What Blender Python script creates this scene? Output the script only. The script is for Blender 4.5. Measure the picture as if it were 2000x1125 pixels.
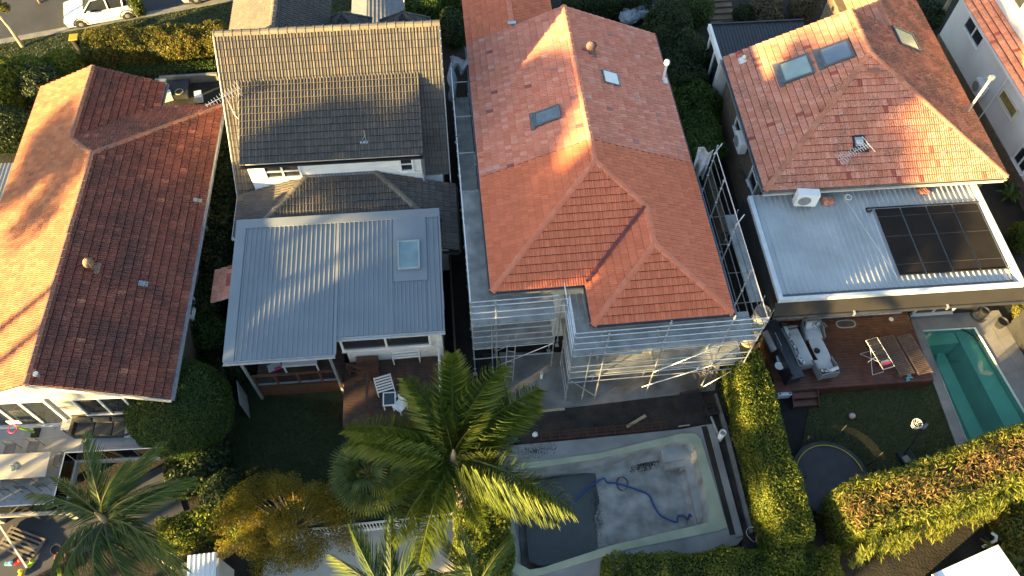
import bpy, bmesh, math, random
import numpy as np
from mathutils import Vector, Matrix, noise

for o in list(bpy.data.objects):
    bpy.data.objects.remove(o)
scene = bpy.context.scene
COL = scene.collection
R = math.radians
random.seed(11)
rng = np.random.default_rng(5)

# ------------------------------------------------------------------ camera
cam_d = bpy.data.cameras.new('camera')
cam = bpy.data.objects.new('camera', cam_d)
COL.objects.link(cam)
CAM = Vector((0, 0, 33))
cam.matrix_world = Matrix.Translation(CAM) @ Matrix.Rotation(R(31.98), 4, 'X') @ Matrix.Rotation(R(.9), 4, 'Z')
cam_d.sensor_width = 36
cam_d.lens = 36 * 1561 / 2000
cam_d.clip_start = .5
cam_d.clip_end = 900
scene.camera = cam

# ------------------------------------------------------------------ sky and sun
SUN_EL, SUN_TO = R(11.0), R(35.0)          # elevation; heading the light travels to, from +x
sd = Vector((math.cos(SUN_TO) * math.cos(SUN_EL), math.sin(SUN_TO) * math.cos(SUN_EL), -math.sin(SUN_EL)))
world = bpy.data.worlds.new('World')
scene.world = world
world.use_nodes = True
wn = world.node_tree
sky = wn.nodes.new('ShaderNodeTexSky')
sky.sky_type = 'NISHITA'
sky.sun_disc = False
sky.sun_elevation = SUN_EL
sky.sun_rotation = math.atan2(-sd.x, -sd.y)
sky.air_density = 1.0
sky.dust_density = .6
sky.ozone_density = 1.0
wn.links.new(sky.outputs[0], wn.nodes['Background'].inputs[0])
wn.nodes['Background'].inputs[1].default_value = .064
sun_d = bpy.data.lights.new('sun', 'SUN')
sun_d.energy = 5.0
sun_d.angle = R(.8)
sun_d.color = (1.0, .71, .28)
sun = bpy.data.objects.new('sun', sun_d)
COL.objects.link(sun)
sun.rotation_euler = sd.to_track_quat('-Z', 'Y').to_euler()
sun.location = (-30, -20, 40)
vs = scene.view_settings
vs.view_transform = 'Standard'
vs.look = 'None'
vs.exposure = 3.02
vs.gamma = 1
scene.render.engine = 'CYCLES'
scene.cycles.max_bounces = 6
scene.cycles.transparent_max_bounces = 8

# ------------------------------------------------------------------ materials
MATS = {}
def lin(c):
    if isinstance(c, str):
        c = [int(c[i:i + 2], 16) / 255 for i in (1, 3, 5)]
        c = [x / 12.92 if x <= .04045 else ((x + .055) / 1.055) ** 2.4 for x in c]
    return (c[0], c[1], c[2], 1)
def newmat(name):
    m = bpy.data.materials.new(name)
    m.use_nodes = True
    nt = m.node_tree
    return m, nt, nt.nodes, nt.links, nt.nodes['Principled BSDF']
def pm(name, c1, c2=None, rough=.75, metal=0, scale=3., detail=5, bump=0, bscale=30, spec=.4, trans=0, emit=None, lo=.35, hi=.65, coat=0):
    """plain procedural material: two colours mixed by noise, plus fine relief"""
    if name in MATS: return MATS[name]
    m, nt, N, L, b = newmat(name)
    c1 = lin(c1)
    c2 = lin(c2) if c2 else tuple(x * .72 for x in c1[:3]) + (1,)
    geo = N.new('ShaderNodeNewGeometry')
    no = N.new('ShaderNodeTexNoise'); no.inputs['Scale'].default_value = scale; no.inputs['Detail'].default_value = detail
    L.new(geo.outputs['Position'], no.inputs['Vector'])
    mr = N.new('ShaderNodeMapRange'); mr.inputs[1].default_value = lo; mr.inputs[2].default_value = hi
    L.new(no.outputs[0], mr.inputs[0])
    mx = N.new('ShaderNodeMix'); mx.data_type = 'RGBA'
    mx.inputs[6].default_value = c1; mx.inputs[7].default_value = c2
    L.new(mr.outputs[0], mx.inputs[0]); L.new(mx.outputs[2], b.inputs['Base Color'])
    b.inputs['Roughness'].default_value = rough
    b.inputs['Metallic'].default_value = metal
    b.inputs['Specular IOR Level'].default_value = spec
    if trans: b.inputs['Transmission Weight'].default_value = trans
    if coat: b.inputs['Coat Weight'].default_value = coat
    if bump:
        n2 = N.new('ShaderNodeTexNoise'); n2.inputs['Scale'].default_value = bscale; n2.inputs['Detail'].default_value = 4
        L.new(geo.outputs['Position'], n2.inputs['Vector'])
        bp = N.new('ShaderNodeBump'); bp.inputs['Strength'].default_value = bump; bp.inputs['Distance'].default_value = .05
        L.new(n2.outputs[0], bp.inputs['Height']); L.new(bp.outputs[0], b.inputs['Normal'])
    MATS[name] = m
    return m
def tintnode(N, L):
    """per-piece random: the face attribute 'tint' where it is >= 0, else the object's own random number"""
    at = N.new('ShaderNodeAttribute'); at.attribute_name = 'tint'
    oi = N.new('ShaderNodeObjectInfo')
    lt = N.new('ShaderNodeMath'); lt.operation = 'LESS_THAN'; lt.inputs[1].default_value = 0
    L.new(at.outputs['Fac'], lt.inputs[0])
    mx = N.new('ShaderNodeMix')
    L.new(lt.outputs[0], mx.inputs[0]); L.new(at.outputs['Fac'], mx.inputs[2]); L.new(oi.outputs['Random'], mx.inputs[3])
    return mx.outputs[0]
def tilemat(name, stops, grime, gcol, glo=.45, ghi=.7, gscale=1.2, rough=.8, streak=.5, fine=.5, spec=.3):
    """roof tile: colour by piece (ramp stops), weathering blotches and fine lichen speckle"""
    if name in MATS: return MATS[name]
    m, nt, N, L, b = newmat(name)
    t = tintnode(N, L)
    rp = N.new('ShaderNodeValToRGB'); el = rp.color_ramp.elements
    while len(el) < len(stops): el.new(.5)
    for e, (p, c) in zip(el, stops): e.position = p; e.color = lin(c)
    L.new(t, rp.inputs[0])
    geo = N.new('ShaderNodeNewGeometry')
    n1 = N.new('ShaderNodeTexNoise'); n1.inputs['Scale'].default_value = gscale; n1.inputs['Detail'].default_value = 6; n1.inputs['Roughness'].default_value = .65
    n2 = N.new('ShaderNodeTexNoise'); n2.inputs['Scale'].default_value = 14; n2.inputs['Detail'].default_value = 3
    for n in (n1, n2): L.new(geo.outputs['Position'], n.inputs['Vector'])
    ad = N.new('ShaderNodeMath'); ad.operation = 'MULTIPLY_ADD'; ad.inputs[1].default_value = fine
    L.new(n2.outputs[0], ad.inputs[0])
    sb = N.new('ShaderNodeMath'); sb.operation = 'SUBTRACT'; sb.inputs[1].default_value = fine * .5
    L.new(n1.outputs[0], sb.inputs[0]); L.new(sb.outputs[0], ad.inputs[2])
    mr = N.new('ShaderNodeMapRange'); mr.inputs[1].default_value = glo; mr.inputs[2].default_value = ghi; mr.inputs[4].default_value = grime
    L.new(ad.outputs[0], mr.inputs[0])
    mx = N.new('ShaderNodeMix'); mx.data_type = 'RGBA'; mx.inputs[7].default_value = lin(gcol)
    L.new(mr.outputs[0], mx.inputs[0]); L.new(rp.outputs[0], mx.inputs[6]); L.new(mx.outputs[2], b.inputs['Base Color'])
    b.inputs['Roughness'].default_value = rough
    b.inputs['Specular IOR Level'].default_value = spec
    MATS[name] = m
    return m
def leafmat(name, stops, trans=.35, nscale=.9, namp=.5):
    if name in MATS: return MATS[name]
    m, nt, N, L, b = newmat(name)
    N.remove(b)
    t = tintnode(N, L)
    geo = N.new('ShaderNodeNewGeometry')
    n1 = N.new('ShaderNodeTexNoise'); n1.inputs['Scale'].default_value = nscale; n1.inputs['Detail'].default_value = 3
    L.new(geo.outputs['Position'], n1.inputs['Vector'])
    a = N.new('ShaderNodeMath'); a.operation = 'MULTIPLY_ADD'; a.inputs[1].default_value = namp * 2; a.inputs[2].default_value = -namp
    L.new(n1.outputs[0], a.inputs[0])
    s = N.new('ShaderNodeMath'); s.operation = 'ADD'
    L.new(a.outputs[0], s.inputs[0]); L.new(t, s.inputs[1])
    rp = N.new('ShaderNodeValToRGB'); el = rp.color_ramp.elements
    while len(el) < len(stops): el.new(.5)
    for e, (p, c) in zip(el, stops): e.position = p; e.color = lin(c)
    L.new(s.outputs[0], rp.inputs[0])
    d = N.new('ShaderNodeBsdfPrincipled'); d.inputs['Roughness'].default_value = .55; d.inputs['Specular IOR Level'].default_value = .25
    tr = N.new('ShaderNodeBsdfTranslucent')
    hs = N.new('ShaderNodeHueSaturation'); hs.inputs['Value'].default_value = 1.3; hs.inputs['Saturation'].default_value = 1.1
    L.new(rp.outputs[0], d.inputs['Base Color']); L.new(rp.outputs[0], hs.inputs['Color']); L.new(hs.outputs[0], tr.inputs[0])
    mx = N.new('ShaderNodeMixShader'); mx.inputs[0].default_value = trans
    L.new(d.outputs[0], mx.inputs[1]); L.new(tr.outputs[0], mx.inputs[2])
    L.new(mx.outputs[0], N['Material Output'].inputs[0])
    MATS[name] = m
    return m
def seethrough(name, col, gloss=.06, rough=.05, bump=0, bscale=4, fac=None):
    """thin glass, netting or clear water: tinted transmission plus a reflecting top"""
    if name in MATS: return MATS[name]
    m, nt, N, L, b = newmat(name)
    N.remove(b)
    tr = N.new('ShaderNodeBsdfTransparent'); tr.inputs[0].default_value = lin(col)
    gl = N.new('ShaderNodeBsdfGlossy'); gl.inputs['Roughness'].default_value = rough
    lw = N.new('ShaderNodeFresnel'); lw.inputs[0].default_value = 1.33 if fac is None else 1.45
    if bump:
        geo = N.new('ShaderNodeNewGeometry')
        n2 = N.new('ShaderNodeTexNoise'); n2.inputs['Scale'].default_value = bscale
        L.new(geo.outputs['Position'], n2.inputs['Vector'])
        bp = N.new('ShaderNodeBump'); bp.inputs['Strength'].default_value = bump; bp.inputs['Distance'].default_value = .02
        L.new(n2.outputs[0], bp.inputs['Height']); L.new(bp.outputs[0], gl.inputs['Normal']); L.new(bp.outputs[0], lw.inputs['Normal'])
    ad = N.new('ShaderNodeMath'); ad.operation = 'ADD'; ad.inputs[1].default_value = gloss; ad.use_clamp = True
    L.new(lw.outputs[0], ad.inputs[0])
    mx = N.new('ShaderNodeMixShader')
    L.new(ad.outputs[0], mx.inputs[0]); L.new(tr.outputs[0], mx.inputs[1]); L.new(gl.outputs[0], mx.inputs[2])
    L.new(mx.outputs[0], N['Material Output'].inputs[0])
    MATS[name] = m
    return m

M_white = pm('white_paint', (.78, .77, .73), (.66, .65, .62), rough=.55, scale=.8)
M_render = pm('white_render', (.74, .73, .70), (.62, .61, .58), rough=.8, scale=.5, bump=.15, bscale=60)
M_cream = pm('cream_paint', (.66, .60, .48), (.60, .54, .43), rough=.6, scale=.7)
M_dark = pm('dark_paint', (.018, .018, .02), (.03, .03, .032), rough=.5, scale=2)
M_black = pm('black_rubber', (.012, .012, .013), (.02, .02, .02), rough=.8, scale=3)
M_galv = pm('galvanised_steel', (.62, .64, .66), (.46, .47, .48), rough=.38, metal=.75, scale=6, lo=.3, hi=.7)
M_galvplank = pm('galvanised_plank', (.36, .37, .35), (.22, .225, .215), rough=.65, metal=.15, scale=1.6, detail=9)
M_gutter = pm('gutter_steel', (.24, .26, .28), (.18, .19, .20), rough=.45, metal=.3, scale=2)
M_soffit = pm('painted_timber', (.55, .54, .50), (.48, .47, .44), rough=.7)
M_glass = pm('window_glass', (.018, .022, .026), (.03, .034, .04), rough=.06, spec=.8, scale=.6)
M_skyglass = pm('skylight_glass', (.16, .21, .24), (.12, .16, .19), rough=.08, spec=.9, scale=1.2)
M_concrete = pm('raw_concrete', (.27, .265, .25), (.15, .145, .135), rough=.9, scale=.8, detail=9, bump=.25, bscale=40, lo=.3, hi=.75)
M_timber = pm('timber_brown', (.13, .06, .035), (.085, .04, .025), rough=.6, scale=5)
M_deck = pm('deck_board', (.125, .046, .027), (.075, .030, .019), rough=.45, scale=3, detail=6)
M_deck2 = pm('worn_deck_board', (.075, .042, .030), (.045, .026, .019), rough=.6, scale=3, detail=6)
M_pine = pm('pine_board', (.44, .33, .21), (.34, .25, .16), rough=.7, scale=6)
M_bark = pm('bark', (.16, .12, .085), (.08, .06, .045), rough=.9, scale=6, bump=.4)
M_palmbark = pm('palm_bark', (.24, .20, .15), (.15, .12, .09), rough=.9, scale=9, bump=.4)
M_core = pm('dark_core', (.022, .026, .012), (.012, .014, .008), rough=.95, scale=5)  # colour of the dark solid core added inside shrubs and hedges

# ------------------------------------------------------------------ object helpers
def link(o, parent=None):
    COL.objects.link(o)
    if parent is not None: o.parent = parent
    return o
def tag(o, label=None, cat=None, group=None, kind=None):
    if label: o['label'] = label
    if cat: o['category'] = cat
    if group: o['group'] = group
    if kind: o['kind'] = kind
    return o
def thing(name, label, cat, loc=(0, 0, 0), yaw=0, group=None):
    o = bpy.data.objects.new(name, None)
    o.empty_display_size = .3
    link(o)
    o.location = loc
    o.rotation_euler = (0, 0, R(yaw))
    return tag(o, label, cat, group)
def inst(name, me, parent, mat=None):
    o = bpy.data.objects.new(name, me)
    link(o, parent)
    if mat is not None: o.matrix_basis = mat
    return o
def copy_tree(src, loc=None, yaw=None, label=None, parent=None):
    c = src.copy(); COL.objects.link(c)
    if parent is not None: c.parent = parent
    if loc is not None: c.location = loc
    if yaw is not None: c.rotation_euler = (0, 0, R(yaw))
    if label: c['label'] = label
    for ch in src.children: copy_tree(ch, parent=c)
    return c
def frame3(o, x, y, z):
    m = Matrix.Identity(4)
    for i, v in enumerate((x, y, z)):
        v = Vector(v)
        for k in range(3): m[k][i] = v[k]
    for k in range(3): m[k][3] = o[k]
    return m
class Fr:
    """a house's own axes: x along the street side, y away from the camera"""
    def __init__(s, o, yaw):
        s.o = o; s.yaw = yaw; a = R(yaw); s.c = math.cos(a); s.s = math.sin(a)
    def w(s, x, y, z=0): return Vector((s.o[0] + x * s.c - y * s.s, s.o[1] + x * s.s + y * s.c, z))
    def l(s, p):
        dx, dy = p[0] - s.o[0], p[1] - s.o[1]
        return Vector((dx * s.c + dy * s.s, -dx * s.s + dy * s.c, p[2]))
class MB:
    def __init__(s): s.v = []; s.f = []; s.m = []; s.cur = 0
    def add(s, vs, fs):
        n = len(s.v); s.v += [tuple(v) for v in vs]; s.f += [tuple(i + n for i in f) for f in fs]; s.m += [s.cur] * len(fs); return s
    def box(s, x0, x1, y0, y1, z0, z1):
        return s.add([(x0, y0, z0), (x1, y0, z0), (x1, y1, z0), (x0, y1, z0), (x0, y0, z1), (x1, y0, z1), (x1, y1, z1), (x0, y1, z1)],
                     [(0, 3, 2, 1), (4, 5, 6, 7), (0, 1, 5, 4), (1, 2, 6, 5), (2, 3, 7, 6), (3, 0, 4, 7)])
    def cbox(s, c, w, d, h): return s.box(c[0] - w / 2, c[0] + w / 2, c[1] - d / 2, c[1] + d / 2, c[2], c[2] + h)
    def obox(s, c, ax, ay, az):
        c, ax, ay, az = Vector(c), Vector(ax), Vector(ay), Vector(az)
        q = [c + i * ax + j * ay + k * az for k in (-1, 1) for i, j in ((-1, -1), (1, -1), (1, 1), (-1, 1))]
        return s.add(q, [(0, 3, 2, 1), (4, 5, 6, 7), (0, 1, 5, 4), (1, 2, 6, 5), (2, 3, 7, 6), (3, 0, 4, 7)])
    def bar(s, p, q, w, h, up=(0, 0, 1)):
        p, q = Vector(p), Vector(q); d = (q - p).normalized(); sd_ = d.cross(Vector(up))
        if sd_.length < 1e-4: sd_ = d.cross(Vector((1, 0, 0)))
        sd_.normalize(); u = sd_.cross(d)
        return s.obox((p + q) / 2, (q - p) / 2, sd_ * w / 2, u * h / 2)
    def tube(s, p, q, r, n=8, r2=None, cap=True):
        p, q = Vector(p), Vector(q); r2 = r if r2 is None else r2
        d = (q - p).normalized(); a = d.orthogonal().normalized(); b = d.cross(a)
        vs = []
        for c, rr in ((p, r), (q, r2)):
            for i in range(n):
                t = 2 * math.pi * i / n; vs.append(c + (a * math.cos(t) + b * math.sin(t)) * rr)
        fs = [(i, (i + 1) % n, n + (i + 1) % n, n + i) for i in range(n)]
        if cap: fs += [tuple(range(n))[::-1], tuple(range(n, 2 * n))]
        return s.add(vs, fs)
    def path(s, pts, r, n=6, r2=None, closed=False):
        pts = [Vector(p) for p in pts]; k = len(pts); vs = []; a = None
        for i, p in enumerate(pts):
            if closed: d = pts[(i + 1) % k] - pts[i - 1]
            else: d = pts[min(i + 1, k - 1)] - pts[max(i - 1, 0)]
            d.normalize()
            a = d.orthogonal() if a is None else a - d * a.dot(d)
            a.normalize(); b = d.cross(a)
            rr = r if r2 is None else r + (r2 - r) * i / (k - 1)
            for j in range(n):
                t = 2 * math.pi * j / n; vs.append(p + (a * math.cos(t) + b * math.sin(t)) * rr)
        fs = []
        for i in range(k if closed else k - 1):
            i2 = (i + 1) % k
            for j in range(n): fs.append((i * n + j, i * n + (j + 1) % n, i2 * n + (j + 1) % n, i2 * n + j))
        if not closed: fs += [tuple(range(n))[::-1], tuple((k - 1) * n + j for j in range(n))]
        return s.add(vs, fs)
    def prism(s, poly, z0, z1):
        n = len(poly)
        return s.add([(p[0], p[1], z0) for p in poly] + [(p[0], p[1], z1) for p in poly],
                     [tuple(range(n))[::-1], tuple(range(n, 2 * n))] + [(i, (i + 1) % n, n + (i + 1) % n, n + i) for i in range(n)])
    def slab(s, pts, th):
        """planar polygon given thickness straight down"""
        n = len(pts)
        return s.add([tuple(p) for p in pts] + [(p[0], p[1], p[2] - th) for p in pts],
                     [tuple(range(n)), tuple(range(n, 2 * n))[::-1]] + [(i, n + i, n + (i + 1) % n, (i + 1) % n) for i in range(n)])
    def lathe(s, prof, c=(0, 0, 0), n=16):
        vs = []; k = len(prof)
        for r, z in prof:
            for j in range(n):
                t = 2 * math.pi * j / n; vs.append((c[0] + r * math.cos(t), c[1] + r * math.sin(t), c[2] + z))
        fs = [(i * n + j, i * n + (j + 1) % n, (i + 1) * n + (j + 1) % n, (i + 1) * n + j) for i in range(k - 1) for j in range(n)]
        if prof[0][0] > 1e-4: fs.append(tuple(range(n))[::-1])
        if prof[-1][0] > 1e-4: fs.append(tuple((k - 1) * n + j for j in range(n)))
        return s.add(vs, fs)
    def mesh(s, name, mats, smooth=False, bevel=0):
        me = bpy.data.meshes.new(name)
        me.from_pydata(s.v, [], s.f)
        for m in (mats if isinstance(mats, (list, tuple)) else [mats]): me.materials.append(m)
        if isinstance(mats, (list, tuple)): me.polygons.foreach_set('material_index', s.m)
        bm = bmesh.new(); bm.from_mesh(me)
        bmesh.ops.recalc_face_normals(bm, faces=bm.faces)
        if bevel: bmesh.ops.bevel(bm, geom=bm.edges[:], offset=bevel, segments=2, affect='EDGES', profile=.6)
        bm.to_mesh(me); bm.free()
        if smooth:
            me.polygons.foreach_set('use_smooth', [True] * len(me.polygons))
            try: me.set_sharp_from_angle(angle=R(40))
            except Exception: pass
        me.update()
        return me
    def build(s, name, mats, parent=None, smooth=False, bevel=0):
        return link(bpy.data.objects.new(name, s.mesh(name, mats, smooth, bevel)), parent)
def struct(o): o['kind'] = 'structure'; return o

_unit = {}
def unit_tube(mat, n=8):
    k = (mat.name, n)
    if k not in _unit: _unit[k] = MB().tube((0, 0, 0), (0, 0, 1), 1, n).mesh('tube', mat, smooth=True)
    return _unit[k]
def rod(name, p, q, r, mat, parent, n=8):
    """one straight tube as an object sharing the unit tube mesh"""
    p, q = Vector(p), Vector(q); d = q - p
    o = inst(name, unit_tube(mat, n), parent)
    o.matrix_basis = Matrix.Translation(p) @ d.to_track_quat('Z', 'Y').to_matrix().to_4x4() @ Matrix.Diagonal((r, r, d.length, 1))
    return o
def unit_box(mat):
    k = (mat.name, 'b')
    if k not in _unit: _unit[k] = MB().box(-.5, .5, -.5, .5, 0, 1).mesh('block', mat)
    return _unit[k]
def block(name, c, dims, mat, parent, rotz=0):
    o = inst(name, unit_box(mat), parent)
    o.matrix_basis = Matrix.Translation(c) @ Matrix.Rotation(rotz, 4, 'Z') @ Matrix.Diagonal((dims[0], dims[1], dims[2], 1))
    return o
def window(parent, c, rx, w, h, fmat=None, cols=1, rows=1, fw=.07, name='window', glass=None, out=None):
    """framed window on a wall: c = centre on the wall face, rx = unit vector along the wall; panes are its children"""
    fmat = fmat or M_white; glass = glass or M_glass
    c, rx = Vector(c), Vector(rx).normalized(); up = Vector((0, 0, 1)); nn = Vector(out) if out else rx.cross(up)
    mb = MB()
    for i in (-1, 1): mb.obox(c + rx * i * (w / 2) + nn * .045, rx * fw / 2, up * (h / 2 + fw / 2), nn * .05)
    for i in (-1, 1): mb.obox(c + up * i * (h / 2) + nn * .047, rx * (w / 2 - fw / 2), up * fw / 2, nn * .05)
    for k in range(1, cols): mb.obox(c + rx * (-w / 2 + w * k / cols) + nn * .04, rx * fw / 2, up * (h / 2 - fw / 2), nn * .04)
    for k in range(1, rows): mb.obox(c + up * (-h / 2 + h * k / rows) + nn * .035, rx * (w / 2 - fw / 2), up * fw * .4, nn * .03)
    fo = mb.build(name, fmat, parent)
    for i in range(cols):
        for j in range(rows):
            cc = c + rx * (-w / 2 + w * (i + .5) / cols) + up * (-h / 2 + h * (j + .5) / rows) + nn * .015
            MB().obox(cc, rx * (w / cols / 2 - .01), up * (h / rows / 2 - .01), nn * .012).build('pane', glass, fo)
    MB().obox(c - up * (h / 2 + fw / 2 + .025) + nn * .07, rx * (w / 2 + .08), up * .024, nn * .07).build('sill', fmat, fo)
    return fo

# ------------------------------------------------------------------ roof tiles
class Tiles:
    """lays interlocking tiles over the planes of one roof; the 300 that show largest become objects, the rest one part"""
    FR = (0, .06, .18, .28, .45, .53, .65, .75, .94, 1)
    def __init__(s, root, fr, W, G, roll=.017, th=.056, nmax=300):
        s.root, s.fr, s.W, s.G, s.th = root, fr, W, G, th
        s.HT = (-.014, roll, roll, 0, 0, roll, roll, 0, 0, -.014)
        s.cand = []; s.V = []; s.Fc = []; s.T = []; s.MI = []; s.nv = 0; s.mats = []; s.nmax = nmax; s.under = MB()
    def tile_verts(s):
        W, G, th = s.W, s.G, s.th
        a = [(f * W, 0, 0) for f in s.FR]
        b = [(f * W, -.004, th + h) for f, h in zip(s.FR, s.HT)]
        c = [(f * W, G - .024, h + .002) for f, h in zip(s.FR, s.HT)]
        k = len(s.FR); F = []
        for i in range(k - 1):
            F.append((i, i + 1, k + i + 1, k + i)); F.append((k + i, k + i + 1, 2 * k + i + 1, 2 * k + i))
        return np.array(a + b + c), np.array(F)
    def plane(s, poly, mat, org=None, off=0., stag=0., tilt=.004):
        poly = [Vector(p) for p in poly]
        n = Vector((0, 0, 0))
        for i in range(len(poly)): n += (poly[i] - poly[0]).cross(poly[(i + 1) % len(poly)] - poly[0])
        n.normalize()
        if n.z < 0: n = -n; poly = poly[::-1]
        up = (Vector((0, 0, 1)) - n * n.z).normalized(); u = up.cross(n).normalized()
        o = Vector(org) if org else min(poly, key=lambda p: p.z)
        o = o + n * off
        P2 = [((p - o).dot(u), (p - o).dot(up)) for p in poly]
        s.under.add([p + n * (off - .03) for p in poly] + [p + n * (off - .05) for p in poly], [tuple(range(len(poly))), tuple(range(len(poly), 2 * len(poly)))[::-1]])
        if mat not in s.mats: s.mats.append(mat)
        mi = s.mats.index(mat)
        tv, tf = s.tile_verts(); W, G = s.W, s.G
        E = []
        k = len(P2)
        for i in range(k):
            (x0, y0), (x1, y1) = P2[i], P2[(i + 1) % k]
            ex, ey = x1 - x0, y1 - y0; l = math.hypot(ex, ey)
            if l > 1e-5: E.append((x0, y0, -ey / l, ex / l))       # inward normal for ccw
        area = sum(P2[i][0] * P2[(i + 1) % k][1] - P2[(i + 1) % k][0] * P2[i][1] for i in range(k))
        if area < 0: E = [(a, b, -c, -d) for a, b, c, d in E]
        x0 = min(p[0] for p in P2); x1 = max(p[0] for p in P2); y0 = min(p[1] for p in P2); y1 = max(p[1] for p in P2)
        Mx = np.array([[u.x, up.x, n.x], [u.y, up.y, n.y], [u.z, up.z, n.z]]); oo = np.array(o)
        bv = []; bf = []; bt = []
        for j in range(math.floor(y0 / G + .001), math.ceil(y1 / G)):
            sh = (stag * W if j % 2 else 0)
            for i in range(math.floor((x0 - sh) / W), math.ceil((x1 - sh) / W)):
                a, b = i * W + sh, j * G
                cs = [(a, b), (a + W, b), (a + W, b + G), (a, b + G)]
                d = [[(cx - e[0]) * e[2] + (cy - e[1]) * e[3] for e in E] for cx, cy in cs]
                if any(all(d[q][r] <= .005 for q in range(4)) for r in range(len(E))): continue
                inside = all(v >= -.01 for r in d for v in r)
                jx, jt, jz = random.uniform(-.003, .003), random.gauss(0, tilt), random.uniform(0, .006)
                loc = tv.copy()
                loc[:, 2] += loc[:, 0] * jt + jz
                loc = loc + np.array((a + jx, b, 0))
                if inside:
                    base = o + u * (a + jx) + up * b + n * jz
                    cw = s.fr.w(base.x, base.y, base.z); vd = (CAM - cw); nw = Vector((n.x * s.fr.c - n.y * s.fr.s, n.x * s.fr.s + n.y * s.fr.c, n.z))
                    ar = vd.normalized().dot(nw) / vd.length_squared
                    s.cand.append((ar, base, u, up, n, jt, loc @ Mx.T + oo, mi))
                else:
                    q = len(bv); bv += [tuple(v) for v in loc]; bf += [tuple(int(t) + q for t in f) for f in tf]; bt += [random.random()] * len(tf)
        if bv:
            me = bpy.data.meshes.new('t'); me.from_pydata(bv, [], bf)
            bm = bmesh.new(); bm.from_mesh(me); bpy.data.meshes.remove(me)
            ly = bm.faces.layers.float.new('tint')
            for f, t in zip(bm.faces, bt): f[ly] = t
            for ex, ey, nx, ny in E:
                bmesh.ops.bisect_plane(bm, geom=bm.verts[:] + bm.edges[:] + bm.faces[:], plane_co=(ex, ey, 0), plane_no=(-nx, -ny, 0), clear_outer=True)
            bm.verts.index_update()
            vv = np.array([v.co for v in bm.verts]).reshape(-1, 3)
            if len(vv):
                s.V.append(vv @ Mx.T + oo)
                for f in bm.faces:
                    s.Fc.append([v.index + s.nv for v in f.verts]); s.T.append(f[ly]); s.MI.append(mi)
                s.nv += len(vv)
            bm.free()
    def finish(s, tilename='tile', restname='roof_tiles'):
        s.cand.sort(key=lambda c: -c[0])
        tv, tf = s.tile_verts(); shared = {}
        for k, (ar, base, u, up, n, jt, V, mi) in enumerate(s.cand):
            if k < s.nmax:
                if mi not in shared:
                    me = bpy.data.meshes.new('tile'); me.from_pydata([tuple(v) for v in tv], [], [tuple(map(int, f)) for f in tf]); me.materials.append(s.mats[mi])
                    at = me.attributes.new('tint', 'FLOAT', 'FACE'); at.data.foreach_set('value', [-1.] * len(tf)); shared[mi] = me
                nn = (n - u * jt).normalized(); uu = up.cross(nn)
                inst(tilename, shared[mi], s.root, frame3(base, uu, up, nn))
            else:
                s.V.append(V); s.Fc += (tf + s.nv).tolist(); t = random.random(); s.T += [t] * len(tf); s.MI += [mi] * len(tf); s.nv += len(V)
        s.under.build('roof_underlay', pm('sarking', (.035, .03, .027), (.025, .022, .02), rough=.95), s.root)
        if not s.V: return
        me = bpy.data.meshes.new(restname)
        me.from_pydata(np.concatenate(s.V).tolist(), [], s.Fc)
        at = me.attributes.new('tint', 'FLOAT', 'FACE'); at.data.foreach_set('value', s.T)
        for m in s.mats: me.materials.append(m)
        me.polygons.foreach_set('material_index', s.MI)
        tag(inst(restname, me, s.root), kind='stuff')
_cap = {}
def cap_mesh(L_, r, mat):
    k = (round(L_, 3), r, mat.name)
    if k in _cap: return _cap[k]
    n = 7; mb = MB(); vs = []
    for x, rr in ((0, r * 1.12), (.05, r * 1.12), (.055, r), (L_ + .03, r * .94)):
        for i in range(n):
            t = math.pi * (-.08 + 1.16 * i / (n - 1)); vs.append((x, math.cos(t) * rr * 1.15, math.sin(t) * rr * .85 - .02))
    fs = [(a * n + i, a * n + i + 1, (a + 1) * n + i + 1, (a + 1) * n + i) for a in range(3) for i in range(n - 1)]
    fs.append(tuple(range(n)))
    mb.add(vs, fs)
    me = mb.mesh('ridge_cap', mat)
    at = me.attributes.new('tint', 'FLOAT', 'FACE'); at.data.foreach_set('value', [-1.] * len(me.polygons))
    _cap[k] = me
    return me
def ridge(root, a, b, mat, r=.115, L_=.4, lift=.05):
    """a row of overlapping ridge or hip caps from a (low end) to b"""
    a, b = Vector(a), Vector(b); d = b - a; n = max(1, round(d.length / L_)); step = d.length / n; d.normalize()
    y = Vector((0, 0, 1)).cross(d).normalized(); z = d.cross(y)
    me = cap_mesh(step, r, mat)
    for i in range(n):
        jj = random.uniform(-.008, .008)
        inst('ridge_cap', me, root, frame3(a + d * (i * step) + Vector((0, 0, lift + jj)) + y * jj, d, y, z))
def gutter(root, a, b, mat=None, w=.12, h=.1, drop=.06, name='gutter', out=None):
    """a quad gutter along an eave, open at the top"""
    a, b = Vector(a), Vector(b); d = (b - a).normalized(); y = Vector(out).normalized() if out else d.cross(Vector((0, 0, 1)))
    mb = MB(); z0 = Vector((0, 0, -drop)); up = Vector((0, 0, 1)); mid = (a + b) / 2 + z0; hl = (b - a).length / 2
    mb.obox(mid + y * (w / 2) - up * h / 2, d * hl, y * (w / 2), up * .006)
    mb.obox(mid + y * w, d * (hl - .002), y * .006, up * (h / 2))
    mb.obox(mid + y * .002, d * (hl - .002), y * .006, up * (h / 2))
    return mb.build(name, mat or M_gutter, root)

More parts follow.
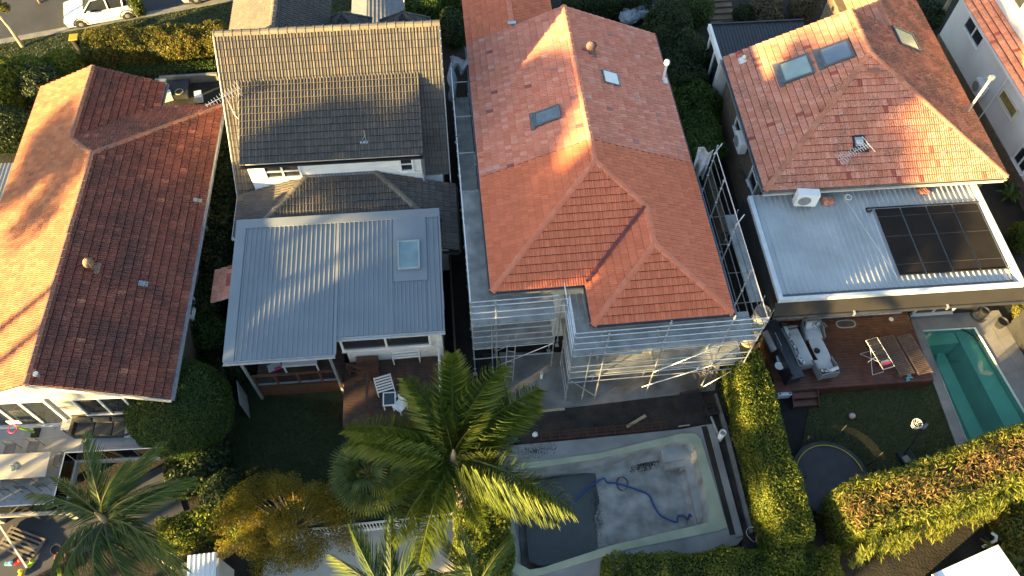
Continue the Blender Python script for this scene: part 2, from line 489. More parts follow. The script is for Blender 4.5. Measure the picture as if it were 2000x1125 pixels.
# ------------------------------------------------------------------ foliage
def quads(name, V, F4, tint, mat, parent=None):
    me = bpy.data.meshes.new(name)
    nv, nf = len(V), len(F4)
    me.vertices.add(nv); me.vertices.foreach_set('co', np.asarray(V, dtype=np.float32).ravel())
    me.loops.add(nf * 4); me.loops.foreach_set('vertex_index', np.asarray(F4, dtype=np.int32).ravel())
    me.polygons.add(nf); me.polygons.foreach_set('loop_start', np.arange(0, nf * 4, 4, dtype=np.int32)); me.polygons.foreach_set('loop_total', np.full(nf, 4, dtype=np.int32))
    at = me.attributes.new('tint', 'FLOAT', 'FACE'); at.data.foreach_set('value', np.asarray(tint, dtype=np.float32))
    me.materials.append(mat); me.update(calc_edges=True); me.validate()
    return link(bpy.data.objects.new(name, me), parent)
def norm(a): return a / (np.linalg.norm(a, axis=1, keepdims=True) + 1e-9)
def leaf_quads(P_, Nn, size, aspect=.5, spread=.7, along=None):
    """rhombus leaves at P_, facing roughly Nn"""
    n = len(P_)
    nn = norm(Nn + rng.normal(0, spread, (n, 3)))
    a = rng.normal(0, 1, (n, 3)) if along is None else along + rng.normal(0, .35, (n, 3))
    a = norm(a - nn * (a * nn).sum(1, keepdims=True)); b = np.cross(nn, a)
    s = (size * rng.uniform(.65, 1.35, n))[:, None]
    bend = nn * s * .12
    V = np.stack([P_ - a * s * .5, P_ + b * s * aspect * .5 + bend, P_ + a * s * .5, P_ - b * s * aspect * .5 + bend], 1).reshape(-1, 3)
    F4 = np.arange(4 * n).reshape(n, 4)
    return V, F4
def wob(p, f, seed):
    """cheap smooth 3-d wobble in -1..1"""
    r = np.random.default_rng(seed); out = np.zeros(len(p)); amp = 1.; tot = 0
    for o in range(4):
        for k in range(3):
            d = r.normal(0, 1, 3); d /= np.linalg.norm(d)
            out += amp * np.sin(p @ d * f * (1.9 ** o) + r.uniform(0, 6.28)); tot += amp * .8
        amp *= .6
    return out / tot * 1.3
def shell(n, seed, kind, dims, lump, f):
    """points and outward normals on a lumpy rounded block (kind 'box') or ellipsoid, base at z = 0"""
    r = np.random.default_rng(seed)
    hx, hy, h = dims[0] / 2, dims[1] / 2, dims[2]
    if kind == 'box':
        A = np.array([4 * hx * hy, 2 * hx * h * 1., 2 * hx * h, 2 * hy * h, 2 * hy * h]); q = r.choice(5, n, p=A / A.sum())
        u, v = r.uniform(-1, 1, n), r.uniform(-1, 1, n); w = r.uniform(0, 1, n)
        P_ = np.zeros((n, 3)); N_ = np.zeros((n, 3))
        for k, (nx, ny, nz) in enumerate(((0, 0, 1), (0, -1, 0), (0, 1, 0), (-1, 0, 0), (1, 0, 0))):
            m = q == k
            if k == 0: P_[m] = np.stack([u[m] * hx, v[m] * hy, np.full(m.sum(), h)], 1)
            elif k < 3: P_[m] = np.stack([u[m] * hx, np.full(m.sum(), ny * hy), w[m] * h], 1)
            else: P_[m] = np.stack([np.full(m.sum(), nx * hx), u[m] * hy, w[m] * h], 1)
            N_[m] = (nx, ny, nz)
        # round the edges
        e = .35 * min(hx, hy, h)
        c = np.stack([np.clip(P_[:, 0], -hx + e, hx - e), np.clip(P_[:, 1], -hy + e, hy - e), np.minimum(P_[:, 2], h - e)], 1)
        dd = P_ - c; dl = np.linalg.norm(dd, axis=1, keepdims=True)
        N_ = np.where(dl > 1e-6, dd / (dl + 1e-9), N_); P_ = c + N_ * e
    else:
        N_ = norm(r.normal(0, 1, (n, 3))); P_ = N_ * np.array([hx, hy, h / 2]) + np.array([0, 0, h / 2])
        N_ = norm(N_ / np.array([hx, hy, h / 2]))
    return P_, N_
def bush(name, label, cat, loc, dims, mat, yaw=0, kind='ell', n=9000, leaf=.11, lump=.18, f=2.2, seed=1, group=None, core=.82, aspect=.55, spread=1.0, trunk=False, depth=.22, part='foliage', up=None, tb=0.):
    """one shrub or hedge: lumpy shell of leaves over an added dark solid core"""
    t = thing(name, label, cat, loc, yaw, group)
    P_, N_ = shell(n, seed, kind, dims, lump, f)
    w = wob(P_, f, seed) * lump + wob(P_, f * 3.1, seed + 9) * lump * .45
    dj = -np.abs(rng.normal(0, depth, n)) * .8 + .05
    P_ = P_ + N_ * (w + dj)[:, None]
    P_[:, 2] = np.maximum(P_[:, 2], .03)
    V, F4 = leaf_quads(P_, N_ + (np.array([0, 0, .3]) if up is None else np.array(up)), leaf, aspect, spread)
    quads(part, V, F4, np.clip(.5 + tb + rng.normal(0, .2, n) + w * .6, .0, 1.), mat, t)
    # dark solid core added inside to block the view through the leaves
    bm = bmesh.new(); bmesh.ops.create_icosphere(bm, subdivisions=4, radius=1)
    me = bpy.data.meshes.new('inner_core'); bm.to_mesh(me); bm.free()
    co = np.array([v.co for v in me.vertices]); hx, hy, h = dims[0] / 2, dims[1] / 2, dims[2]
    if kind == 'box':
        co = np.sign(co) * np.abs(co) ** .33; co /= np.abs(co).max(0)
    c2 = co * np.array([hx, hy, h / 2]) * core
    c2[:, 2] += h / 2 * core
    c2 += norm(co) * (wob(c2, f, seed) * lump)[:, None]
    c2[:, 2] = np.maximum(c2[:, 2], 0)
    me.vertices.foreach_set('co', c2.astype(np.float32).ravel()); me.materials.append(M_core)
    link(bpy.data.objects.new('inner_core', me), t)
    return t
def tree(name, label, loc, trunk_h, crown, lobes, mat, n=14000, leaf=.16, seed=3, group=None, tr=.16, lobe_r=None, aspect=.5, spread=.9, barkmat=None, limb_n=None, lean=(0, 0), cat='tree', core=True, depth=.45, tb=0.):
    """tapered trunk with limbs to each leaf clump; crown = (rx, ry, rz)"""
    t = thing(name, label, cat, loc, 0, group)
    r = np.random.default_rng(seed); bk = barkmat or M_bark
    rx, ry, rz = crown; mb = MB(); top = Vector((lean[0], lean[1], trunk_h))
    mb.path([(0, 0, -.1), (lean[0] * .3 + .04, lean[1] * .3, trunk_h * .5), top], tr, 8, tr * .6)
    C, rad = [], []
    for k in range(lobes):
        d = norm(r.normal(0, 1, (1, 3)))[0] * r.uniform(.35, .95) ** .6
        c = np.array([d[0] * rx, d[1] * ry, trunk_h + rz * .8 + d[2] * rz]) + np.array([lean[0], lean[1], 0])
        C.append(c); rad.append((lobe_r or min(rx, ry, rz) * .5) * r.uniform(.7, 1.25))
        m = top.lerp(Vector(c), .5) + Vector((0, 0, -.25))
        mb.path([top - Vector((0, 0, .1)), m, Vector(c)], tr * .4, 5, tr * .1)
    mb.build('trunk', bk, t, smooth=True)
    C = np.array(C); rad = np.array(rad); q = r.choice(lobes, n, p=rad ** 2 / (rad ** 2).sum())
    N_ = norm(r.normal(0, 1, (n, 3))); rr = rad[q] * (1 - np.abs(r.normal(0, depth, n)) * .6)
    P_ = C[q] + N_ * rr[:, None] * np.array([1.1, 1.1, .8])
    P_ += N_ * (wob(P_, 2.5, seed) * .15 * rad[q])[:, None]
    V, F4 = leaf_quads(P_, N_ * .6 + np.array([0, 0, .5]), leaf, aspect, spread)
    quads('crown', V, F4, np.clip(.5 + tb + r.normal(0, .2, n) + (r.uniform(-.15, .15, lobes))[q], 0, 1), mat, t)
    return t
def frond_mesh(Lf, ll, droop, nl, mat, seed, lw=.045, vdrop=.5, kj=.55, keel=.35, curl=0., out=.75):
    """feather frond: arching midrib along +x with two ranks of hanging leaflets"""
    r = np.random.default_rng(seed)
    k = 14; pts = []
    for i in range(k + 1):
        s_ = i / k; pts.append(np.array([Lf * (s_ - .12 * droop * s_ ** 2), curl * s_ ** 2 * Lf * .3, Lf * (.42 * s_ - (.42 + .55 * droop) * s_ ** 2)]))
    pts = np.array(pts)
    V = []; F4 = []; T = []
    def ev(s_):
        x = s_ * k; i = min(int(x), k - 1); g = x - i; return pts[i] * (1 - g) + pts[i + 1] * g, pts[i + 1] - pts[i]
    for i in range(k):                                   # midrib as a thin four-sided rod
        w0, w1 = .035 * (1 - i / k) + .006, .035 * (1 - (i + 1) / k) + .006
        q = len(V)
        for p, w in ((pts[i], w0), (pts[i + 1], w1)):
            V += [p + (0, w, 0), p + (0, 0, w * .8), p + (0, -w, 0), p + (0, 0, -w * .8)]
        for a in range(4): F4.append((q + a, q + (a + 1) % 4, q + 4 + (a + 1) % 4, q + 4 + a)); T.append(.9)
    for j in range(nl):
        s_ = .10 + .9 * (j + r.uniform(-.3, .3)) / nl; s_ = min(max(s_, .08), .995)
        p, d = ev(s_); d = d / np.linalg.norm(d)
        for sg in (-1, 1):
            sv = np.array([-d[1], d[0], 0]) * sg; sv /= np.linalg.norm(sv) + 1e-9
            l = ll * (.35 + .65 * math.sin(math.pi * min(1, .18 + s_ * .86)) ** .7) * r.uniform(.85, 1.1)
            upv = np.array([0, 0, 1.])
            dr = sv * out * r.uniform(.75, 1.2) + d * (.32 + .5 * s_) + upv * (keel + r.uniform(-kj, kj))
            dr /= np.linalg.norm(dr)
            m = p + dr * l * .5 - upv * l * .06
            tip = p + dr * l * .9 - upv * l * vdrop * r.uniform(.6, 1.2) + d * l * .1
            w = np.cross(dr, upv); w = w / (np.linalg.norm(w) + 1e-9) * lw * .5
            w = w * .75 + upv * lw * .25 * sg
            q = len(V); V += [p - w * .6, p + w * .6, m + w, m - w, tip + w * .15, tip - w * .15]
            F4 += [(q, q + 1, q + 2, q + 3), (q + 3, q + 2, q + 4, q + 5)]
            tv = np.clip(.45 + r.normal(0, .16) + (s_ - .5) * .2, 0, 1); T += [tv, tv + .08]
    V = np.array(V)
    me = bpy.data.meshes.new('frond')
    me.from_pydata(V.tolist(), [], F4)
    at = me.attributes.new('tint', 'FLOAT', 'FACE'); at.data.foreach_set('value', T)
    me.materials.append(mat)
    return me
def palm(name, label, base, h, fronds, meshes, tr=.16, lean=(0, 0), seed=4, sheath=True, dead=None):
    """fronds: list of (heading in degrees, pitch in degrees, scale, mesh index)"""
    t = thing(name, label, 'palm tree', base)
    top = Vector((lean[0], lean[1], h))
    mb = MB(); k = 16
    mb.path([(lean[0] * (i / k) ** 2 + .01 * math.sin(i), lean[1] * (i / k) ** 2, -.1 + (h + .1) * i / k) for i in range(k + 1)], tr * 1.2, 10, tr * .85)
    trk = mb.build('trunk', M_palmbark, t, smooth=True)
    rg = MB()
    for i in range(int(h / .22)):
        z = .2 + i * .22; f_ = z / h
        rg.lathe([(tr * (1.19 - .35 * f_) , 0), (tr * (1.25 - .35 * f_), .02), (tr * (1.19 - .35 * f_), .04)], (lean[0] * f_ ** 2, lean[1] * f_ ** 2, z), 10)
    rg.build('leaf_scar_rings', M_palmbark, trk)
    if sheath:
        MB().lathe([(tr * .9, -.5), (tr * 1.25, -.25), (tr * 1.1, .25), (tr * .5, .6), (.02, .9)], top, 10).build('crown_shaft', MATS['palm_sheath'], t, smooth=True)
    for hd, pi_, sc, mi in fronds:
        m = Matrix.Translation(top) @ Matrix.Rotation(R(hd), 4, 'Z') @ Matrix.Rotation(R(-pi_), 4, 'Y') @ Matrix.Rotation(R(random.uniform(-18, 18)), 4, 'X') @ Matrix.Diagonal((sc, sc, sc, 1))
        inst('frond', meshes[mi % len(meshes)], t, m)
    return t


# ================================================================== GROUND
M_soil = pm('dark_soil', (.030, .026, .020), (.014, .013, .010), rough=.95, scale=1.2, detail=9, bump=.6, bscale=12)
M_gravelsoil = pm('building_soil', (.060, .048, .038), (.020, .018, .016), rough=.95, scale=1.6, detail=10, bump=.8, bscale=14, lo=.3, hi=.7)
M_asphalt = pm('asphalt', (.055, .055, .058), (.038, .038, .040), rough=.85, scale=.6, detail=8, bump=.3, bscale=90)
M_kerb = pm('kerb_concrete', (.22, .21, .19), (.15, .145, .13), rough=.85, scale=1.5)
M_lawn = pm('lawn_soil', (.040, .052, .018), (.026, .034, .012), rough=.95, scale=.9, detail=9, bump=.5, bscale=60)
def sheet(name, pts, z, mat):
    return struct(MB().add([(p[0], p[1], z) for p in pts], [tuple(range(len(pts)))]).build(name, mat))
def sheet_with_holes(name, outer, holes, z, mat):
    bm = bmesh.new()
    for loop in [outer] + holes:
        vs_ = [bm.verts.new((p[0], p[1], z)) for p in loop]
        for i in range(len(vs_)): bm.edges.new((vs_[i], vs_[(i + 1) % len(vs_)]))
    bmesh.ops.triangle_fill(bm, use_beauty=True, use_dissolve=False, edges=bm.edges[:])
    bmesh.ops.recalc_face_normals(bm, faces=bm.faces)
    me = bpy.data.meshes.new(name); bm.to_mesh(me); bm.free(); me.materials.append(mat)
    return struct(link(bpy.data.objects.new(name, me)))
HOLE1 = [(0.25, 11.60, 0.20), (3.84, 12.11, 0.20), (7.44, 13.00, 0.20), (8.13, 12.80, 0.20), (8.53, 10.60, 0.20), (8.58, 9.11, 0.20), (4.49, 8.21, 0.20), (0.99, 7.24, 0.20), (0.23, 7.46, 0.20), (-0.00, 9.60, 0.20)]
HOLE2 = [(19.37, 18.58, 0.05), (22.00, 18.79, 0.05), (23.33, 12.92, 0.05), (20.08, 11.23, 0.05)]
sheet_with_holes('ground', [(-160, -130), (190, -130), (190, 220), (-160, 220)], [HOLE1, HOLE2], -.03, M_soil)
RA, RB = Vector((-30.73, 37.07, 0.00)), Vector((-17.47, 41.35, 0.00))
rd = (RB - RA).normalized(); rn = Vector((-rd.y, rd.x, 0))
def rpt(s_, n_): q = RA + rd * s_ + rn * n_; return (q.x, q.y)
sheet('road', [rpt(-70, .15), rpt(150, .15), rpt(150, 9), rpt(-70, 9)], .0, M_asphalt)
kb = MB()
kb.prism([rpt(-70, 0), rpt(150, 0), rpt(150, .15), rpt(-70, .15)], -.03, .11)
struct(kb.build('kerb', M_kerb))
struct(MB().add([(p[0], p[1], .035) for p in (rpt(-70, .15), rpt(150, .15), rpt(150, .55), rpt(-70, .55))], [(0, 1, 2, 3)]).build('road_gutter', M_kerb))
sheet('grass_verge', [rpt(-70, -3.2), rpt(150, -3.2), rpt(150, 0), rpt(-70, 0)], .10, M_lawn)

def gable_wall(mb, x0, x1, y0, y1, z0, ze, zr, xr):
    """house body with a gabled top running along y"""
    prof = [(x0, z0), (x1, z0), (x1, ze), (xr, zr), (x0, ze)]
    n = 5
    mb.add([(x, y0, z) for x, z in prof] + [(x, y1, z) for x, z in prof],
           [tuple(range(n))[::-1], tuple(range(n, 2 * n))] + [(i, (i + 1) % n, n + (i + 1) % n, n + i) for i in range(n)])
    return mb

# ================================================================== HOUSE WITH THE LONG LICHENED ROOF (left)
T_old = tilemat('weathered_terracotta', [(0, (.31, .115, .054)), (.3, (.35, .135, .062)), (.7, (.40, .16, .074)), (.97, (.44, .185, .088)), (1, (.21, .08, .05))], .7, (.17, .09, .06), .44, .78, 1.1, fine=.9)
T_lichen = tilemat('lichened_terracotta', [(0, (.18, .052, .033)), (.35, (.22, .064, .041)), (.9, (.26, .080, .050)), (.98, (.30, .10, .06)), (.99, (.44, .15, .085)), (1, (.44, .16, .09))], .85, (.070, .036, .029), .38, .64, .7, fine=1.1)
h1 = Fr((-22.44, 11.99), 4.2)
t = house1 = thing('terracotta_house', 'house with long lichen covered terracotta gable roof beside the rear terrace', 'house', (h1.o[0], h1.o[1], 0), h1.yaw)
e, sl = 4.1, .413
zr1 = e + 4.6 * sl; zw = e + 3.05 * sl
mb = MB(); gable_wall(mb, .45, 8.75, .4, 11.4, -.03, e + .1, zr1 - .12, 4.6); mb.box(.46, 8.74, 11.4, 15.4, -.03, e + .05); gable_wall(mb, .47, 5.7, 15.4, 17.1, -.03, e + .1, zw - .12, 3.05)
mb.build('wall', pm('h1_wall', (.52, .47, .38), (.45, .41, .33), rough=.7, scale=.6), t)
T = Tiles(t, h1, .215, .34)
T.plane([(0, 0, e), (0, 17.5, e), (3.05, 17.5, zw), (3.05, 0, zw)], T_old, (0, 0, e), .05)
T.plane([(3.05, 0, zw), (3.05, 12.75, zw), (4.6, 11.2, zr1), (4.6, 0, zr1)], T_old, (0, 0, e), .05)
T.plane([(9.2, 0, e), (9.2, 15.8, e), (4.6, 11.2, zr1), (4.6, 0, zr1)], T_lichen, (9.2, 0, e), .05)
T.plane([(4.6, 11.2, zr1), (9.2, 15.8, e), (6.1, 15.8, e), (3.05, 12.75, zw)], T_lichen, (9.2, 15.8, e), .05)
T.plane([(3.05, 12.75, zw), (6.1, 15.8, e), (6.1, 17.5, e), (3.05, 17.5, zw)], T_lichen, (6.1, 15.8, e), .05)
T.finish()
T_cap1 = tilemat('old_ridge_caps', [(0, (.24, .10, .065)), (1, (.33, .14, .085))], .8, (.16, .11, .085), .42, .7, 1.5)
ridge(t, (4.6, -.02, zr1), (4.6, 11.2, zr1), T_cap1); ridge(t, (3.05, 17.5, zw), (3.05, 12.75, zw), T_cap1)
ridge(t, (9.2, 15.8, e), (4.6, 11.2, zr1), T_cap1); ridge(t, (3.05, 12.75, zw), (4.6, 11.2, zr1), T_cap1)
gutter(t, (0, 0, e), (0, 17.5, e), out=(-1, 0, 0)); gutter(t, (9.2, 0, e), (9.2, 15.8, e), M_galv, out=(1, 0, 0)); gutter(t, (6.1, 15.8, e), (6.1, 17.5, e), out=(1, 0, 0)); gutter(t, (6.1, 15.8, e), (9.2, 15.8, e), out=(0, 1, 0))
MB().bar((6.1, 15.8, e + .06), (3.05, 12.75, zw + .06), .16, .02).build('valley_flashing', M_galv, t)
for (a, b) in (((0, -.03, e - .1), (4.6, -.03, zr1 - .1)), ((9.2, -.03, e - .1), (4.6, -.03, zr1 - .1)), ((0, 17.53, e - .1), (3.05, 17.53, zw - .1)), ((6.1, 17.53, e - .1), (3.05, 17.53, zw - .1))):
    MB().bar(a, b, .04, .2).build('bargeboard', M_soffit, t)
# windows and sliding doors of the gable wall
window(t, (2.1, .4, 2.72), (1, 0, 0), 4.05, 2.3, M_white, 4, 1, .10, 'sliding_door')
window(t, (6.65, .4, 3.05), (1, 0, 0), 2.95, 1.6, M_white, 3, 1, .09)
MB().box(8.752, 8.775, .42, 15.3, 0, e - .1).build('side_cladding', pm('dark_side_wall', (.10, .075, .06), (.07, .055, .045), rough=.9, scale=4), t)  # thin dark brown sheet added over the right-hand wall to darken it
window(t, (8.775, 5.0, 3.1), (0, 1, 0), .9, 1.1, M_white, 1, 2)
window(t, (8.75, 10.0, 3.1), (0, 1, 0), 1.2, 1.1, M_white, 1, 2)
# whirling roof vent, lead patch
def slope_at(p, fz): return Vector((p[0], p[1], fz(p[0], p[1])))
def turbine(parent, p, mat, r=.16, n=18):
    v = MB().cbox((p[0], p[1], p[2] - .03), .5, .5, .05); v.lathe([(.12, 0), (.12, .25)], p, 12)
    o = v.build('roof_vent', mat, parent)
    hd = MB().lathe([(.06, .25), (r * .9, .27), (r * .8, .6), (.02, .68)], p, n)
    for k in range(n):
        a = 2 * math.pi * k / n; c, s_ = math.cos(a), math.sin(a); pts = []
        for (rr, z) in ((r * .95, .27), (r * 1.25, .36), (r * 1.3, .45), (r * 1.1, .56), (r * .5, .66)):
            pts += [(p[0] + c * rr, p[1] + s_ * rr, p[2] + z), (p[0] + math.cos(a + .22) * rr * .88, p[1] + math.sin(a + .22) * rr * .88, p[2] + z)]
        hd.add(pts, [(2 * i, 2 * i + 2, 2 * i + 3, 2 * i + 1) for i in range(4)])
    hd.build('turbine_head', mat, o)
rz1 = lambda x, y: zr1 - (x - 4.6) * sl
M_rust = pm('rusty_vent', (.26, .17, .11), (.16, .10, .075), rough=.7, scale=8)
turbine(t, slope_at((5.75, 5.35), rz1) + Vector((0, 0, .06)), M_rust, .19)
MB().obox(slope_at((7.55, 4.95), rz1) + Vector((0, 0, .11)), (.17, 0, -.17 * sl), (0, .13, 0), (0, 0, .012)).build('lead_patch', M_gutter, t)
MB().obox(slope_at((8.9, 9.7), rz1) + Vector((0, 0, .11)), (.17, 0, -.17 * sl), (0, .1, 0), (0, 0, .012)).build('lead_patch', M_gutter, t)
MB().lathe([(.07, 0), (.07, .22), (.11, .23), (.1, .28)], (4.95, .35, zr1 - .1), 10).build('vent_pipe', M_galv, t)

# ================================================================== HOUSE WITH THE DARK TILED ROOF AND GREY METAL EXTENSION
T_grey = tilemat('grey_concrete_tile', [(0, (.090, .080, .071)), (.5, (.106, .093, .081)), (.95, (.120, .104, .089)), (1, (.15, .108, .078))], .6, (.056, .052, .050), .40, .72, .8, fine=.9)
h2 = Fr((-12.82, 22.98), 5.5)
t = house2 = thing('dark_tiled_house', 'white two storey house with dark grey tiled dormer roof and metal roofed extension', 'house', (h2.o[0], h2.o[1], 0), h2.yaw)
ms = 5.64 / 4.92
zc = lambda y: 9 - (4.92 - y) * ms
T = Tiles(t, h2, .29, .33, .032, .05)
T.plane([(0, -.05, zc(-.05)), (.82, -.05, zc(-.05)), (.82, 4.92, 9), (0, 4.92, 9)], T_grey, (0, -.05, zc(-.05)), .05)
T.plane([(8.78, .5, zc(.5)), (9.9, .5, zc(.5)), (9.9, 4.92, 9), (8.78, 4.92, 9)], T_grey, (0, -.05, zc(-.05)), .05)
T.plane([(.82, 3.55, zc(3.55)), (8.78, 3.55, zc(3.55)), (8.78, 4.92, 9), (.82, 4.92, 9)], T_grey, (0, -.05, zc(-.05)), .05)
zd = lambda y: 6.0 + (y + .05) * (1.43 / 3.62)
T.plane([(.78, -.05, 6.0), (8.82, -.05, 6.0), (8.82, 3.57, zd(3.57)), (.78, 3.57, zd(3.57))], T_grey, (.78, -.05, 6.0), .06)
lz = .335; L0 = 4.78
T.plane([(3.44, .12, L0), (6.55, .12, L0), (8.77, -2.1, L0 - 2.22 * lz), (1.22, -2.1, L0 - 2.22 * lz)], T_grey, (1.22, -2.1, L0 - 2.22 * lz), .05)
T.plane([(.1, .12, L0 - 3.34 * lz), (3.44, .12, L0), (1.04, -2.28, L0 - 2.4 * lz), (.1, -2.28, L0 - 3.34 * lz)], T_grey, (.1, -2.28, L0 - 3.34 * lz), .05)
T.plane([(6.55, .12, L0), (10.1, .12, L0 - 3.55 * lz), (10.1, -2.1, L0 - 3.55 * lz), (8.77, -2.1, L0 - 2.22 * lz)], T_grey, (10.1, .12, L0 - 3.55 * lz), .05)
T.plane([(9.38, -2.1, L0 - 2.83 * lz), (10.1, -2.1, L0 - 3.55 * lz), (10.1, -3.7, L0 - 3.55 * lz), (9.38, -3.7, L0 - 2.83 * lz)], T_grey, (10.1, .12, L0 - 3.55 * lz), .05)
# street-side slope and front wing
T.plane([(0, 4.92, 9), (9.9, 4.92, 9), (9.9, 8.6, 5.5), (0, 8.6, 5.5)], T_grey, (0, 8.6, 5.5), .05)
fw = 7.15; fe = 5.0
T.plane([(1.9, 6.2, fw), (1.9, 14, fw), (-.9, 14, fe), (-.9, 6.2, fe)], T_grey, (-.9, 6.2, fe), .05)
T.plane([(1.9, 6.2, fw), (1.9, 14, fw), (4.2, 14, fw - 2.3 * .77), (4.2, 6.2, fw - 2.3 * .77)], T_grey, (4.2, 6.2, fw - 2.3 * .77), .05)
T.finish()
T_cap2 = tilemat('grey_ridge_caps', [(0, (.13, .11, .09)), (1, (.19, .16, .12))], .5, (.08, .07, .06), .45, .75, 1.5)
ridge(t, (0, 4.92, 9), (9.9, 4.92, 9), T_cap2, .15); ridge(t, (1.1, -2.22, L0 - 2.34 * lz), (3.44, .1, L0), T_cap2, .13); ridge(t, (8.77, -2.1, L0 - 2.22 * lz), (6.55, .12, L0), T_cap2, .13); ridge(t, (1.9, 14, fw), (1.9, 6.6, fw), T_cap2, .13)
MB().box(3.4, 6.6, .02, .14, L0 + .02, L0 + .1).build('apron_flashing', M_gutter, t)
M_boardwall = pm('white_weatherboard', (.78, .77, .74), (.70, .69, .66), rough=.6, scale=1)
mb = MB(); mb.box(.95, 8.65, .17, 4.8, 3.2, 5.98)
mb.add([(.952, .17, 5.9), (8.648, .17, 5.9), (8.648, 3.4, 7.15), (.952, 3.4, 7.15), (.952, 3.4, 5.9), (8.648, 3.4, 5.9)], [(0, 1, 2, 3), (0, 3, 4), (1, 5, 2), (3, 2, 5, 4), (0, 4, 5, 1)])
mb.build('dormer_wall', M_boardwall, t)
for k in range(11):
    MB().obox((4.8, .162 - .012, 3.98 + k * .18), (3.855, 0, 0), (0, .012, .004), (0, -.004, .088)).build('weatherboard', M_boardwall, t)
MB().box(.35, 9.55, .3, 8.2, -.03, 3.5).build('wall', M_boardwall, t)
MB().add([(.35, .35, 3.5), (9.55, .35, 3.5), (9.55, 8.2, 3.5), (.35, 8.2, 3.5), (.35, 4.92, 8.7), (9.55, 4.92, 8.7)], [(0, 1, 5, 4), (2, 3, 4, 5), (0, 4, 3), (1, 2, 5)]).build('gable_wall', M_boardwall, t)
MB().box(.4, 9.6, -2.3, .3, -.03, 3.6).build('wall', M_boardwall, t)
window(t, (2.45, .145, 5.25), (1, 0, 0), 1.55, .82, M_white, 2, 2, .08)
window(t, (8.0, .145, 5.25), (1, 0, 0), .55, .88, M_white, 1, 2, .08)
gutter(t, (.78, -.08, 5.98), (8.82, -.08, 5.98), M_dark, out=(0, -1, 0)); gutter(t, (.1, .1, 3.63), (.1, -2.3, 3.63), M_white, out=(-1, 0, 0)); gutter(t, (10.1, .1, 3.56), (10.1, -3.7, 3.56), M_dark, out=(1, 0, 0)); gutter(t, (9.38, -3.7, 3.7), (10.1, -3.7, 3.58), M_dark, out=(0, -1, 0))
for x in (.78, 8.82): MB().bar((x, -.05, 5.93), (x, 3.57, zd(3.57) - .06), .04, .18).build('bargeboard', M_soffit if x < 1 else M_dark, t)
for x in (-.02, 9.92): MB().bar((x, -.05, zc(-.05) - .08), (x, 4.92, 8.92), .04, .2).build('bargeboard', M_soffit, t)
MB().path([(8.7, .05, 5.9), (8.7, .05, 5.6), (8.7, .06, 4.6), (8.72, -.2, 4.35)], .04, 6).build('downpipe', M_gutter, t)
# skinny roof aerial bracket near the dormer eave
ab = MB(); c0 = Vector((6.35, .55, zd(.55) + .1))
ab.tube(c0, c0 + Vector((0, 0, .75)), .018, 6); ab.cbox((c0.x - .1, c0.y + .05, c0.z - .02), .34, .22, .05); ab.tube(c0 + Vector((-.2, .1, 0)), c0 + Vector((0, 0, .45)), .012, 5)
ab.build('mast_bracket', M_galv, t)
# grey standing rib extension roof
M_zinc = pm('grey_steel_roof', (.235, .255, .27), (.20, .22, .235), rough=.42, metal=.1, scale=.5, detail=8, spec=.45)
def rib_sheet(W_, L_, slope, rib, rh, mat, name='roof_sheet'):
    """one profiled steel sheet: x across, y up the slope, ribs standing up"""
    n = max(1, round(W_ / rib)); st = W_ / n; xs = []
    for i in range(n):
        a = i * st; xs += [(a, 0), (a + st * .36, 0), (a + st * .42, rh), (a + st * .58, rh), (a + st * .64, 0)]
    xs.append((W_, 0))
    mb = MB(); k = len(xs)
    mb.add([(x, 0, z) for x, z in xs] + [(x, L_, z + slope * L_) for x, z in xs], [(i, i + 1, k + i + 1, k + i) for i in range(k - 1)])
    mb.add([(x, 0, z) for x, z in xs] + [(xs[-1][0], 0, -.05), (0, 0, -.05)], [tuple(range(k + 2))])
    return mb.mesh(name, mat)
msl = .05
def lay(parent, x0, x1, y0, y1, z, W_, rib, rh, mat):
    n = max(1, round((x1 - x0) / W_)); w = (x1 - x0) / n; me = rib_sheet(w, y1 - y0, msl, rib, rh, mat)
    for i in range(n): inst('roof_sheet', me, parent, Matrix.Translation((x0 + i * w, y0, z + (.002 if i % 2 else 0))))
lay(t, .78, 4.83, -8.68, -2.25, 4.0, .76, .185, .04, M_zinc)
lay(t, 4.87, 7.3, -7.92, -2.25, 4.038, .76, .185, .04, M_zinc)
lay(t, 7.32, 8.68, -7.92, -5.45, 4.038, .70, .185, .04, M_zinc)
lay(t, 8.7, 9.33, -7.92, -2.25, 4.038, .63, .185, .04, M_zinc)
fz2 = lambda y: 4.0 + (y + 8.68) * msl
fl = MB()
for (x0, x1, y0, y1) in ((.38, .82, -8.70, -2.0), (7.28, 8.72, -5.5, -2.0), (4.80, 4.92, -8.7, -2.02), (9.29, 9.36, -7.95, -2.0)):
    fl.slab([(x0, y0, fz2(y0) + .05), (x1, y0, fz2(y0) + .05), (x1, y1, fz2(y1) + .05), (x0, y1, fz2(y1) + .05)], .04)
fl.slab([(.38, -2.3, fz2(-2.3) + .054), (9.35, -2.3, fz2(-2.3) + .054), (9.35, -1.85, fz2(-1.85) + .075), (.38, -1.85, fz2(-1.85) + .075)], .05)
fl.build('flashing', M_zinc, t)
MB().slab([(.42, -8.66, 3.93), (4.82, -8.66, 3.93), (4.82, -2.2, 4.24), (.42, -2.2, 4.24)], .16).build('ceiling', M_soffit, t)
MB().slab([(4.88, -7.90, 3.97), (9.3, -7.90, 3.97), (9.3, -2.2, 4.24), (4.88, -2.2, 4.24)], .16).build('ceiling', M_soffit, t)
gutter(t, (.38, -8.7, 4.0), (4.86, -8.7, 4.0), pm('pale_gutter', (.5, .52, .53), (.42, .43, .44), rough=.4), out=(0, -1, 0)); gutter(t, (4.9, -7.95, 4.03), (9.36, -7.95, 4.03), MATS['pale_gutter'], out=(0, -1, 0))
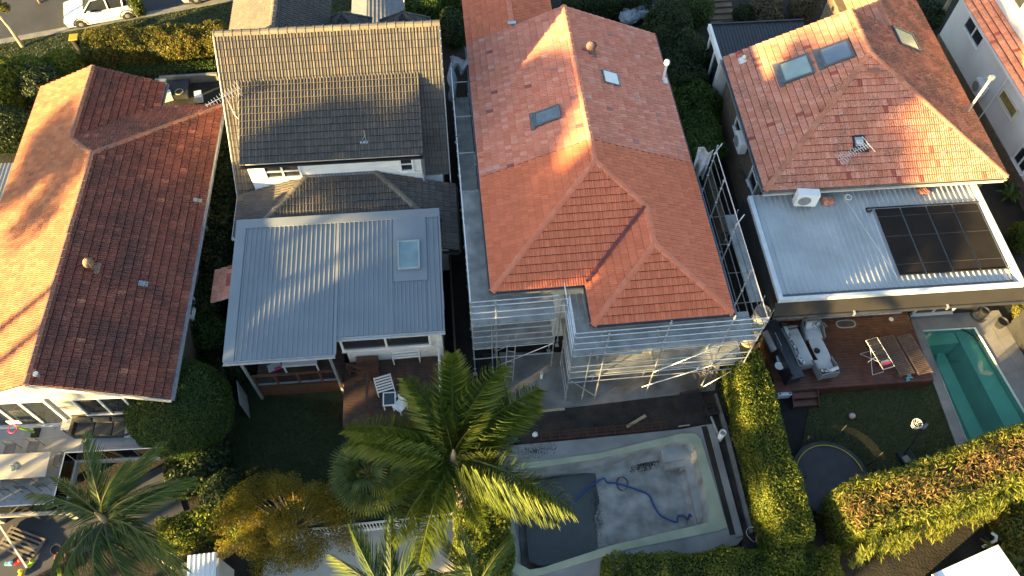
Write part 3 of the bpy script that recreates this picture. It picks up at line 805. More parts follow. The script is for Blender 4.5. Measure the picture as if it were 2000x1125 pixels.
def skylight(parent, c, ax, ay, n, fmat, glass, apron=None, fw=.07, hgt=.12):
    """roof window: ax, ay half-extent vectors in the roof plane"""
    c, ax, ay, n = Vector(c), Vector(ax), Vector(ay), Vector(n).normalized(); ux, uy = ax.normalized(), ay.normalized()
    mb = MB()
    for s_ in (-1, 1):
        mb.obox(c + ax * s_ + n * hgt / 2, ux * fw / 2, ay + uy * fw / 2, n * hgt / 2)
        mb.obox(c + ay * s_ + n * hgt / 2, ax - ux * fw / 2, uy * fw / 2, n * (hgt / 2 - .003))
    if apron: mb.obox(c + apron[0] + n * .045, apron[1], apron[2], n * .01)
    o = mb.build('skylight', fmat, parent)
    MB().obox(c + n * hgt * .7, ax * .97, ay * .97, n * .01).build('pane', glass, o)
    return o
M_skyframe = pm('skylight_frame', (.14, .15, .16), (.10, .11, .12), rough=.45, metal=.3)
skylight(t, (7.95, -4.25, fz2(-4.25) + .07), (.44, 0, 0), (0, .68, .034), (0, -.05, 1), pm('skylight_frame_pale', (.33, .37, .36), (.28, .31, .30), rough=.5), pm('skylight_glass_green', (.20, .30, .30), (.13, .20, .22), rough=.08, spec=.9, scale=1.1))
# extension walls, window, posts, verandah
MB().box(4.95, 9.15, -7.5, -2.4, -.03, 3.85).build('wall', M_render, t)
MB().box(.9, 4.90, -4.6, -2.4, -.03, 3.85).build('wall', M_boardwall, t)
window(t, (6.75, -7.5, 2.62), (1, 0, 0), 3.75, .92, M_white, 2, 1, .09)
window(t, (2.9, -4.6, 2.1), (1, 0, 0), 3.4, 2.1, M_white, 4, 1, .09, 'sliding_door')
window(t, (9.15, -5.2, 2.5), (0, 1, 0), .8, 1.0, M_white, 1, 2)
M_steelgrey = pm('grey_post', (.22, .24, .25), (.18, .19, .20), rough=.5)
for x in (.95, 4.55): MB().cbox((x, -8.55, -.03), .1, .1, 3.98).build('verandah_post', M_steelgrey, t)
MB().bar((.5, -8.5, 3.76), (4.8, -8.5, 3.76), .06, .18).build('beam', M_steelgrey, t)
MB().box(4.6, 9.2, -7.96, -7.9, 3.8, 3.98).build('fascia', M_white, t)

# aerial on its bent mast
an = thing('television_aerial', 'silver television aerial on a bent mast above the left edge of dark tiled roof', 'aerial', h2.w(.54, 2.46, zc(2.46)))
m_ = MB().path([(0, 0, -.1), (.02, 0, .1), (-.1, .02, .3), (-.16, .03, 1.55)], .022, 6); m_.build('mast', M_galv, an)
bd = (Vector((-12.05, 25.79, 7.80)) - Vector((-13.28, 24.88, 7.70))).normalized(); c0 = Vector((-.16, .03, 1.5))
bo = rod('boom', c0 - bd * .95, c0 + bd * .65, .016, M_galv, an, 6)
px_ = bd.cross(Vector((0, 0, 1))).normalized()
for k in range(11):
    q = c0 - bd * .9 + bd * (.145 * k); l = .11 + .03 * k
    rod('element', q - px_ * l, q + px_ * l, .009, M_galv, an, 5)
for s_ in (-1, 1):
    q = c0 + bd * .65
    rod('reflector_element', q + Vector((0, 0, .18 * s_)) - px_ * .32, q + Vector((0, 0, .18 * s_)) + px_ * .32, .009, M_galv, an, 5)
rod('boom_brace', c0 + bd * .65 - Vector((0, 0, .2)), c0 + bd * .65 + Vector((0, 0, .2)), .01, M_galv, an, 5)

# pyramid porch roofs of the street front
T_slate = tilemat('slate_tile', [(0, (.05, .05, .055)), (1, (.10, .095, .09))], .5, (.04, .04, .042), .45, .75, 1.2)
for k, (cx, cy) in enumerate(((4.95, 9.6), (8.0, 9.4))):
    o = thing('porch_turret', ('left' if k == 0 else 'right') + ' small dark slate pyramid roof peeking over the ridge of dark tiled house', 'roof', h2.w(cx, cy, 0), h2.yaw, 'pyramid porch roofs')
    TT = Tiles(o, Fr(tuple(h2.w(cx, cy))[:2], h2.yaw), .29, .33, .02, .03, 40)
    for a, b in (((-1, -1), (1, -1)), ((1, -1), (1, 1)), ((1, 1), (-1, 1)), ((-1, 1), (-1, -1))):
        TT.plane([(a[0] * 1.3, a[1] * 1.3, 4.6), (b[0] * 1.3, b[1] * 1.3, 4.6), (0, 0, 6.1)], T_slate)
    TT.finish()
    MB().box(-1.1, 1.1, -1.1, 1.1, -.03, 4.6).build('wall', M_boardwall, o)
    for a in ((-1, -1), (1, -1), (1, 1), (-1, 1)): ridge(o, (a[0] * 1.3, a[1] * 1.3, 4.6), (0, 0, 6.1), T_slate, .07)
o = thing('carport', 'flat grey metal carport roof with pale strip behind dark tiled house', 'carport', h2.w(4.9, 11.4), h2.yaw)
M_greysheet = pm('grey_sheet', (.22, .22, .22), (.17, .17, .17), rough=.5, metal=.2)
lay(o, .9, 2.9, 0, 4, 3.2, .7, .2, .03, M_greysheet)
MB().box(0, .85, 0, 4, 3.1, 3.24).build('pale_roof_strip', pm('pale_sheet', (.42, .42, .36), (.36, .36, .31), rough=.5), o)
for x in (.1, 2.8):
    for y in (.1, 3.9): block('post', (x, y, -.03), (.1, .1, 3.13), M_soffit, o)

# ================================================================== RED ROOFED HOUSE BEING RE-TILED (centre)
T_new = tilemat('new_terracotta', [(0, (.57, .158, .076)), (.5, (.62, .180, .087)), (1, (.67, .20, .10))], .25, (.46, .15, .085), .5, .85, 1.0, fine=.4)
T_used = tilemat('mixed_terracotta', [(0, (.55, .185, .112)), (.4, (.61, .22, .138)), (.85, (.66, .255, .165)), (.97, (.69, .31, .215)), (.985, (.6, .34, .26)), (.992, (.28, .10, .09)), (1, (.22, .085, .09))], .5, (.47, .22, .155), .46, .8, 1.0, fine=.5)
T_used.name = 'mixed_terracotta'
h3 = Fr((-.83, 17.26), 6.4)
t = house3 = thing('red_tiled_house', 'house with bright orange red terracotta hip roof, ringed by scaffolding', 'house', (h3.o[0], h3.o[1], 0), h3.yaw)
e3, s3 = 5.0, .428
X3 = 9.65; xr = X3 / 2; zr3 = e3 + xr * s3; yb = 14.8; ya = xr
wx0, wx1, wy = 3.9, 9.65, -1.95; wxr = (wx0 + wx1) / 2; wz = e3 + (wx1 - wx0) / 2 * s3; wh = (wx1 - wx0) / 2
ys = 6.03
zl3 = lambda x: e3 + x * s3
mb = MB(); mb.box(.4, 9.25, .4, 14.3, -.03, e3 - .05); mb.box(4.3, 9.24, -1.55, .4, -.03, e3 - .06)
mb.build('wall', M_render, t)
mb = MB(); gable_wall(mb, .42, 9.23, 14.3, 14.45, e3 - .1, e3 + .1, zr3 - .1, xr); mb.build('gable_wall', M_render, t)
T = Tiles(t, h3, .215, .34)
# older tiles on the street side of the joint, new ones this side
T.plane([(0, ys, e3), (0, yb, e3), (xr, yb, zr3), (xr, ys, zr3)], T_used, (0, 0, e3), .035)
T.plane([(X3, ys, e3), (X3, yb, e3), (xr, yb, zr3), (xr, ys, zr3)], T_used, (X3, 0, e3), .035)
T.plane([(0, 0, e3), (0, ys, e3), (xr, ys, zr3), (xr, ya, zr3)], T_new, (0, 0, e3), .06)
vx = wx0 + 0.0                                     # valley foot
# main hip facing the camera, left of the valley
zv = lambda y: e3 + y * s3
yv = wh                                            # where the wing ridge meets the hip plane
T.plane([(0, 0, e3), (wx0, 0, e3), (wxr, wh, wz), (xr, ya, zr3)], T_new, (0, 0, e3), .06)
# right slope runs on down to the wing's corner
T.plane([(X3, wh, e3), (X3, ys, e3), (xr, ys, zr3), (xr, ya, zr3), (wxr, wh, wz)], T_new, (X3, 0, e3), .06)
T.plane([(X3, wy, e3), (X3, wh, e3), (wxr, wh, wz), (wxr, wy + wh, wz)], T_new, (X3, 0, e3), .06)
T.plane([(wx0, wy, e3), (wx0, 0, e3), (wxr, wh, wz), (wxr, wy + wh, wz)], T_new, (wx0, wy, e3), .06)
T.plane([(wx0, wy, e3), (wx1, wy, e3), (wxr, wy + wh, wz)], T_new, (wx0, wy, e3), .06)
# street wing
fz3 = e3 + 2.3 * s3
T.plane([(0, yb, e3), (0, 19.5, e3), (2.3, 19.5, fz3), (2.3, yb, fz3)], T_new, (0, 0, e3), .03)
T.plane([(4.6, yb + .25, e3), (4.6, 19.5, e3), (2.3, 19.5, fz3), (2.3, yb + .25, fz3)], T_new, (4.6, 0, e3), .03)
T.finish()
T_capn = tilemat('new_ridge_caps', [(0, (.56, .17, .09)), (1, (.62, .21, .12))], .3, (.52, .23, .15), .5, .8, 1.5)
T_capu = tilemat('used_ridge_caps', [(0, (.54, .18, .105)), (.7, (.6, .24, .15)), (1, (.62, .34, .24))], .3, (.42, .24, .18), .5, .8, 1.5)
ridge(t, (xr, yb, zr3), (xr, ys, zr3), T_capu, .12); ridge(t, (xr, ys, zr3), (xr, ya, zr3), T_capn, .12)
ridge(t, (0, 0, e3), (xr, ya, zr3), T_capn, .125); ridge(t, (X3 - wh, wh, wz), (xr, ya, zr3), T_capn, .125)
ridge(t, (wxr, wy + wh, wz), (wxr, wh, wz), T_capn, .125)
ridge(t, (wx0, wy, e3), (wxr, wy + wh, wz), T_capn, .125); ridge(t, (wx1, wy, e3), (wxr, wy + wh, wz), T_capn, .125)
ridge(t, (2.3, 19.5, fz3), (2.3, yb + .3, fz3), T_capn, .12)
vl = MB()
vdir = Vector((wxr - wx0, wh, wz - e3))
vl.bar(Vector((wx0, 0, e3 + .19)) + vdir * .01, Vector((wx0, 0, e3 + .19)) + vdir * .97, .13, .02); vl.build('valley_flashing', pm('maroon_flashing', (.17, .045, .045), (.12, .035, .035), rough=.5), t)
M_seam = pm('sarking_edge', (.14, .05, .035), (.10, .04, .03), rough=.9)
for sx in (0, 1):
    a = Vector((0 if sx == 0 else X3, ys + .0, e3 + .07)); b = Vector((xr, ys + .0, zr3 + .07)); MB().bar(a, b, .04, .05).build('joint_strip', M_seam, t)
g3 = pm('grey_blue_gutter', (.20, .23, .26), (.15, .17, .19), rough=.4, metal=.4)
gutter(t, (0, 0, e3), (0, yb, e3), g3, out=(-1, 0, 0)); gutter(t, (0, 0, e3), (wx0, 0, e3), g3, out=(0, -1, 0)); gutter(t, (wx0, 0, e3), (wx0, wy, e3), g3, out=(-1, 0, 0)); gutter(t, (wx0, wy, e3), (wx1, wy, e3), g3, out=(0, -1, 0)); gutter(t, (X3, wy, e3), (X3, yb, e3), g3, out=(1, 0, 0))
for a, b in (((0, yb + .03, e3 - .06), (xr, yb + .03, zr3 - .06)), ((X3, yb + .03, e3 - .06), (xr, yb + .03, zr3 - .06))): MB().bar(a, b, .04, .18).build('bargeboard', M_soffit, t)
MB().box(.3, 4.3, 14.45, 19.2, -.03, e3 - .06).build('wall', M_render, t)
MB().box(2.1, 2.5, 14.9, 15.1, fz3 + .02, fz3 + .16).build('lead_flashing', M_galv, t)
n_l = Vector((-s3, 0, 1)).normalized(); n_r = Vector((s3, 0, 1)).normalized(); u_l = Vector((1, 0, s3)).normalized(); u_r = Vector((1, 0, -s3)).normalized()
skylight(t, Vector((3.28, 8.17, zl3(3.28))) + n_l * .07, u_l * .58, (0, .37, 0), n_l, M_skyframe, pm('skylight_glass_dark', (.10, .13, .16), (.13, .17, .19), rough=.08, spec=.9), (u_l * -.74, u_l * .1, Vector((0, .52, 0))))
sk = skylight(t, Vector((6.47, 10.35, e3 + (X3 - 6.47) * s3)) + n_r * .07, u_r * .4, (0, .4, 0), n_r, M_skyframe, pm('milky_dome', (.66, .67, .66), (.58, .6, .6), rough=.35), None, .05, .09)
turbine(t, Vector((5.75, 11.8, e3 + (X3 - 5.75) * s3 + .04)), pm('terracotta_vent', (.21, .12, .10), (.17, .10, .085), rough=.6), .2)
vp = MB().tube((9.4, 11.3, e3 - .1), (9.4, 11.3, e3 + 1.25), .065, 10); vp.lathe([(.065, 0), (.13, .02), (.15, .12), (.12, .22), (.03, .26)], (9.4, 11.3, e3 + 1.2), 12); vp.box(9.2, 9.62, 11.1, 11.5, e3 + .14, e3 + .17)
vp.build('vent_pipe', M_white, t, smooth=True)
for x, y, w, hh, z in ((1.6, .4, 1.8, 2.1, 1.4), (5.6, -1.55, 1.6, 2.1, 1.35), (7.9, -1.55, 1.6, 2.1, 1.35)): window(t, (x, y, z), (1, 0, 0), w, hh, M_dark, 2, 1, .08, 'sliding_door')


# ================================================================== ORANGE HIP ROOF HOUSE WITH METAL ROOFED EXTENSION (right)
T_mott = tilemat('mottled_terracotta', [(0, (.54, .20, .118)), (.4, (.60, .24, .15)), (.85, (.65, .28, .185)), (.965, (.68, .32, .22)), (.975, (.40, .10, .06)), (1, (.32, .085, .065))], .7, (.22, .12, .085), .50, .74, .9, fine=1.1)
T_mott2 = tilemat('darker_terracotta', [(0, (.32, .10, .055)), (.4, (.42, .145, .08)), (.9, (.5, .19, .11)), (1, (.25, .08, .06))], .88, (.12, .075, .055), .42, .66, .8, fine=1.1)  # darker tile ramp with heavier dark blotches, for the right-hand slopes
h4 = Fr((11.54, 23.37), 5.3)
t = house4 = thing('orange_tiled_house', 'house with mottled orange terracotta hip roof and pale ribbed metal roof extension', 'house', (h4.o[0], h4.o[1], 0), h4.yaw)
e4, s4 = 4.3, .47; X4 = 11.5; xr4 = 5.75; zr4 = e4 + xr4 * s4; yb4 = 8.8
T = Tiles(t, h4, .215, .34)
T.plane([(0, 0, e4), (0, yb4, e4), (xr4, yb4, zr4), (xr4, xr4, zr4)], T_mott, (0, 0, e4), .05)
T.plane([(0, 0, e4), (X4, 0, e4), (xr4, xr4, zr4)], T_mott, (0, 0, e4), .05)
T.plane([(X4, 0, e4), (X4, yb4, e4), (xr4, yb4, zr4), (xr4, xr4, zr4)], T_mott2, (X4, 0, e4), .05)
wz4 = e4 + 3.3 * s4
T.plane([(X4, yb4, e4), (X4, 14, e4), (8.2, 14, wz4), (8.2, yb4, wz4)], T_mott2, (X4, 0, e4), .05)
e5 = wz4 - 1.3 * s4
T.plane([(6.9, yb4, e5), (6.9, 14, e5), (8.2, 14, wz4), (8.2, yb4, wz4)], T_mott, (6.9, yb4, e5), .05)
T.finish()
T_cap4 = tilemat('terracotta_caps', [(0, (.40, .15, .09)), (1, (.50, .22, .13))], .5, (.24, .13, .09), .48, .75, 1.6)
ridge(t, (xr4, yb4, zr4), (xr4, xr4, zr4), T_cap4, .125); ridge(t, (0, 0, e4), (xr4, xr4, zr4), T_cap4, .125); ridge(t, (X4, 0, e4), (xr4, xr4, zr4), T_cap4, .125); ridge(t, (8.2, 14, wz4), (8.2, yb4, wz4), T_cap4, .115)
gutter(t, (0, 0, e4), (0, yb4, e4), out=(-1, 0, 0)); gutter(t, (0, 0, e4), (X4, 0, e4), pm('beige_gutter', (.30, .28, .24), (.22, .21, .18), rough=.6), out=(0, -1, 0)); gutter(t, (X4, 0, e4), (X4, 14, e4), out=(1, 0, 0))
MB().box(0, X4, -.02, .03, e4 - .34, e4 - .08).build('fascia', M_soffit, t)
# sandstone block walls
m, nt, N, L, b = newmat('sandstone_wall'); MATS['sandstone_wall'] = m
geo = N.new('ShaderNodeNewGeometry'); sx = N.new('ShaderNodeSeparateXYZ'); cx = N.new('ShaderNodeCombineXYZ'); ad = N.new('ShaderNodeMath'); ad.operation = 'ADD'
L.new(geo.outputs['Position'], sx.inputs[0]); L.new(sx.outputs[0], ad.inputs[0]); L.new(sx.outputs[1], ad.inputs[1]); L.new(ad.outputs[0], cx.inputs[0]); L.new(sx.outputs[2], cx.inputs[1])
br = N.new('ShaderNodeTexBrick'); br.inputs['Scale'].default_value = 1.6; br.inputs['Color1'].default_value = (.20, .145, .088, 1); br.inputs['Color2'].default_value = (.14, .10, .065, 1); br.inputs['Mortar'].default_value = (.085, .068, .05, 1); br.inputs['Mortar Size'].default_value = .02
L.new(cx.outputs[0], br.inputs['Vector']); L.new(br.outputs[0], b.inputs['Base Color']); b.inputs['Roughness'].default_value = .9
bp = N.new('ShaderNodeBump'); bp.inputs['Strength'].default_value = .6; bp.inputs['Distance'].default_value = .03; bp.invert = True
L.new(br.outputs['Fac'], bp.inputs['Height']); L.new(bp.outputs[0], b.inputs['Normal'])
M_sand = m
mb = MB(); mb.box(.45, 11.05, .45, 8.5, -.03, e4 - .03); mb.box(7.15, 11.04, 8.5, 13.6, -.03, e4 - .04); mb.build('wall', M_sand, t)
mb = MB(); gable_wall(mb, .47, 11.03, 8.45, 8.55, e4 - .1, e4 + .12, zr4 - .1, xr4); mb.build('gable_wall', M_cream, t)
for a, b_ in (((0, yb4 + .03, e4 - .06), (xr4, yb4 + .03, zr4 - .06)), ((X4, yb4 + .03, e4 - .06), (xr4, yb4 + .03, zr4 - .06))): MB().bar(a, b_, .04, .18).build('bargeboard', M_dark, t)
n_l = Vector((-s4, 0, 1)).normalized(); n_r = Vector((s4, 0, 1)).normalized(); u_l = Vector((1, 0, s4)).normalized(); u_r = Vector((1, 0, -s4)).normalized(); n_f = Vector((0, -s4, 1)).normalized(); u_f = Vector((0, 1, s4)).normalized()
zl4 = lambda x: e4 + x * s4
M_sg1 = pm('skylight_glass_pale', (.30, .38, .36), (.22, .29, .28), rough=.1, spec=.9, scale=.9)
M_sg2 = pm('skylight_glass_blue', (.16, .20, .26), (.13, .17, .22), rough=.1, spec=.9, scale=.9)
skylight(t, Vector((2.78, 6.3, zl4(2.78))) + n_l * .08, u_l * .68, (0, .62, 0), n_l, M_skyframe, M_sg1, (u_l * -.85, u_l * .12, Vector((0, .78, 0))), .1)
skylight(t, Vector((4.5, 6.35, zl4(4.5))) + n_l * .08, u_l * .66, (0, .56, 0), n_l, M_skyframe, M_sg2, (u_l * -.82, u_l * .12, Vector((0, .7, 0))), .1)
skylight(t, Vector((8.85, 8.05, zl4(X4 - 8.85))) + n_r * .08, u_r * .68, (0, .6, 0), n_r, M_skyframe, pm('skylight_glass_moss', (.12, .15, .09), (.09, .11, .07), rough=.2, spec=.7), None, .07)
vd = skylight(t, Vector((4.63, 1.86, zl4(1.86))) + n_f * .08, (.24, 0, 0), u_f * .25, n_f, M_dark, pm('dome_clear', (.45, .49, .50), (.36, .4, .41), rough=.12, spec=.9), (u_f * -.42, Vector((.42, 0, 0)), u_f * .09), .07, .1)
MB().lathe([(.19, 0), (.17, .06), (.11, .11), (.02, .13)], Vector((4.63, 1.86, zl4(1.86))) + n_f * .17, 14).build('dome', MATS['dome_clear'], vd, smooth=True)
pv = MB().lathe([(.06, -.1), (.06, .28), (.1, .29), (.09, .36), (.02, .38)], (.78, 8.1, zl4(.78)), 10); pv.obox(Vector((.78, 8.1, zl4(.78))) + n_l * .1, u_l * .2, (0, .2, 0), n_l * .012); pv.build('vent_pipe', M_white, t)
MB().lathe([(.33, -.06), (.33, .02), (.28, .03), (.02, .035)], Vector((5.75, 4.95, zl4(4.95) + .1)), 12).build('mortar_patch', T_cap4, t)
MB().obox(Vector((8.6, 1.2, zl4(1.2))) + n_f * .1, (.1, 0, 0), u_f * .08, n_f * .02).build('lead_patch', M_gutter, t)
# side windows, wall air conditioner
window(t, (.45, 2.0, 2.9), (0, 1, 0), 1.0, 1.6, M_white, 1, 2, .08, out=(-1, 0, 0))
window(t, (.45, 5.4, 3.0), (0, 1, 0), .9, 1.2, M_white, 1, 2, .08, out=(-1, 0, 0))
mb = MB(); mb.path([(.36, .8, 4.1), (.33, .8, 2.2), (.33, 2.9, 1.9), (.3, 3.6, 1.7)], .05, 6); mb.build('downpipe', M_dark, t)
mb = MB(); mb.path([(-.02, -.05, 4.15), (.25, .3, 3.9), (.36, .35, 3.7), (.36, .35, 0)], .05, 6); mb.build('downpipe', M_gutter, t)

# ---- lean-to at the street end with white glazed side
o = thing('side_verandah', 'dark ribbed lean-to with white framed glazed side at far left of orange tiled house', 'verandah', h4.w(0, 8.85), h4.yaw)
M_char = pm('charcoal_sheet', (.040, .042, .048), (.032, .034, .038), rough=.4, metal=.2)
lay(o, .05, 5.1, .05, 2.8, 3.9, .76, .2, .035, M_char)
MB().box(-.1, .05, -.05, 2.85, 3.78, 4.1).build('fascia', M_white, o); MB().box(.05, 5.1, 2.8, 2.9, 3.78, 4.12).build('fascia', M_dark, o)
MB().box(.1, 5.0, .1, 2.7, -.03, 3.8).build('wall', M_boardwall, o)
window(o, (.1, 1.35, 2.4), (0, 1, 0), 2.2, 2.4, M_white, 2, 1, .12, out=(-1, 0, 0))

# ---- flat extension with pale ribbed roof
M_pale = pm('pale_steel_roof', (.46, .475, .47), (.36, .37, .365), rough=.45, metal=.05, scale=.7, detail=10, spec=.45)
ex0, ex1, ey0, ey1 = -.6, 10.35, -5.5, .18; pz = 3.8
msl = .02
lay(t, ex0 + .2, ex1 - .25, ey0 + .42, ey1 + .15, pz - .28, .76, .25, .045, M_pale)
M_cap = pm('parapet_cap', (.60, .63, .64), (.52, .55, .56), rough=.45, metal=.15)
for nm, bx in (('left', (ex0, ex0 + .2, ey0, ey1, 3.2, pz)), ('front', (ex0 + .2, ex1 - .22, ey0, ey0 + .14, 3.2, pz - .003)), ('right', (ex1 - .22, ex1, ey0, ey1, 3.2, pz))):
    MB().box(*bx).build('parapet', M_cap, t)
MB().box(ex0 + .2, ex1 - .22, ey0 + .14, ey0 + .42, 3.3, 3.46).build('box_gutter', M_gutter, t)
MB().box(ex0 - .02, ex0, ey0 + .02, ey1 - .02, -.03, 3.6).build('side_cladding', M_dark, t)
MB().box(ex0, ex1 - .1, -4.72, ey1 + .3, -.03, 3.25).build('wall', M_dark, t)
# dark sloping awning along the front
M_awn = pm('dark_awning', (.024, .021, .018), (.018, .016, .014), rough=.55, scale=.8)
MB().slab([(ex0 - .1, ey0 - .015, 3.55), (ex1 + .3, ey0 - .015, 3.55), (ex1 + .3, ey0 - .33, 2.95), (ex0 - .1, ey0 - .33, 2.95)], .05).build('awning', M_awn, t)
MB().tube((ex0 - .1, ey0 - .37, 2.88), (ex1 + .3, ey0 - .37, 2.88), .085, 10).build('awning_roller', M_dark, t, smooth=True)
for x in (2.9, 7.1): MB().box(x - .04, x + .04, ey0 - .46, ey0 - .28, 2.78, 3.0).build('roller_bracket', M_galv, t)
for i in range(7):
    x = .35 + i * .93
    window(t, (x, -4.72, 1.72), (1, 0, 0), .84, 2.2, M_soffit, 1, 1, .07, 'glass_door')
window(t, (8.0, -4.72, 1.5), (1, 0, 0), 1.9, 2.3, M_soffit, 2, 1, .08, 'sliding_door')
# water tank at the left corner
wt = thing('water_tank', 'cream slimline round tank at corner of the dark awning beside scaffolding', 'tank', h4.w(-.95, -5.4))
MB().lathe([(.36, -.03), (.36, 2.6), (.38, 2.62), (.38, 2.68), (.33, 2.7), (.30, 2.5), (.02, 2.48)], (0, 0, 0), 20).build('tank_body', pm('tank_cream', (.42, .38, .30), (.34, .31, .25), rough=.6), wt, smooth=True)
for z in (.6, 1.2, 1.8, 2.35): MB().lathe([(.362, 0), (.385, .03), (.385, .07), (.362, .1)], (0, 0, z), 20).build('tank_rib', MATS['tank_cream'], wt, smooth=True)

# ---- rooftop things of the extension
def aircon(label, loc, yaw, w=.95, d=.4, h=.75, legs=True):
    o = thing('air_conditioner', label, 'air conditioner', loc, yaw)
    MB().box(-w / 2, w / 2, -d / 2, d / 2, .1, .1 + h).build('casing', M_white, o, bevel=.02)
    g = MB().lathe([(.27, 0), (.29, .02), (.27, .03)], (0, 0, 0), 20)
    gr = g.build('fan_grille', pm('grille_grey', (.25, .25, .24), (.2, .2, .2), rough=.5), o); gr.matrix_basis = Matrix.Translation((-.12, -d / 2 - .005, .1 + h / 2)) @ Matrix.Rotation(R(90), 4, 'X')
    fb = MB()
    for k in range(5):
        a = k * 2 * math.pi / 5; fb.add([(0, 0, .012), (.25 * math.cos(a), .25 * math.sin(a), .01), (.25 * math.cos(a + .75), .25 * math.sin(a + .75), .014)], [(0, 1, 2)])
    fo = fb.build('fan_blades', M_dark, gr)
    if legs:
        for x in (-w / 2 + .15, w / 2 - .15): block('foot', (x, 0, 0), (.07, d, .1), M_galv, o)
    return o
rf = pz - .28 + .02 * 5.2 + .05
aircon('white air conditioner unit standing on the pale metal roof below orange eave', h4.w(1.85, -.45, rf + .07), h4.yaw - 6, 1.0, .42, .8)
aw = aircon('white air conditioner hung on the sandstone side wall of orange tiled house', h4.w(.1, 4.0, 2.75), h4.yaw - 88, .95, .38, .72, False)
for s_ in (-.3, .3): MB().box(s_ - .02, s_ + .02, -.1, .42, .05, .1).build('bracket', M_galv, aw)
def tile_stack(label, loc, yaw, n):
    o = thing('tile_stack', label, 'roof tiles', loc, yaw, 'spare tiles left on the metal roof')
    tv, tf = T.tile_verts(); me = bpy.data.meshes.new('tile'); me.from_pydata([tuple(v) for v in tv], [], [tuple(map(int, f)) for f in tf]); me.materials.append(T_mott)
    at = me.attributes.new('tint', 'FLOAT', 'FACE'); at.data.foreach_set('value', [-1.] * len(tf))
    for k in range(n):
        for c in range(2):
            q = inst('tile', me, o, Matrix.Translation((c * .24 - .24 + random.uniform(-.02, .02), -.17 + random.uniform(-.03, .03), .035 * k)) @ Matrix.Rotation(random.uniform(-.12, .12), 4, 'Z'))
    return o
tile_stack('square stack of spare orange tiles beside the rooftop air conditioner', h4.w(3.05, -.35, rf), h4.yaw, 6)
tile_stack('loose pile of spare orange tiles near the solar matting under the eave', h4.w(7.75, -.08, rf), h4.yaw + 8, 4)
# solar pool matting
sm = thing('solar_pool_heater', 'four black solar pool heating mats with steel gaps on pale metal roof', 'solar panel', h4.w(5.1, -4.5, pz - .28 + .065), h4.yaw)
sm.rotation_euler = (math.atan(.02), 0, R(h4.yaw))
M_mat = pm('solar_matting', (.014, .012, .011), (.020, .017, .015), rough=.85, scale=1.2, spec=.15)
mw = 4.95 / 4
for k in range(4):
    mt = MB(); n = 30
    x0 = k * mw + .03; x1 = (k + 1) * mw - .05
    for i in range(n):
        a = x0 + (x1 - x0) * i / n; b_ = x0 + (x1 - x0) * (i + .85) / n; mt.box(a, b_, 0, 3.55, .03, .05)
    mt.box(x0, x1, .01, 3.54, .012, .034)
    mo = mt.build('mat', M_mat, sm)
    for y in (.5, 2.0, 3.1): MB().box(x0, x1, y, y + .018, .052, .06).build('strap', pm('strap_grey', (.075, .068, .062), (.055, .05, .046)), mo)
rod('header_pipe', (-.25, 3.62, .07), (5.0, 3.62, .07), .035, M_black, sm); rod('header_pipe', (0, -.05, .07), (5.0, -.05, .07), .03, M_black, sm)
MB().path([(-.25, 3.62, .07), (-.38, 3.6, .08), (-.4, 3.45, .08), (-.28, 3.42, .06), (-.15, 3.5, .06)], .045, 6).build('pipe_bend', M_black, sm)
MB().path([(5.05, 3.5, .05), (5.15, 2.2, .05), (5.1, 1.6, .09), (5.2, .9, .05), (5.2, 0, .05)], .03, 6).build('return_pipe', M_black, sm)
# satellite style loop dish and thin mast on the metal roof
o = thing('loop_aerial', 'small white loop aerial with stay wires under the orange eave', 'aerial', h4.w(3.95, -.35, rf))
MB().path([(.16 * math.cos(k * math.pi / 8), .16 * math.sin(k * math.pi / 8), .28) for k in range(16)], .014, 5, closed=True).build('loop', M_white, o)
rod('stem', (0, .16, 0), (0, .16, .28), .015, M_white, o); rod('cable', (0, 0, .02), (1.35, -4.2, .03), .008, M_white, o, 5)
# aerial on the hip roof
an = thing('yagi_aerial', 'spindly many pronged aerial on a mast above front slope of orange roof', 'aerial', h4.w(3.87, .75, zl4(.75)))
rod('mast', (0, 0, -.1), (0, 0, 1.35), .018, M_galv, an, 6)
bd = Vector((.86, .36, .32)).normalized(); c0 = Vector((0, 0, 1.2)); px_ = bd.cross(Vector((0, 0, 1))).normalized()
rod('boom', c0 - bd * .8, c0 + bd * .75, .014, M_galv, an, 6)
for k in range(14):
    q = c0 - bd * .75 + bd * (.11 * k); l = .18 if k > 3 else .34 - .03 * k
    rod('element', q - px_ * l, q + px_ * l, .009, M_galv, an, 5)
rod('element', c0 + bd * .7 - px_ * .5, c0 + bd * .7 + px_ * .5, .009, M_galv, an, 5)
# service mast at the right eave
sv = thing('service_mast', 'pale timber service mast leaning over right eave of orange tiled house', 'mast', h4.w(11.0, 3.95, 4.4))
rod('pole', (0, 0, -.3), (.05, 0, 2.4), .06, pm('pale_pole', (.5, .46, .4), (.42, .38, .33)), sv)
MB().box(-.06, .16, -.07, .07, 2.3, 2.5).build('insulator_head', M_galv, sv)
rod('insulator', (-.05, 0, 2.45), (.2, 0, 2.45), .03, M_white, sv)

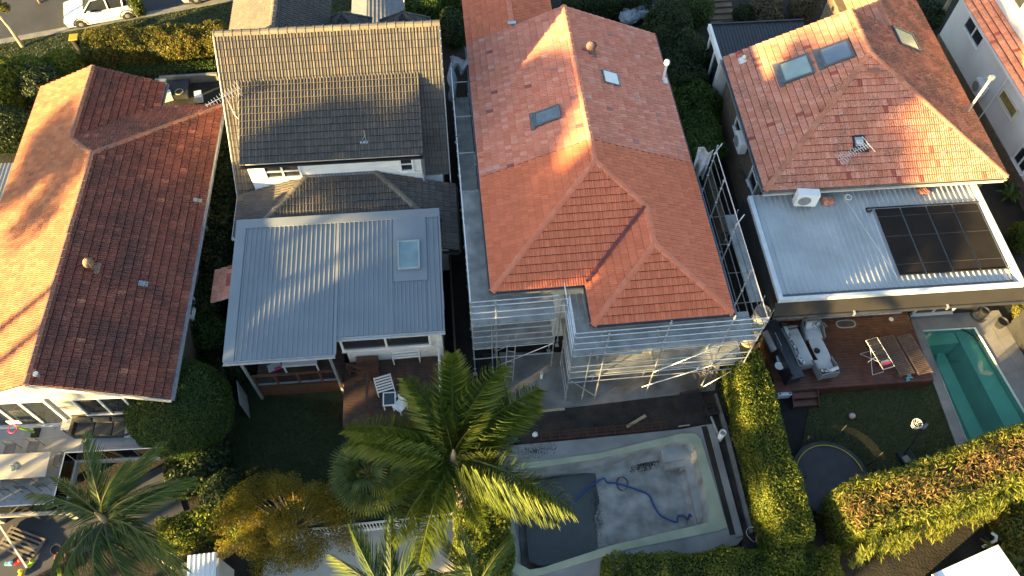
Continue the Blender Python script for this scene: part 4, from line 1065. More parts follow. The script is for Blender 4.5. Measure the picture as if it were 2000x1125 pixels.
# ================================================================== WHITE RENDERED HOUSE (far right)
t = house5 = thing('white_rendered_house', 'tall white rendered house with sandstone base and orange tiled skirt roof', 'house', h4.w(15.25, 3), h4.yaw + 1.6)
f5 = Fr(tuple(h4.w(15.25, 3))[:2], h4.yaw + 1.6)
MB().box(0, 9, -3.5, 10.6, .9, 4.0).build('wall', M_render, t)
MB().box(-.06, 9, -3.55, 10.65, -.03, .9).build('sandstone_base', M_sand, t)
MB().box(.72, 9, -3.4, 10.3, 4.0, 7.6).build('upper_wall', M_render, t)
T5 = Tiles(t, f5, .215, .34, nmax=120)
T5.plane([(-.35, -3.9, 3.9), (-.35, 11, 3.9), (.75, 11, 4.5), (.75, -3.9, 4.5)], T_mott, (-.35, -3.9, 3.9), .05)
T5.plane([(.4, -3.7, 7.5), (.4, 10.7, 7.5), (4.4, 10.7, 9.2), (4.4, -3.7, 9.2)], T_mott, (.4, -3.7, 7.5), .05)
T5.finish()
MB().box(-.42, -.34, -3.9, 11, 3.78, 3.94).build('fascia', M_white, t)
window(t, (0, 8.2, 3.15), (0, 1, 0), 1.9, .8, M_white, 2, 1, .08, out=(-1, 0, 0))
window(t, (0, 3.2, 2.6), (0, 1, 0), 1.7, .6, M_cream, 1, 1, .1, out=(-1, 0, 0), glass=pm('amber_glass', (.30, .22, .06), (.16, .12, .04), rough=.2))
window(t, (0, .2, 1.6), (0, 1, 0), 1.1, 1.0, M_white, 2, 1, .08, out=(-1, 0, 0))
window(t, (.72, 7.5, 6.2), (0, 1, 0), 1.2, 1.4, M_cream, 1, 2, .08, out=(-1, 0, 0))
window(t, (.72, 2.8, 6.2), (0, 1, 0), 1.2, 1.4, M_cream, 1, 2, .08, out=(-1, 0, 0))
aircon('white air conditioner fixed to the white rendered house wall', f5.w(-.25, 5.3, 1.3), h4.yaw - 88, .9, .36, .7, False)
MB().path([(-.08, 4.2, 3.7), (-.08, 4.2, .2)], .04, 6).build('downpipe', M_white, t)
# sandstone garden wall and path between
w_ = thing('stone_retaining_wall', 'old sandstone retaining wall along the side passage left of orange tiled house', 'wall', h4.w(-.85, 4), h4.yaw)
for k in range(9):
    for j in range(2): MB().box(-.16 + random.uniform(-.02, .02), .16 + random.uniform(-.02, .02), -4.0 + k * .9 + (j * .4), -4.0 + k * .9 + .88 + j * .4, -.03 + j * .36, .32 + j * .36).build('stone', M_sand, w_, bevel=.02)

# neighbour's shed roof at the left edge
o = thing('grey_shed', 'grey metal roofed shed at left frame edge beside lit terracotta roof', 'shed', (-25.41, 24.22, 2.40), 4.2)
msl = .03
lay(o, -2.6, 1.0, -2.2, 1.6, 0, .76, .2, .03, M_zinc)
MB().box(-2.5, .9, -2.1, 1.5, -2.4, -.05).build('wall', M_soffit, o)


# ================================================================== SCAFFOLDING
sc = thing('scaffolding', 'galvanised tube scaffolding with steel planks wrapped round the red tiled house', 'scaffolding', (h3.o[0], h3.o[1], 0), h3.yaw)
RT = .027
def standard(x, y, z1, z0=0.0):
    rod('standard', (x, y, z0 + .05), (x, y, z1), RT, M_galv, sc)
    block('base_plate', (x, y, z0), (.16, .16, .02), M_galv, sc)
    rod('base_jack', (x, y, z0 + .02), (x, y, z0 + .35), .018, M_galv, sc, 6)
    z = z0 + .5
    while z < z1 - .1:
        rod('rosette', (x, y, z), (x, y, z + .03), .055, M_galv, sc, 8); z += .5 if z > 3.9 else 1.0
def ledger(a, b, name='ledger', r=None, m=None): rod(name, a, b, r or .023, m or M_galv, sc, 7)
_pk = {}
def plank(x0, x1, y0, y1, z, along='x'):
    """ribbed steel scaffold plank"""
    L_ = (x1 - x0) if along == 'x' else (y1 - y0); W_ = (y1 - y0) if along == 'x' else (x1 - x0)
    k = (round(L_, 2), round(W_, 2))
    if k not in _pk:
        mb = MB(); mb.box(-L_ / 2, L_ / 2, -W_ / 2, W_ / 2, -.04, 0)
        for i in range(5):
            y = -W_ / 2 + W_ * (i + .5) / 5; mb.box(-L_ / 2 + .03, L_ / 2 - .03, y - W_ * .045, y + W_ * .045, .0, .012)
        for s_ in (-1, 1): mb.box(s_ * L_ / 2 - .03, s_ * L_ / 2 + .03, -W_ / 2 + .02, W_ / 2 - .02, -.02, .02)
        _pk[k] = mb.mesh('plank', M_galvplank)
    m = Matrix.Translation(((x0 + x1) / 2, (y0 + y1) / 2, z + random.uniform(-.004, .004)))
    if along != 'x': m = m @ Matrix.Rotation(R(90), 4, 'Z')
    inst('plank', _pk[k], sc, m)
M_dimtube = pm('dim_tube', (.16, .16, .16), (.10, .10, .10), rough=.6, metal=.3, scale=4)  # dimness of the right-hand tubes is put into this darker colour
M_bluetube = pm('blue_tube', (.10, .20, .30), (.08, .16, .24), rough=.5)
TOP = 6.35; D1 = 4.45; D2 = 2.45
xo = -.92
ly = [-1.2, 1.15, 3.5, 5.85, 8.2, 10.55, 12.9]
for y in ly: standard(xo, y, TOP if y < 6 else 5.6)
for y in ly[::2]: standard(-.12, y, D1 - .2)
for a, b in zip(ly, ly[1:]):
    hi = a < 5.5
    for z in ((D1 + .5, D1 + 1., D1 + 1.5, D1 + 1.85) if hi else (D2 + .5, D2 + 1., 4.4, 5.5)): ledger((xo, a, z), (xo, b, z))
    for z in (D2 - .06, D1 - .06, .5): ledger((xo, a, z), (xo, b, z))
    zz = D1 if hi else 3.3
    for k in range(5 if hi else 3): plank(xo + .04 + k * .26, xo + .29 + k * .26, a + .02, b - .02, zz, 'y')
    for k in range(3): plank(xo + .04 + k * .26, xo + .29 + k * .26, a + .02, b - .02, D2 if hi else 1.4, 'y')
for y in ly: ledger((xo, y, D1 - .08), (-.12, y, D1 - .08), 'transom'); ledger((xo, y, D2 - .08), (-.12, y, D2 - .08), 'transom')
# front left bay
for x in (.08, 2.55): standard(x, -1.2, TOP)
for x in (.08, 2.55): standard(x, -.35, D1 - .1)
for a, b in ((xo, .08), (.08, 2.55)):
    for z in (D1 + .5, D1 + 1., D1 + 1.5, D1 + 1.85, D1 - .06, D2 + .5, D2 + 1., D2 + 1.5, D2 - .06, 1.45): ledger((a, -1.2, z), (b, -1.2, z))
    for k in range(5):
        for z in (D1, D2): plank(a + .03, b - .03, -1.16 + k * .27, -.91 + k * .27, z)
for z in (D1 + .55, D1 + 1.05, D1 + 1.55): ledger((2.55, -1.2, z), (2.95, -1.2, z))
ledger((.08, -1.2, .6), (2.55, -1.2, 2.35), 'brace'); ledger((.1, -.35, .4), (2.5, -.35, 2.3), 'brace')
# return along the wing's left side
rx = 2.97
for y in (-1.25, -2.95): standard(rx, y, TOP)
standard(rx, -.1, D1); standard(3.72, -2.95, D1 + .1)
for z in (D1 + .5, D1 + 1., D1 + 1.5, D1 + 1.85, D1 - .06, D2 + .5, D2 + 1., D2 - .06, 1.2, .5): ledger((rx, -1.25, z), (rx, -2.95, z))
for z in (D1 + 1., D1 - .06): ledger((rx, -.1, z), (rx, -1.25, z))
for k in range(4):
    for z in (D1, D2): plank(rx + .03 + k * .27, rx + .28 + k * .27, -2.9, -1.3, z, 'y'); plank(rx + .03 + k * .27, rx + .28 + k * .27, -1.26, -.1, z, 'y')
# front of the wing
fy = -2.95; fx = [2.97, 4.3, 6.62, 9.1, 10.5]
for x in fx[1:]: standard(x, fy, TOP + (.35 if x > 6 and x < 9.5 else 0))
for x in fx[1:]: standard(x, -2.12, D1 - .1)
for a, b in zip(fx, fx[1:]):
    for z in (D1 + .5, D1 + 1., D1 + 1.5, D1 + 1.85, D1 - .06, D2 + .5, D2 + 1.0, D2 - .06, D2 - .5): ledger((a, fy, z), (b, fy, z))
    for k in range(5):
        for z in (D1, D2): plank(a + .03, b - .03, fy + .05 + k * .27, fy + .30 + k * .27, z)
for x in fx: ledger((x, fy, D1 - .08), (x, -2.1, D1 - .08), 'transom'); ledger((x, fy, D2 - .08), (x, -2.1, D2 - .08), 'transom')
ledger((6.62, fy - .05, 2.4), (9.1, fy - .05, 4.4), 'brace', .027); ledger((6.3, fy - .06, 1.0), (9.1, fy - .06, 2.6), 'brace', .027); ledger((9.1, fy - .05, .3), (10.5, fy - .05, 2.4), 'brace'); ledger((2.97, fy - .05, 2.4), (4.3, fy - .05, .4), 'brace')
block('toe_board', (5.3, fy + .02, D1 - .35), (1.1, .03, .2), M_galvplank, sc)
# right-hand guard rails
gx = 10.5; gy = [-2.95, -.6, 1.75, 4.1, 5.7]
for y in gy[1:]: standard(gx, y, TOP - (.1 if y < 5 else -.2))
for a, b in zip(gy, gy[1:]):
    ledger((gx, a, TOP - .15), (gx, b, TOP - .15))
    for z in (D1 + 1.2, D1 + .6, D1, 3.6, D2): ledger((gx, a, z), (gx, b, z), 'ledger', .02, M_dimtube)
    ledger((9.95, a, D1 + .2), (9.95, b, D1 + .2), 'ledger', .025, M_bluetube)
for y in gy[1:]:
    ledger((gx, y, D2 - .1), (9.8, y, D2 - .1), 'transom', .02, M_dimtube)
    if y in (1.75, 5.7): ledger((gx - .1, y - .1, TOP - .3), (gx + .3, y + .25, TOP), 'stub', .025)
for k in range(2):
    for j in range(3): plank(11.1 + k * .26, 11.35 + k * .26, -.6 + j * 1.55, .92 + j * 1.55, 3.55, 'y')
for y in (-.6, .95, 2.5, 4.05): ledger((gx, y, 3.47), (11.7, y, 3.47), 'transom', .02, M_dimtube)
for y in (-.6, 4.05): standard(11.66, y, 3.9)
# torn debris netting at the far ends
M_net = pm('debris_netting', (.34, .38, .42), (.24, .27, .31), rough=.8, scale=6)
def drape(name, label, c, yaw, w, h, seed):
    r = np.random.default_rng(seed); nx, nz = 14, 16; V = []; F4 = []
    for j in range(nz):
        for i in range(nx):
            a = i / (nx - 1); b_ = j / (nz - 1)
            V.append((w * (a - .5) * (1 - .25 * b_), .16 * math.sin(a * 11 + b_ * 3 + seed) * (.3 + b_) + .08 * math.sin(b_ * 9), -h * b_ + .12 * math.sin(a * 7)))
    for j in range(nz - 1):
        for i in range(nx - 1): F4.append((j * nx + i, j * nx + i + 1, (j + 1) * nx + i + 1, (j + 1) * nx + i))
    mb = MB(); mb.add(V, F4); o = mb.build(name, M_net, None, smooth=True); o.location = c; o.rotation_euler = (0, 0, R(yaw)); tag(o, label, 'netting'); sm_ = o.modifiers.new('thickness', 'SOLIDIFY'); sm_.thickness = .01; return o
drape('debris_net', 'pale crumpled debris netting hanging at far left end of the scaffolding', h3.w(-.9, 12.9, 5.6), h3.yaw + 80, 1.2, 2.4, 1)
drape('debris_net', 'crumpled white plastic sheeting over far left scaffold corner', h3.w(-.45, 13.4, 5.5), h3.yaw - 10, 1.0, .9, 2)
drape('debris_net', 'grey netting hanging from far right scaffold end beside bright green shrub', h3.w(10.1, 5.9, 6.1), h3.yaw - 25, .7, 1.9, 3)

# ================================================================== BUILDING YARD BEHIND THE RED HOUSE
def ring(points, inner, z0, z1, name, mat):
    """flat frame between two outlines with the same number of points"""
    n = len(points); mb = MB()
    V = [(p[0], p[1], z1) for p in points] + [(p[0], p[1], z1) for p in inner] + [(p[0], p[1], z0) for p in points] + [(p[0], p[1], z0) for p in inner]
    Fq = []
    for i in range(n):
        j = (i + 1) % n; Fq += [(i, j, n + j, n + i), (2 * n + i, 2 * n + j, j, i), (n + i, n + j, 3 * n + j, 3 * n + i)]
    mb.add(V, Fq); return mb.build(name, mat)
sheet('building_soil', [(-1.37, 17.02, 0.00), (0.08, 14.23, 0.00), (-0.44, 12.32, 0.00), (8.76, 13.51, 0.00), (9.51, 8.35, 0.00), (12.60, 8.20, 0.00), (11.34, 16.45, 0.00), (9.55, 17.21, 0.00)], .012, M_gravelsoil)
struct(MB().prism([(-0.55, 17.03, 0.00)[:2], (0.09, 14.04, 0.00)[:2], (2.59, 14.35, 0.00)[:2], (5.82, 14.82, 0.00)[:2], (9.21, 15.31, 0.00)[:2], (9.79, 17.21, 0.00)[:2]], -.02, .1).build('concrete_slab', pm('patio_concrete', (.25, .245, .23), (.105, .10, .094), rough=.9, scale=.8, detail=12, bump=.4, bscale=30, lo=.34, hi=.68)))
# soil heap clods
def clods(name, label, region, n, smin, smax, mat, seed, z=.02):
    r = np.random.default_rng(seed); mb = MB()
    ico = [(0, 0, 1), (.9, 0, .3), (.28, .85, .3), (-.72, .53, .3), (-.72, -.53, .3), (.28, -.85, .3), (.3, .2, -.5), (-.4, .1, -.5)]
    fs = [(0, 1, 2), (0, 2, 3), (0, 3, 4), (0, 4, 5), (0, 5, 1), (1, 6, 2), (2, 6, 7), (2, 7, 3), (3, 7, 4), (4, 7, 5), (5, 7, 6), (5, 6, 1)]
    a, b, c, d = [np.array(q[:2]) for q in region]
    for _ in range(n):
        u, v = np.clip(r.normal(.5, .24, 2), 0, 1); p = (a * (1 - u) + b * u) * (1 - v) + (d * (1 - u) + c * u) * v; s_ = r.uniform(smin, smax) ** 1.0; t_ = r.uniform(0, 6)
        mb.add([(p[0] + s_ * (x * math.cos(t_) - y * math.sin(t_)), p[1] + s_ * (x * math.sin(t_) + y * math.cos(t_)), z + s_ * .6 * zz) for x, y, zz in ico], fs)
    o = mb.build(name, mat); tag(o, label, 'soil', kind='stuff'); return o
clods('soil_clods', 'dark crumbly soil clods strewn between slab and empty pool', [(0.09, 13.94, 0.00), (9.07, 15.13, 0.00), (8.92, 13.85, 0.00), (-0.23, 12.60, 0.00)], 900, .015, .07, M_gravelsoil, 4)
clods('rubble', 'grey rubble and clay lumps at the foot of scaffolding by the hedge', [(8.29, 16.53, 0.00), (9.39, 16.81, 0.00), (9.45, 15.39, 0.00), (8.51, 15.25, 0.00)], 160, .03, .12, pm('rubble', (.25, .22, .19), (.14, .12, .1), rough=.95), 5, .1)
clods('debris', 'small pale rubble scattered over concrete slab below scaffolding', [(3.33, 16.05, 0.00), (8.53, 16.53, 0.00), (8.64, 15.37, 0.00), (3.52, 14.83, 0.00)], 70, .01, .035, pm('pale_rubble', (.26, .24, .22), (.18, .17, .16), rough=.95), 6, .1)

# empty pool shell
poolo = [(0.18, 11.64, 0.25), (1.42, 11.82, 0.25), (3.84, 12.20, 0.25), (5.63, 12.67, 0.25), (7.51, 13.15, 0.25), (8.07, 13.16, 0.25), (8.29, 12.93, 0.25), (8.63, 11.02, 0.25), (8.95, 9.14, 0.25), (8.59, 8.97, 0.25), (4.69, 8.14, 0.25), (1.39, 7.14, 0.25), (0.58, 7.01, 0.25), (0.07, 7.31, 0.25), (-0.09, 8.76, 0.25), (-0.19, 10.44, 0.25)]
pooli = [(0.42, 11.42, 0.25), (1.42, 11.55, 0.25), (3.72, 11.93, 0.25), (5.61, 12.39, 0.25), (7.36, 12.77, 0.25), (7.80, 12.73, 0.25), (7.98, 12.53, 0.25), (8.16, 11.24, 0.25), (8.31, 9.89, 0.25), (8.17, 9.30, 0.25), (4.08, 8.29, 0.25), (1.39, 7.41, 0.25), (0.88, 7.32, 0.25), (0.35, 7.59, 0.25), (0.24, 8.76, 0.25), (0.15, 10.45, 0.25)]
M_green = pm('green_waterproofing', (.36, .38, .26), (.28, .30, .205), rough=.7, scale=1.2, detail=8)
outer = [(-0.44, 12.43, 0.20), (0.99, 12.59, 0.20), (2.98, 12.81, 0.20), (5.22, 13.08, 0.20), (7.47, 13.36, 0.20), (8.62, 13.59, 0.20), (8.94, 13.62, 0.20), (9.25, 11.05, 0.20), (9.55, 8.71, 0.20), (9.26, 8.42, 0.20), (5.47, 7.54, 0.20), (2.20, 6.81, 0.20), (0.99, 6.60, 0.20), (-0.12, 6.78, 0.20), (-0.34, 8.76, 0.20), (-0.51, 10.67, 0.20)]
struct(ring(outer, poolo, -.1, .18, 'pool_surround', M_concrete))
pool = thing('empty_pool', 'empty concrete swimming pool shell with pale green rendered rim and murky puddle', 'swimming pool', (4.20, 10.05, 0.00))
po = Vector((4.20, 10.05, 0.00))
def L2(p): return (p[0] - po.x, p[1] - po.y)
o = ring([L2(p) for p in poolo], [L2(p) for p in pooli], .0, .215, 'rim', M_green); o.parent = pool
M_shell = pm('pool_shell_concrete', (.36, .35, .32), (.17, .165, .15), rough=.9, scale=1.5, detail=12, bump=.5, bscale=30, lo=.34, hi=.68)
n = len(pooli); zf = lambda x: -.72 - max(0, (-.15 - x)) * .22
sh = MB(); fl_ = [(.93 * p[0], .93 * p[1]) for p in map(L2, pooli)]
sh.add([(L2(p)[0], L2(p)[1], .2) for p in pooli] + [(q[0], q[1], zf(q[0]) + .2) for q in fl_] + [(q[0] * .9, q[1] * .9, zf(q[0] * .9)) for q in fl_],
       [(i, (i + 1) % n, n + (i + 1) % n, n + i) for i in range(n)] + [(n + i, n + (i + 1) % n, 2 * n + (i + 1) % n, 2 * n + i) for i in range(n)])
sh.build('shell_wall', M_shell, pool)
gx0, gx1, gy0, gy1 = -5.2, 5.2, -4.2, 4.2; gv = []; gf = []; nx, ny = 110, 88
for j in range(ny):
    for i in range(nx):
        x = gx0 + (gx1 - gx0) * i / (nx - 1); y = gy0 + (gy1 - gy0) * j / (ny - 1); gv.append((x, y, zf(x) - .005 + .015 * noise.noise((x * 1.3, y * 1.3, 0))))
from mathutils.geometry import intersect_point_tri_2d
poly_in = [Vector((q[0] * 1.0, q[1] * 1.0)) for q in fl_]
def inpoly(x, y, pl):
    c = False; j = len(pl) - 1
    for i in range(len(pl)):
        if (pl[i].y > y) != (pl[j].y > y) and x < (pl[j].x - pl[i].x) * (y - pl[i].y) / (pl[j].y - pl[i].y) + pl[i].x: c = not c
        j = i
    return c
for j in range(ny - 1):
    for i in range(nx - 1):
        x, y, _ = gv[j * nx + i]
        if inpoly(x + .08, y + .08, poly_in): gf.append((j * nx + i, j * nx + i + 1, (j + 1) * nx + i + 1, (j + 1) * nx + i))
MB().add(gv, gf).build('floor', M_shell, pool, smooth=True)
# steps and side ledge in the far right corner
def pw(p): return (p[0] - po.x, p[1] - po.y)
M_led = pm('ledge_concrete', (.36, .35, .325), (.23, .225, .21), rough=.9, scale=1.5, detail=9)
def ledge(name, pts, z1): MB().prism([pw(p) for p in pts], -.85, z1).build(name, M_led, pool)
ledge('step', [(6.55, 12.60, 0.00), (8.03, 12.93, 0.00), (8.09, 12.25, 0.00), (6.64, 11.93, 0.00)], -.12)
ledge('step', [(6.69, 12.08, -0.30), (7.68, 12.29, -0.30), (7.78, 11.92, -0.30), (6.74, 11.74, -0.30)], -.32)
ledge('step', [(7.42, 12.60, -0.40), (8.16, 12.75, -0.40), (8.17, 12.10, -0.40), (7.42, 11.67, -0.40)], -.45)
ledge('side_ledge', [(7.56, 12.15, -0.20), (8.20, 12.33, -0.20), (8.31, 9.81, -0.20), (7.89, 9.34, -0.20)], -.28)
# puddle
pl = [(q[0] * .93, q[1] * .93) for q in fl_]
wm = pm('murky_water', (.046, .054, .050), (.066, .074, .066), rough=.2, spec=.5, scale=.9)
pud = []
for q in pl:
    pud.append((min(q[0], -.45 + .12 * math.sin(q[1] * 3)), q[1]))
xl = [(-.45 + .1 * math.sin(y * 2.3) + .06 * math.sin(y * 5.1), y) for y in np.linspace(-2.6, 1.7, 14)]
left = [q for q in pl if q[0] < -.5]
left.sort(key=lambda q: math.atan2(q[1], q[0] + 2.0) % (2 * math.pi))
MB().add([(q[0], q[1], -.765) for q in left] + [(q[0], q[1], -.765) for q in xl], [tuple(range(len(left) + len(xl)))]).build('puddle', wm, pool)
clods('pool_sludge', 'dark clods of sludge left on the empty pool floor', [(5.46, 12.21, -0.70), (6.61, 12.46, -0.70), (6.49, 11.88, -0.70), (5.25, 11.63, -0.70)], 700, .005, .03, M_gravelsoil, 8, -.72)
clods('pool_sludge', 'line of wet dirt along puddle edge in the empty pool', [(3.46, 11.38, -0.72), (3.95, 11.38, -0.72), (3.99, 8.66, -0.72), (3.61, 8.61, -0.72)], 420, .004, .025, M_gravelsoil, 9, -.74)
clods('pool_side_dirt', 'dirt crumbs spilled on concrete above the empty pool', [(0.33, 12.49, 0.20), (2.10, 12.70, 0.20), (1.87, 12.05, 0.20), (0.44, 11.87, 0.20)], 500, .004, .026, M_gravelsoil, 10, .18)
# blue hose
hp = [(2.53, 10.01, -0.67), (2.94, 10.52, -0.67), (3.44, 10.97, -0.67), (3.94, 11.30, -0.67), (4.12, 11.39, -0.67), (4.24, 11.21, -0.67), (4.66, 11.17, -0.67), (5.42, 10.94, -0.67), (5.97, 10.70, -0.67), (6.16, 10.28, -0.67), (6.38, 9.87, -0.67), (6.73, 9.66, -0.67), (7.09, 9.56, -0.67), (7.16, 9.80, -0.67), (7.40, 9.82, -0.67), (7.55, 9.68, -0.67), (7.66, 9.89, -0.67), (7.74, 9.76, -0.67)]
def smoothp(pts, k=6):
    out = []; pts = [Vector(p) for p in pts]
    for i in range(len(pts) - 1):
        p0, p1, p2, p3 = pts[max(i - 1, 0)], pts[i], pts[i + 1], pts[min(i + 2, len(pts) - 1)]
        for j in range(k):
            t_ = j / k; out.append(.5 * ((2 * p1) + (p2 - p0) * t_ + (2 * p0 - 5 * p1 + 4 * p2 - p3) * t_ ** 2 + (3 * p1 - p0 - 3 * p2 + p3) * t_ ** 3))
    return out + [pts[-1]]
M_hose = pm('blue_hose', (.020, .065, .26), (.015, .05, .2), rough=.4)
ho = MB().path(smoothp(hp), .035, 7).build('lay_flat_hose', M_hose, None, smooth=True); tag(ho, 'blue lay-flat hose snaking across empty pool floor', 'hose')
cb = MB().path([Vector((4.88, 11.16, -0.68)) + Vector((.28 * math.cos(a) * (1 - a * .03), .3 * math.sin(a), .01)) for a in np.linspace(0, 11, 40)], .012, 5).build('black_cable', M_black); tag(cb, 'thin black cable loops beside the blue hose in empty pool', 'cable')
# rebar mat, timber, crate, pipe, trench
rb = thing('rebar_cage', 'long rusty steel reinforcement cage lying along the far side of empty pool', 'rebar', (1.21, 12.80, 0.20), 5)
M_rb = pm('rusty_bar', (.12, .045, .025), (.08, .03, .02), rough=.8, scale=8)
Lr = (Vector((6.92, 13.47, 0.20)) - Vector((1.21, 12.80, 0.20))); ang = math.atan2(Lr.y, Lr.x); rb.rotation_euler = (0, 0, ang)
for y in (-.1, .06, .2):
    for z in (.03, .16): rod('long_bar', (0, y, z), (Lr.length, y, z), .009, M_rb, rb, 5)
for k in range(14):
    x = .15 + k * Lr.length / 14.2; MB().path([(x, -.1, .03), (x, .2, .03), (x, .2, .16), (x, -.1, .16)], .009, 4, closed=True).build('stirrup', M_rb, rb)
def board(label, a, b, w=.12, h=.045, mat=None, name='timber_plank'):
    a, b = Vector(a), Vector(b); o = MB().bar(a + Vector((0, 0, h / 2)), b + Vector((0, 0, h / 2)), w, h).build(name, mat or M_pine); return tag(o, label, 'plank')
board('pale timber plank lying askew on dark soil beside the rebar cage', (5.13, 13.48, 0.03), (5.99, 13.99, 0.12), .13, .05)
board('pale timber edging board along near edge of the concrete slab', (0.77, 14.08, 0.03), (2.43, 14.28, 0.03), .1, .06)
board('short offcut board on concrete near the pool trench', (7.37, 13.47, 0.20), (7.87, 13.55, 0.20), .05, .03)
cr = thing('steel_grate', 'black steel grid tray standing on dark soil beside the tall hedge', 'crate', (8.08, 14.69, 0.00), 12)
cg = MB()
for k in range(8): cg.box(-.42 + k * .12 - .015, -.42 + k * .12 + .015, -.4, .4, .42, .46)
for k in range(7): cg.box(-.42, .42, -.39 + k * .13 - .012, -.39 + k * .13 + .012, .41, .45)
cg.build('grid', pm('black_steel', (.02, .021, .024), (.03, .03, .034), rough=.5), cr)
for x in (-.42, .42):
    for y in (-.4, .4): block('leg', (x, y, 0), (.05, .05, .41), MATS['black_steel'], cr)
MB().box(-.44, .44, -.42, .42, .18, .22).build('tray', MATS['black_steel'], cr)
bk = thing('skimmer_box', 'open dark plastic skimmer box at far right corner of pool works', 'box', (8.92, 14.23, 0.00), 14)
for nm, bx in (('side', (-.28, -.22, -.2, .2, 0, .35)), ('side', (.22, .28, -.2, .2, 0, .35)), ('side', (-.22, .22, -.2, -.15, 0, .349)), ('side', (-.22, .22, .15, .2, 0, .349)), ('floor', (-.22, .22, -.15, .15, 0, .12))): MB().box(*bx).build(nm, M_dark if nm == 'side' else M_timber, bk)
pp = thing('drain_pipe', 'white plastic drain pipe stub standing at corner of pool trench', 'pipe', (9.13, 12.99, 0.00))
MB().lathe([(.13, 0), (.13, .7), (.15, .71), (.15, .8), (.12, .8), (.11, .5), (.02, .48)], (0, 0, 0), 18).build('riser', M_white, pp, smooth=True)
rod('feed_pipe', (-.28, .95, .25), (-.06, .1, .25), .06, M_galvplank, pp)
tr = sheet('trench', [(8.38, 13.49, 0.19), (8.63, 13.52, 0.19), (9.32, 8.86, 0.19), (9.02, 8.79, 0.19)], .186, M_soil)
struct(MB().prism([(8.64, 13.57, 0.20)[:2], (8.91, 13.60, 0.20)[:2], (9.54, 8.79, 0.20)[:2], (9.26, 8.71, 0.20)[:2]], .0, .26).build('kerb_beam', M_concrete))
struct(MB().prism([(9.16, 15.09, 0.10)[:2], (9.25, 15.09, 0.10)[:2], (9.51, 13.57, 0.10)[:2], (9.99, 8.95, 0.10)[:2], (9.85, 8.91, 0.10)[:2]], -.03, .2).build('garden_edging', M_kerb))
for lab, p, mat, s_ in (('green folded plastic bag on concrete at far left pool corner', (0.21, 12.76, 0.20), pm('green_plastic', (.02, .12, .05), (.015, .08, .04), rough=.4), .14), ('lime green tool case at left edge of the pool surround', (-0.40, 12.55, 0.20), pm('lime_plastic', (.28, .42, .06), (.2, .32, .05), rough=.5), .12), ('white crumpled bag beside the rebar cage end', (1.10, 12.97, 0.20), M_white, .13)):
    r = np.random.default_rng(int(p[0] * 100) % 999); mb = MB(); ic = bmesh.new(); bmesh.ops.create_icosphere(ic, subdivisions=2, radius=1)
    co = [v.co.copy() for v in ic.verts]; fa = [tuple(v.index for v in f.verts) for f in ic.faces]; ic.free()
    mb.add([(c.x * s_ * r.uniform(.8, 1.25), c.y * s_ * r.uniform(.7, 1.1), max(0, (c.z + .8) * s_ * r.uniform(.5, .8))) for c in co], fa); o = mb.build('bag', mat); o.location = p; tag(o, lab, 'bag')
tb = thing('black_trolley', 'small black tool trolley lying on concrete at far left pool corner', 'trolley', (-0.07, 12.57, 0.20), 20)
MB().box(-.22, .22, -.16, .16, .06, .3).build('body', M_dark, tb, bevel=.03); rod('handle', (.2, 0, .28), (.52, .12, .4), .015, M_dark, tb)
for y in (-.17, .17): rod('wheel', (-.18, y - .02, .07), (-.18, y + .02, .07), .07, M_black, tb, 12)
bkt = thing('red_bucket', 'red plastic bucket half hidden behind palm frond on concrete slab', 'bucket', (1.15, 14.55, 0.10))
MB().lathe([(.13, 0), (.17, .3), (.18, .3), (.18, .33), (.16, .33), (.12, .03)], (0, 0, 0), 14).build('pail', pm('red_plastic', (.45, .02, .04), (.36, .02, .03), rough=.4), bkt, smooth=True)
MB().path([(.17 * math.cos(a), .17 * math.sin(a) * .3 + .1, .33 + .12 * math.sin(a)) for a in np.linspace(0, math.pi, 9)], .006, 4).build('handle', M_galv, bkt)
pb = thing('pvc_stub', 'white plastic stub pipe standing in the dirt under front left scaffold', 'pipe', (1.39, 15.76, 0.10)); MB().lathe([(.06, 0), (.06, .4), (.075, .41), (.075, .5), (.05, .5), (.02, .3)], (0, 0, 0), 12).build('riser', M_white, pb, smooth=True)
ld = thing('leaning_ladder', 'aluminium ladder leaning inside front left scaffold bay', 'ladder', h3.w(.55, -1.75, .1), h3.yaw - 14)
for s_ in (-.18, .18): rod('rail', (s_, 0, 0), (s_, .95, 2.6), .025, M_galv, ld, 6)
for k in range(8): rod('rung', (-.18, .1 + .105 * k, .25 + .29 * k), (.18, .1 + .105 * k, .25 + .29 * k), .014, M_galv, ld, 6)

# ================================================================== DECK, LAWN AND POOL BEHIND THE ORANGE HOUSE
dk = thing('timber_deck', 'dark red brown timber deck behind the orange tiled house', 'deck', h4.w(-.5, -8.3), h4.yaw)
nb = 25; bw = 3.55 / nb
bme = {}
for k in range(nb):
    for (x0, x1) in ((0, 3.6 + (.8 if k % 3 == 0 else -.4 if k % 3 == 1 else .1)), (None, 7.2)):
        if x0 is None: x0 = prev
        key = round(x1 - x0, 3)
        if key not in bme: bme[key] = MB().box(0, key - .006, 0, bw - .012, -.03, 0).mesh('board', M_deck)
        inst('board', bme[key], dk, Matrix.Translation((x0, k * bw, .6 + random.uniform(-.002, .002)))); prev = x1
MB().box(0, 7.19, -.025, -.003, 0, .585).build('fascia_board', M_deck, dk); MB().box(.02, 7.18, .02, 3.5, -.03, .55).build('frame', M_timber, dk)
st = thing('deck_steps', 'two dark timber steps going down from deck to the mulch', 'steps', h4.w(.1, -8.35), h4.yaw)
for k in range(2): MB().box(.15, 1.25, -.28 - k * .3, -.0 - k * .3, .36 - k * .2, .4 - k * .2).build('tread', M_deck, st); MB().box(.15, 1.25, -.26 - k * .3, -.24 - k * .3 , .0, .36 - k * .2).build('riser', M_timber, st)
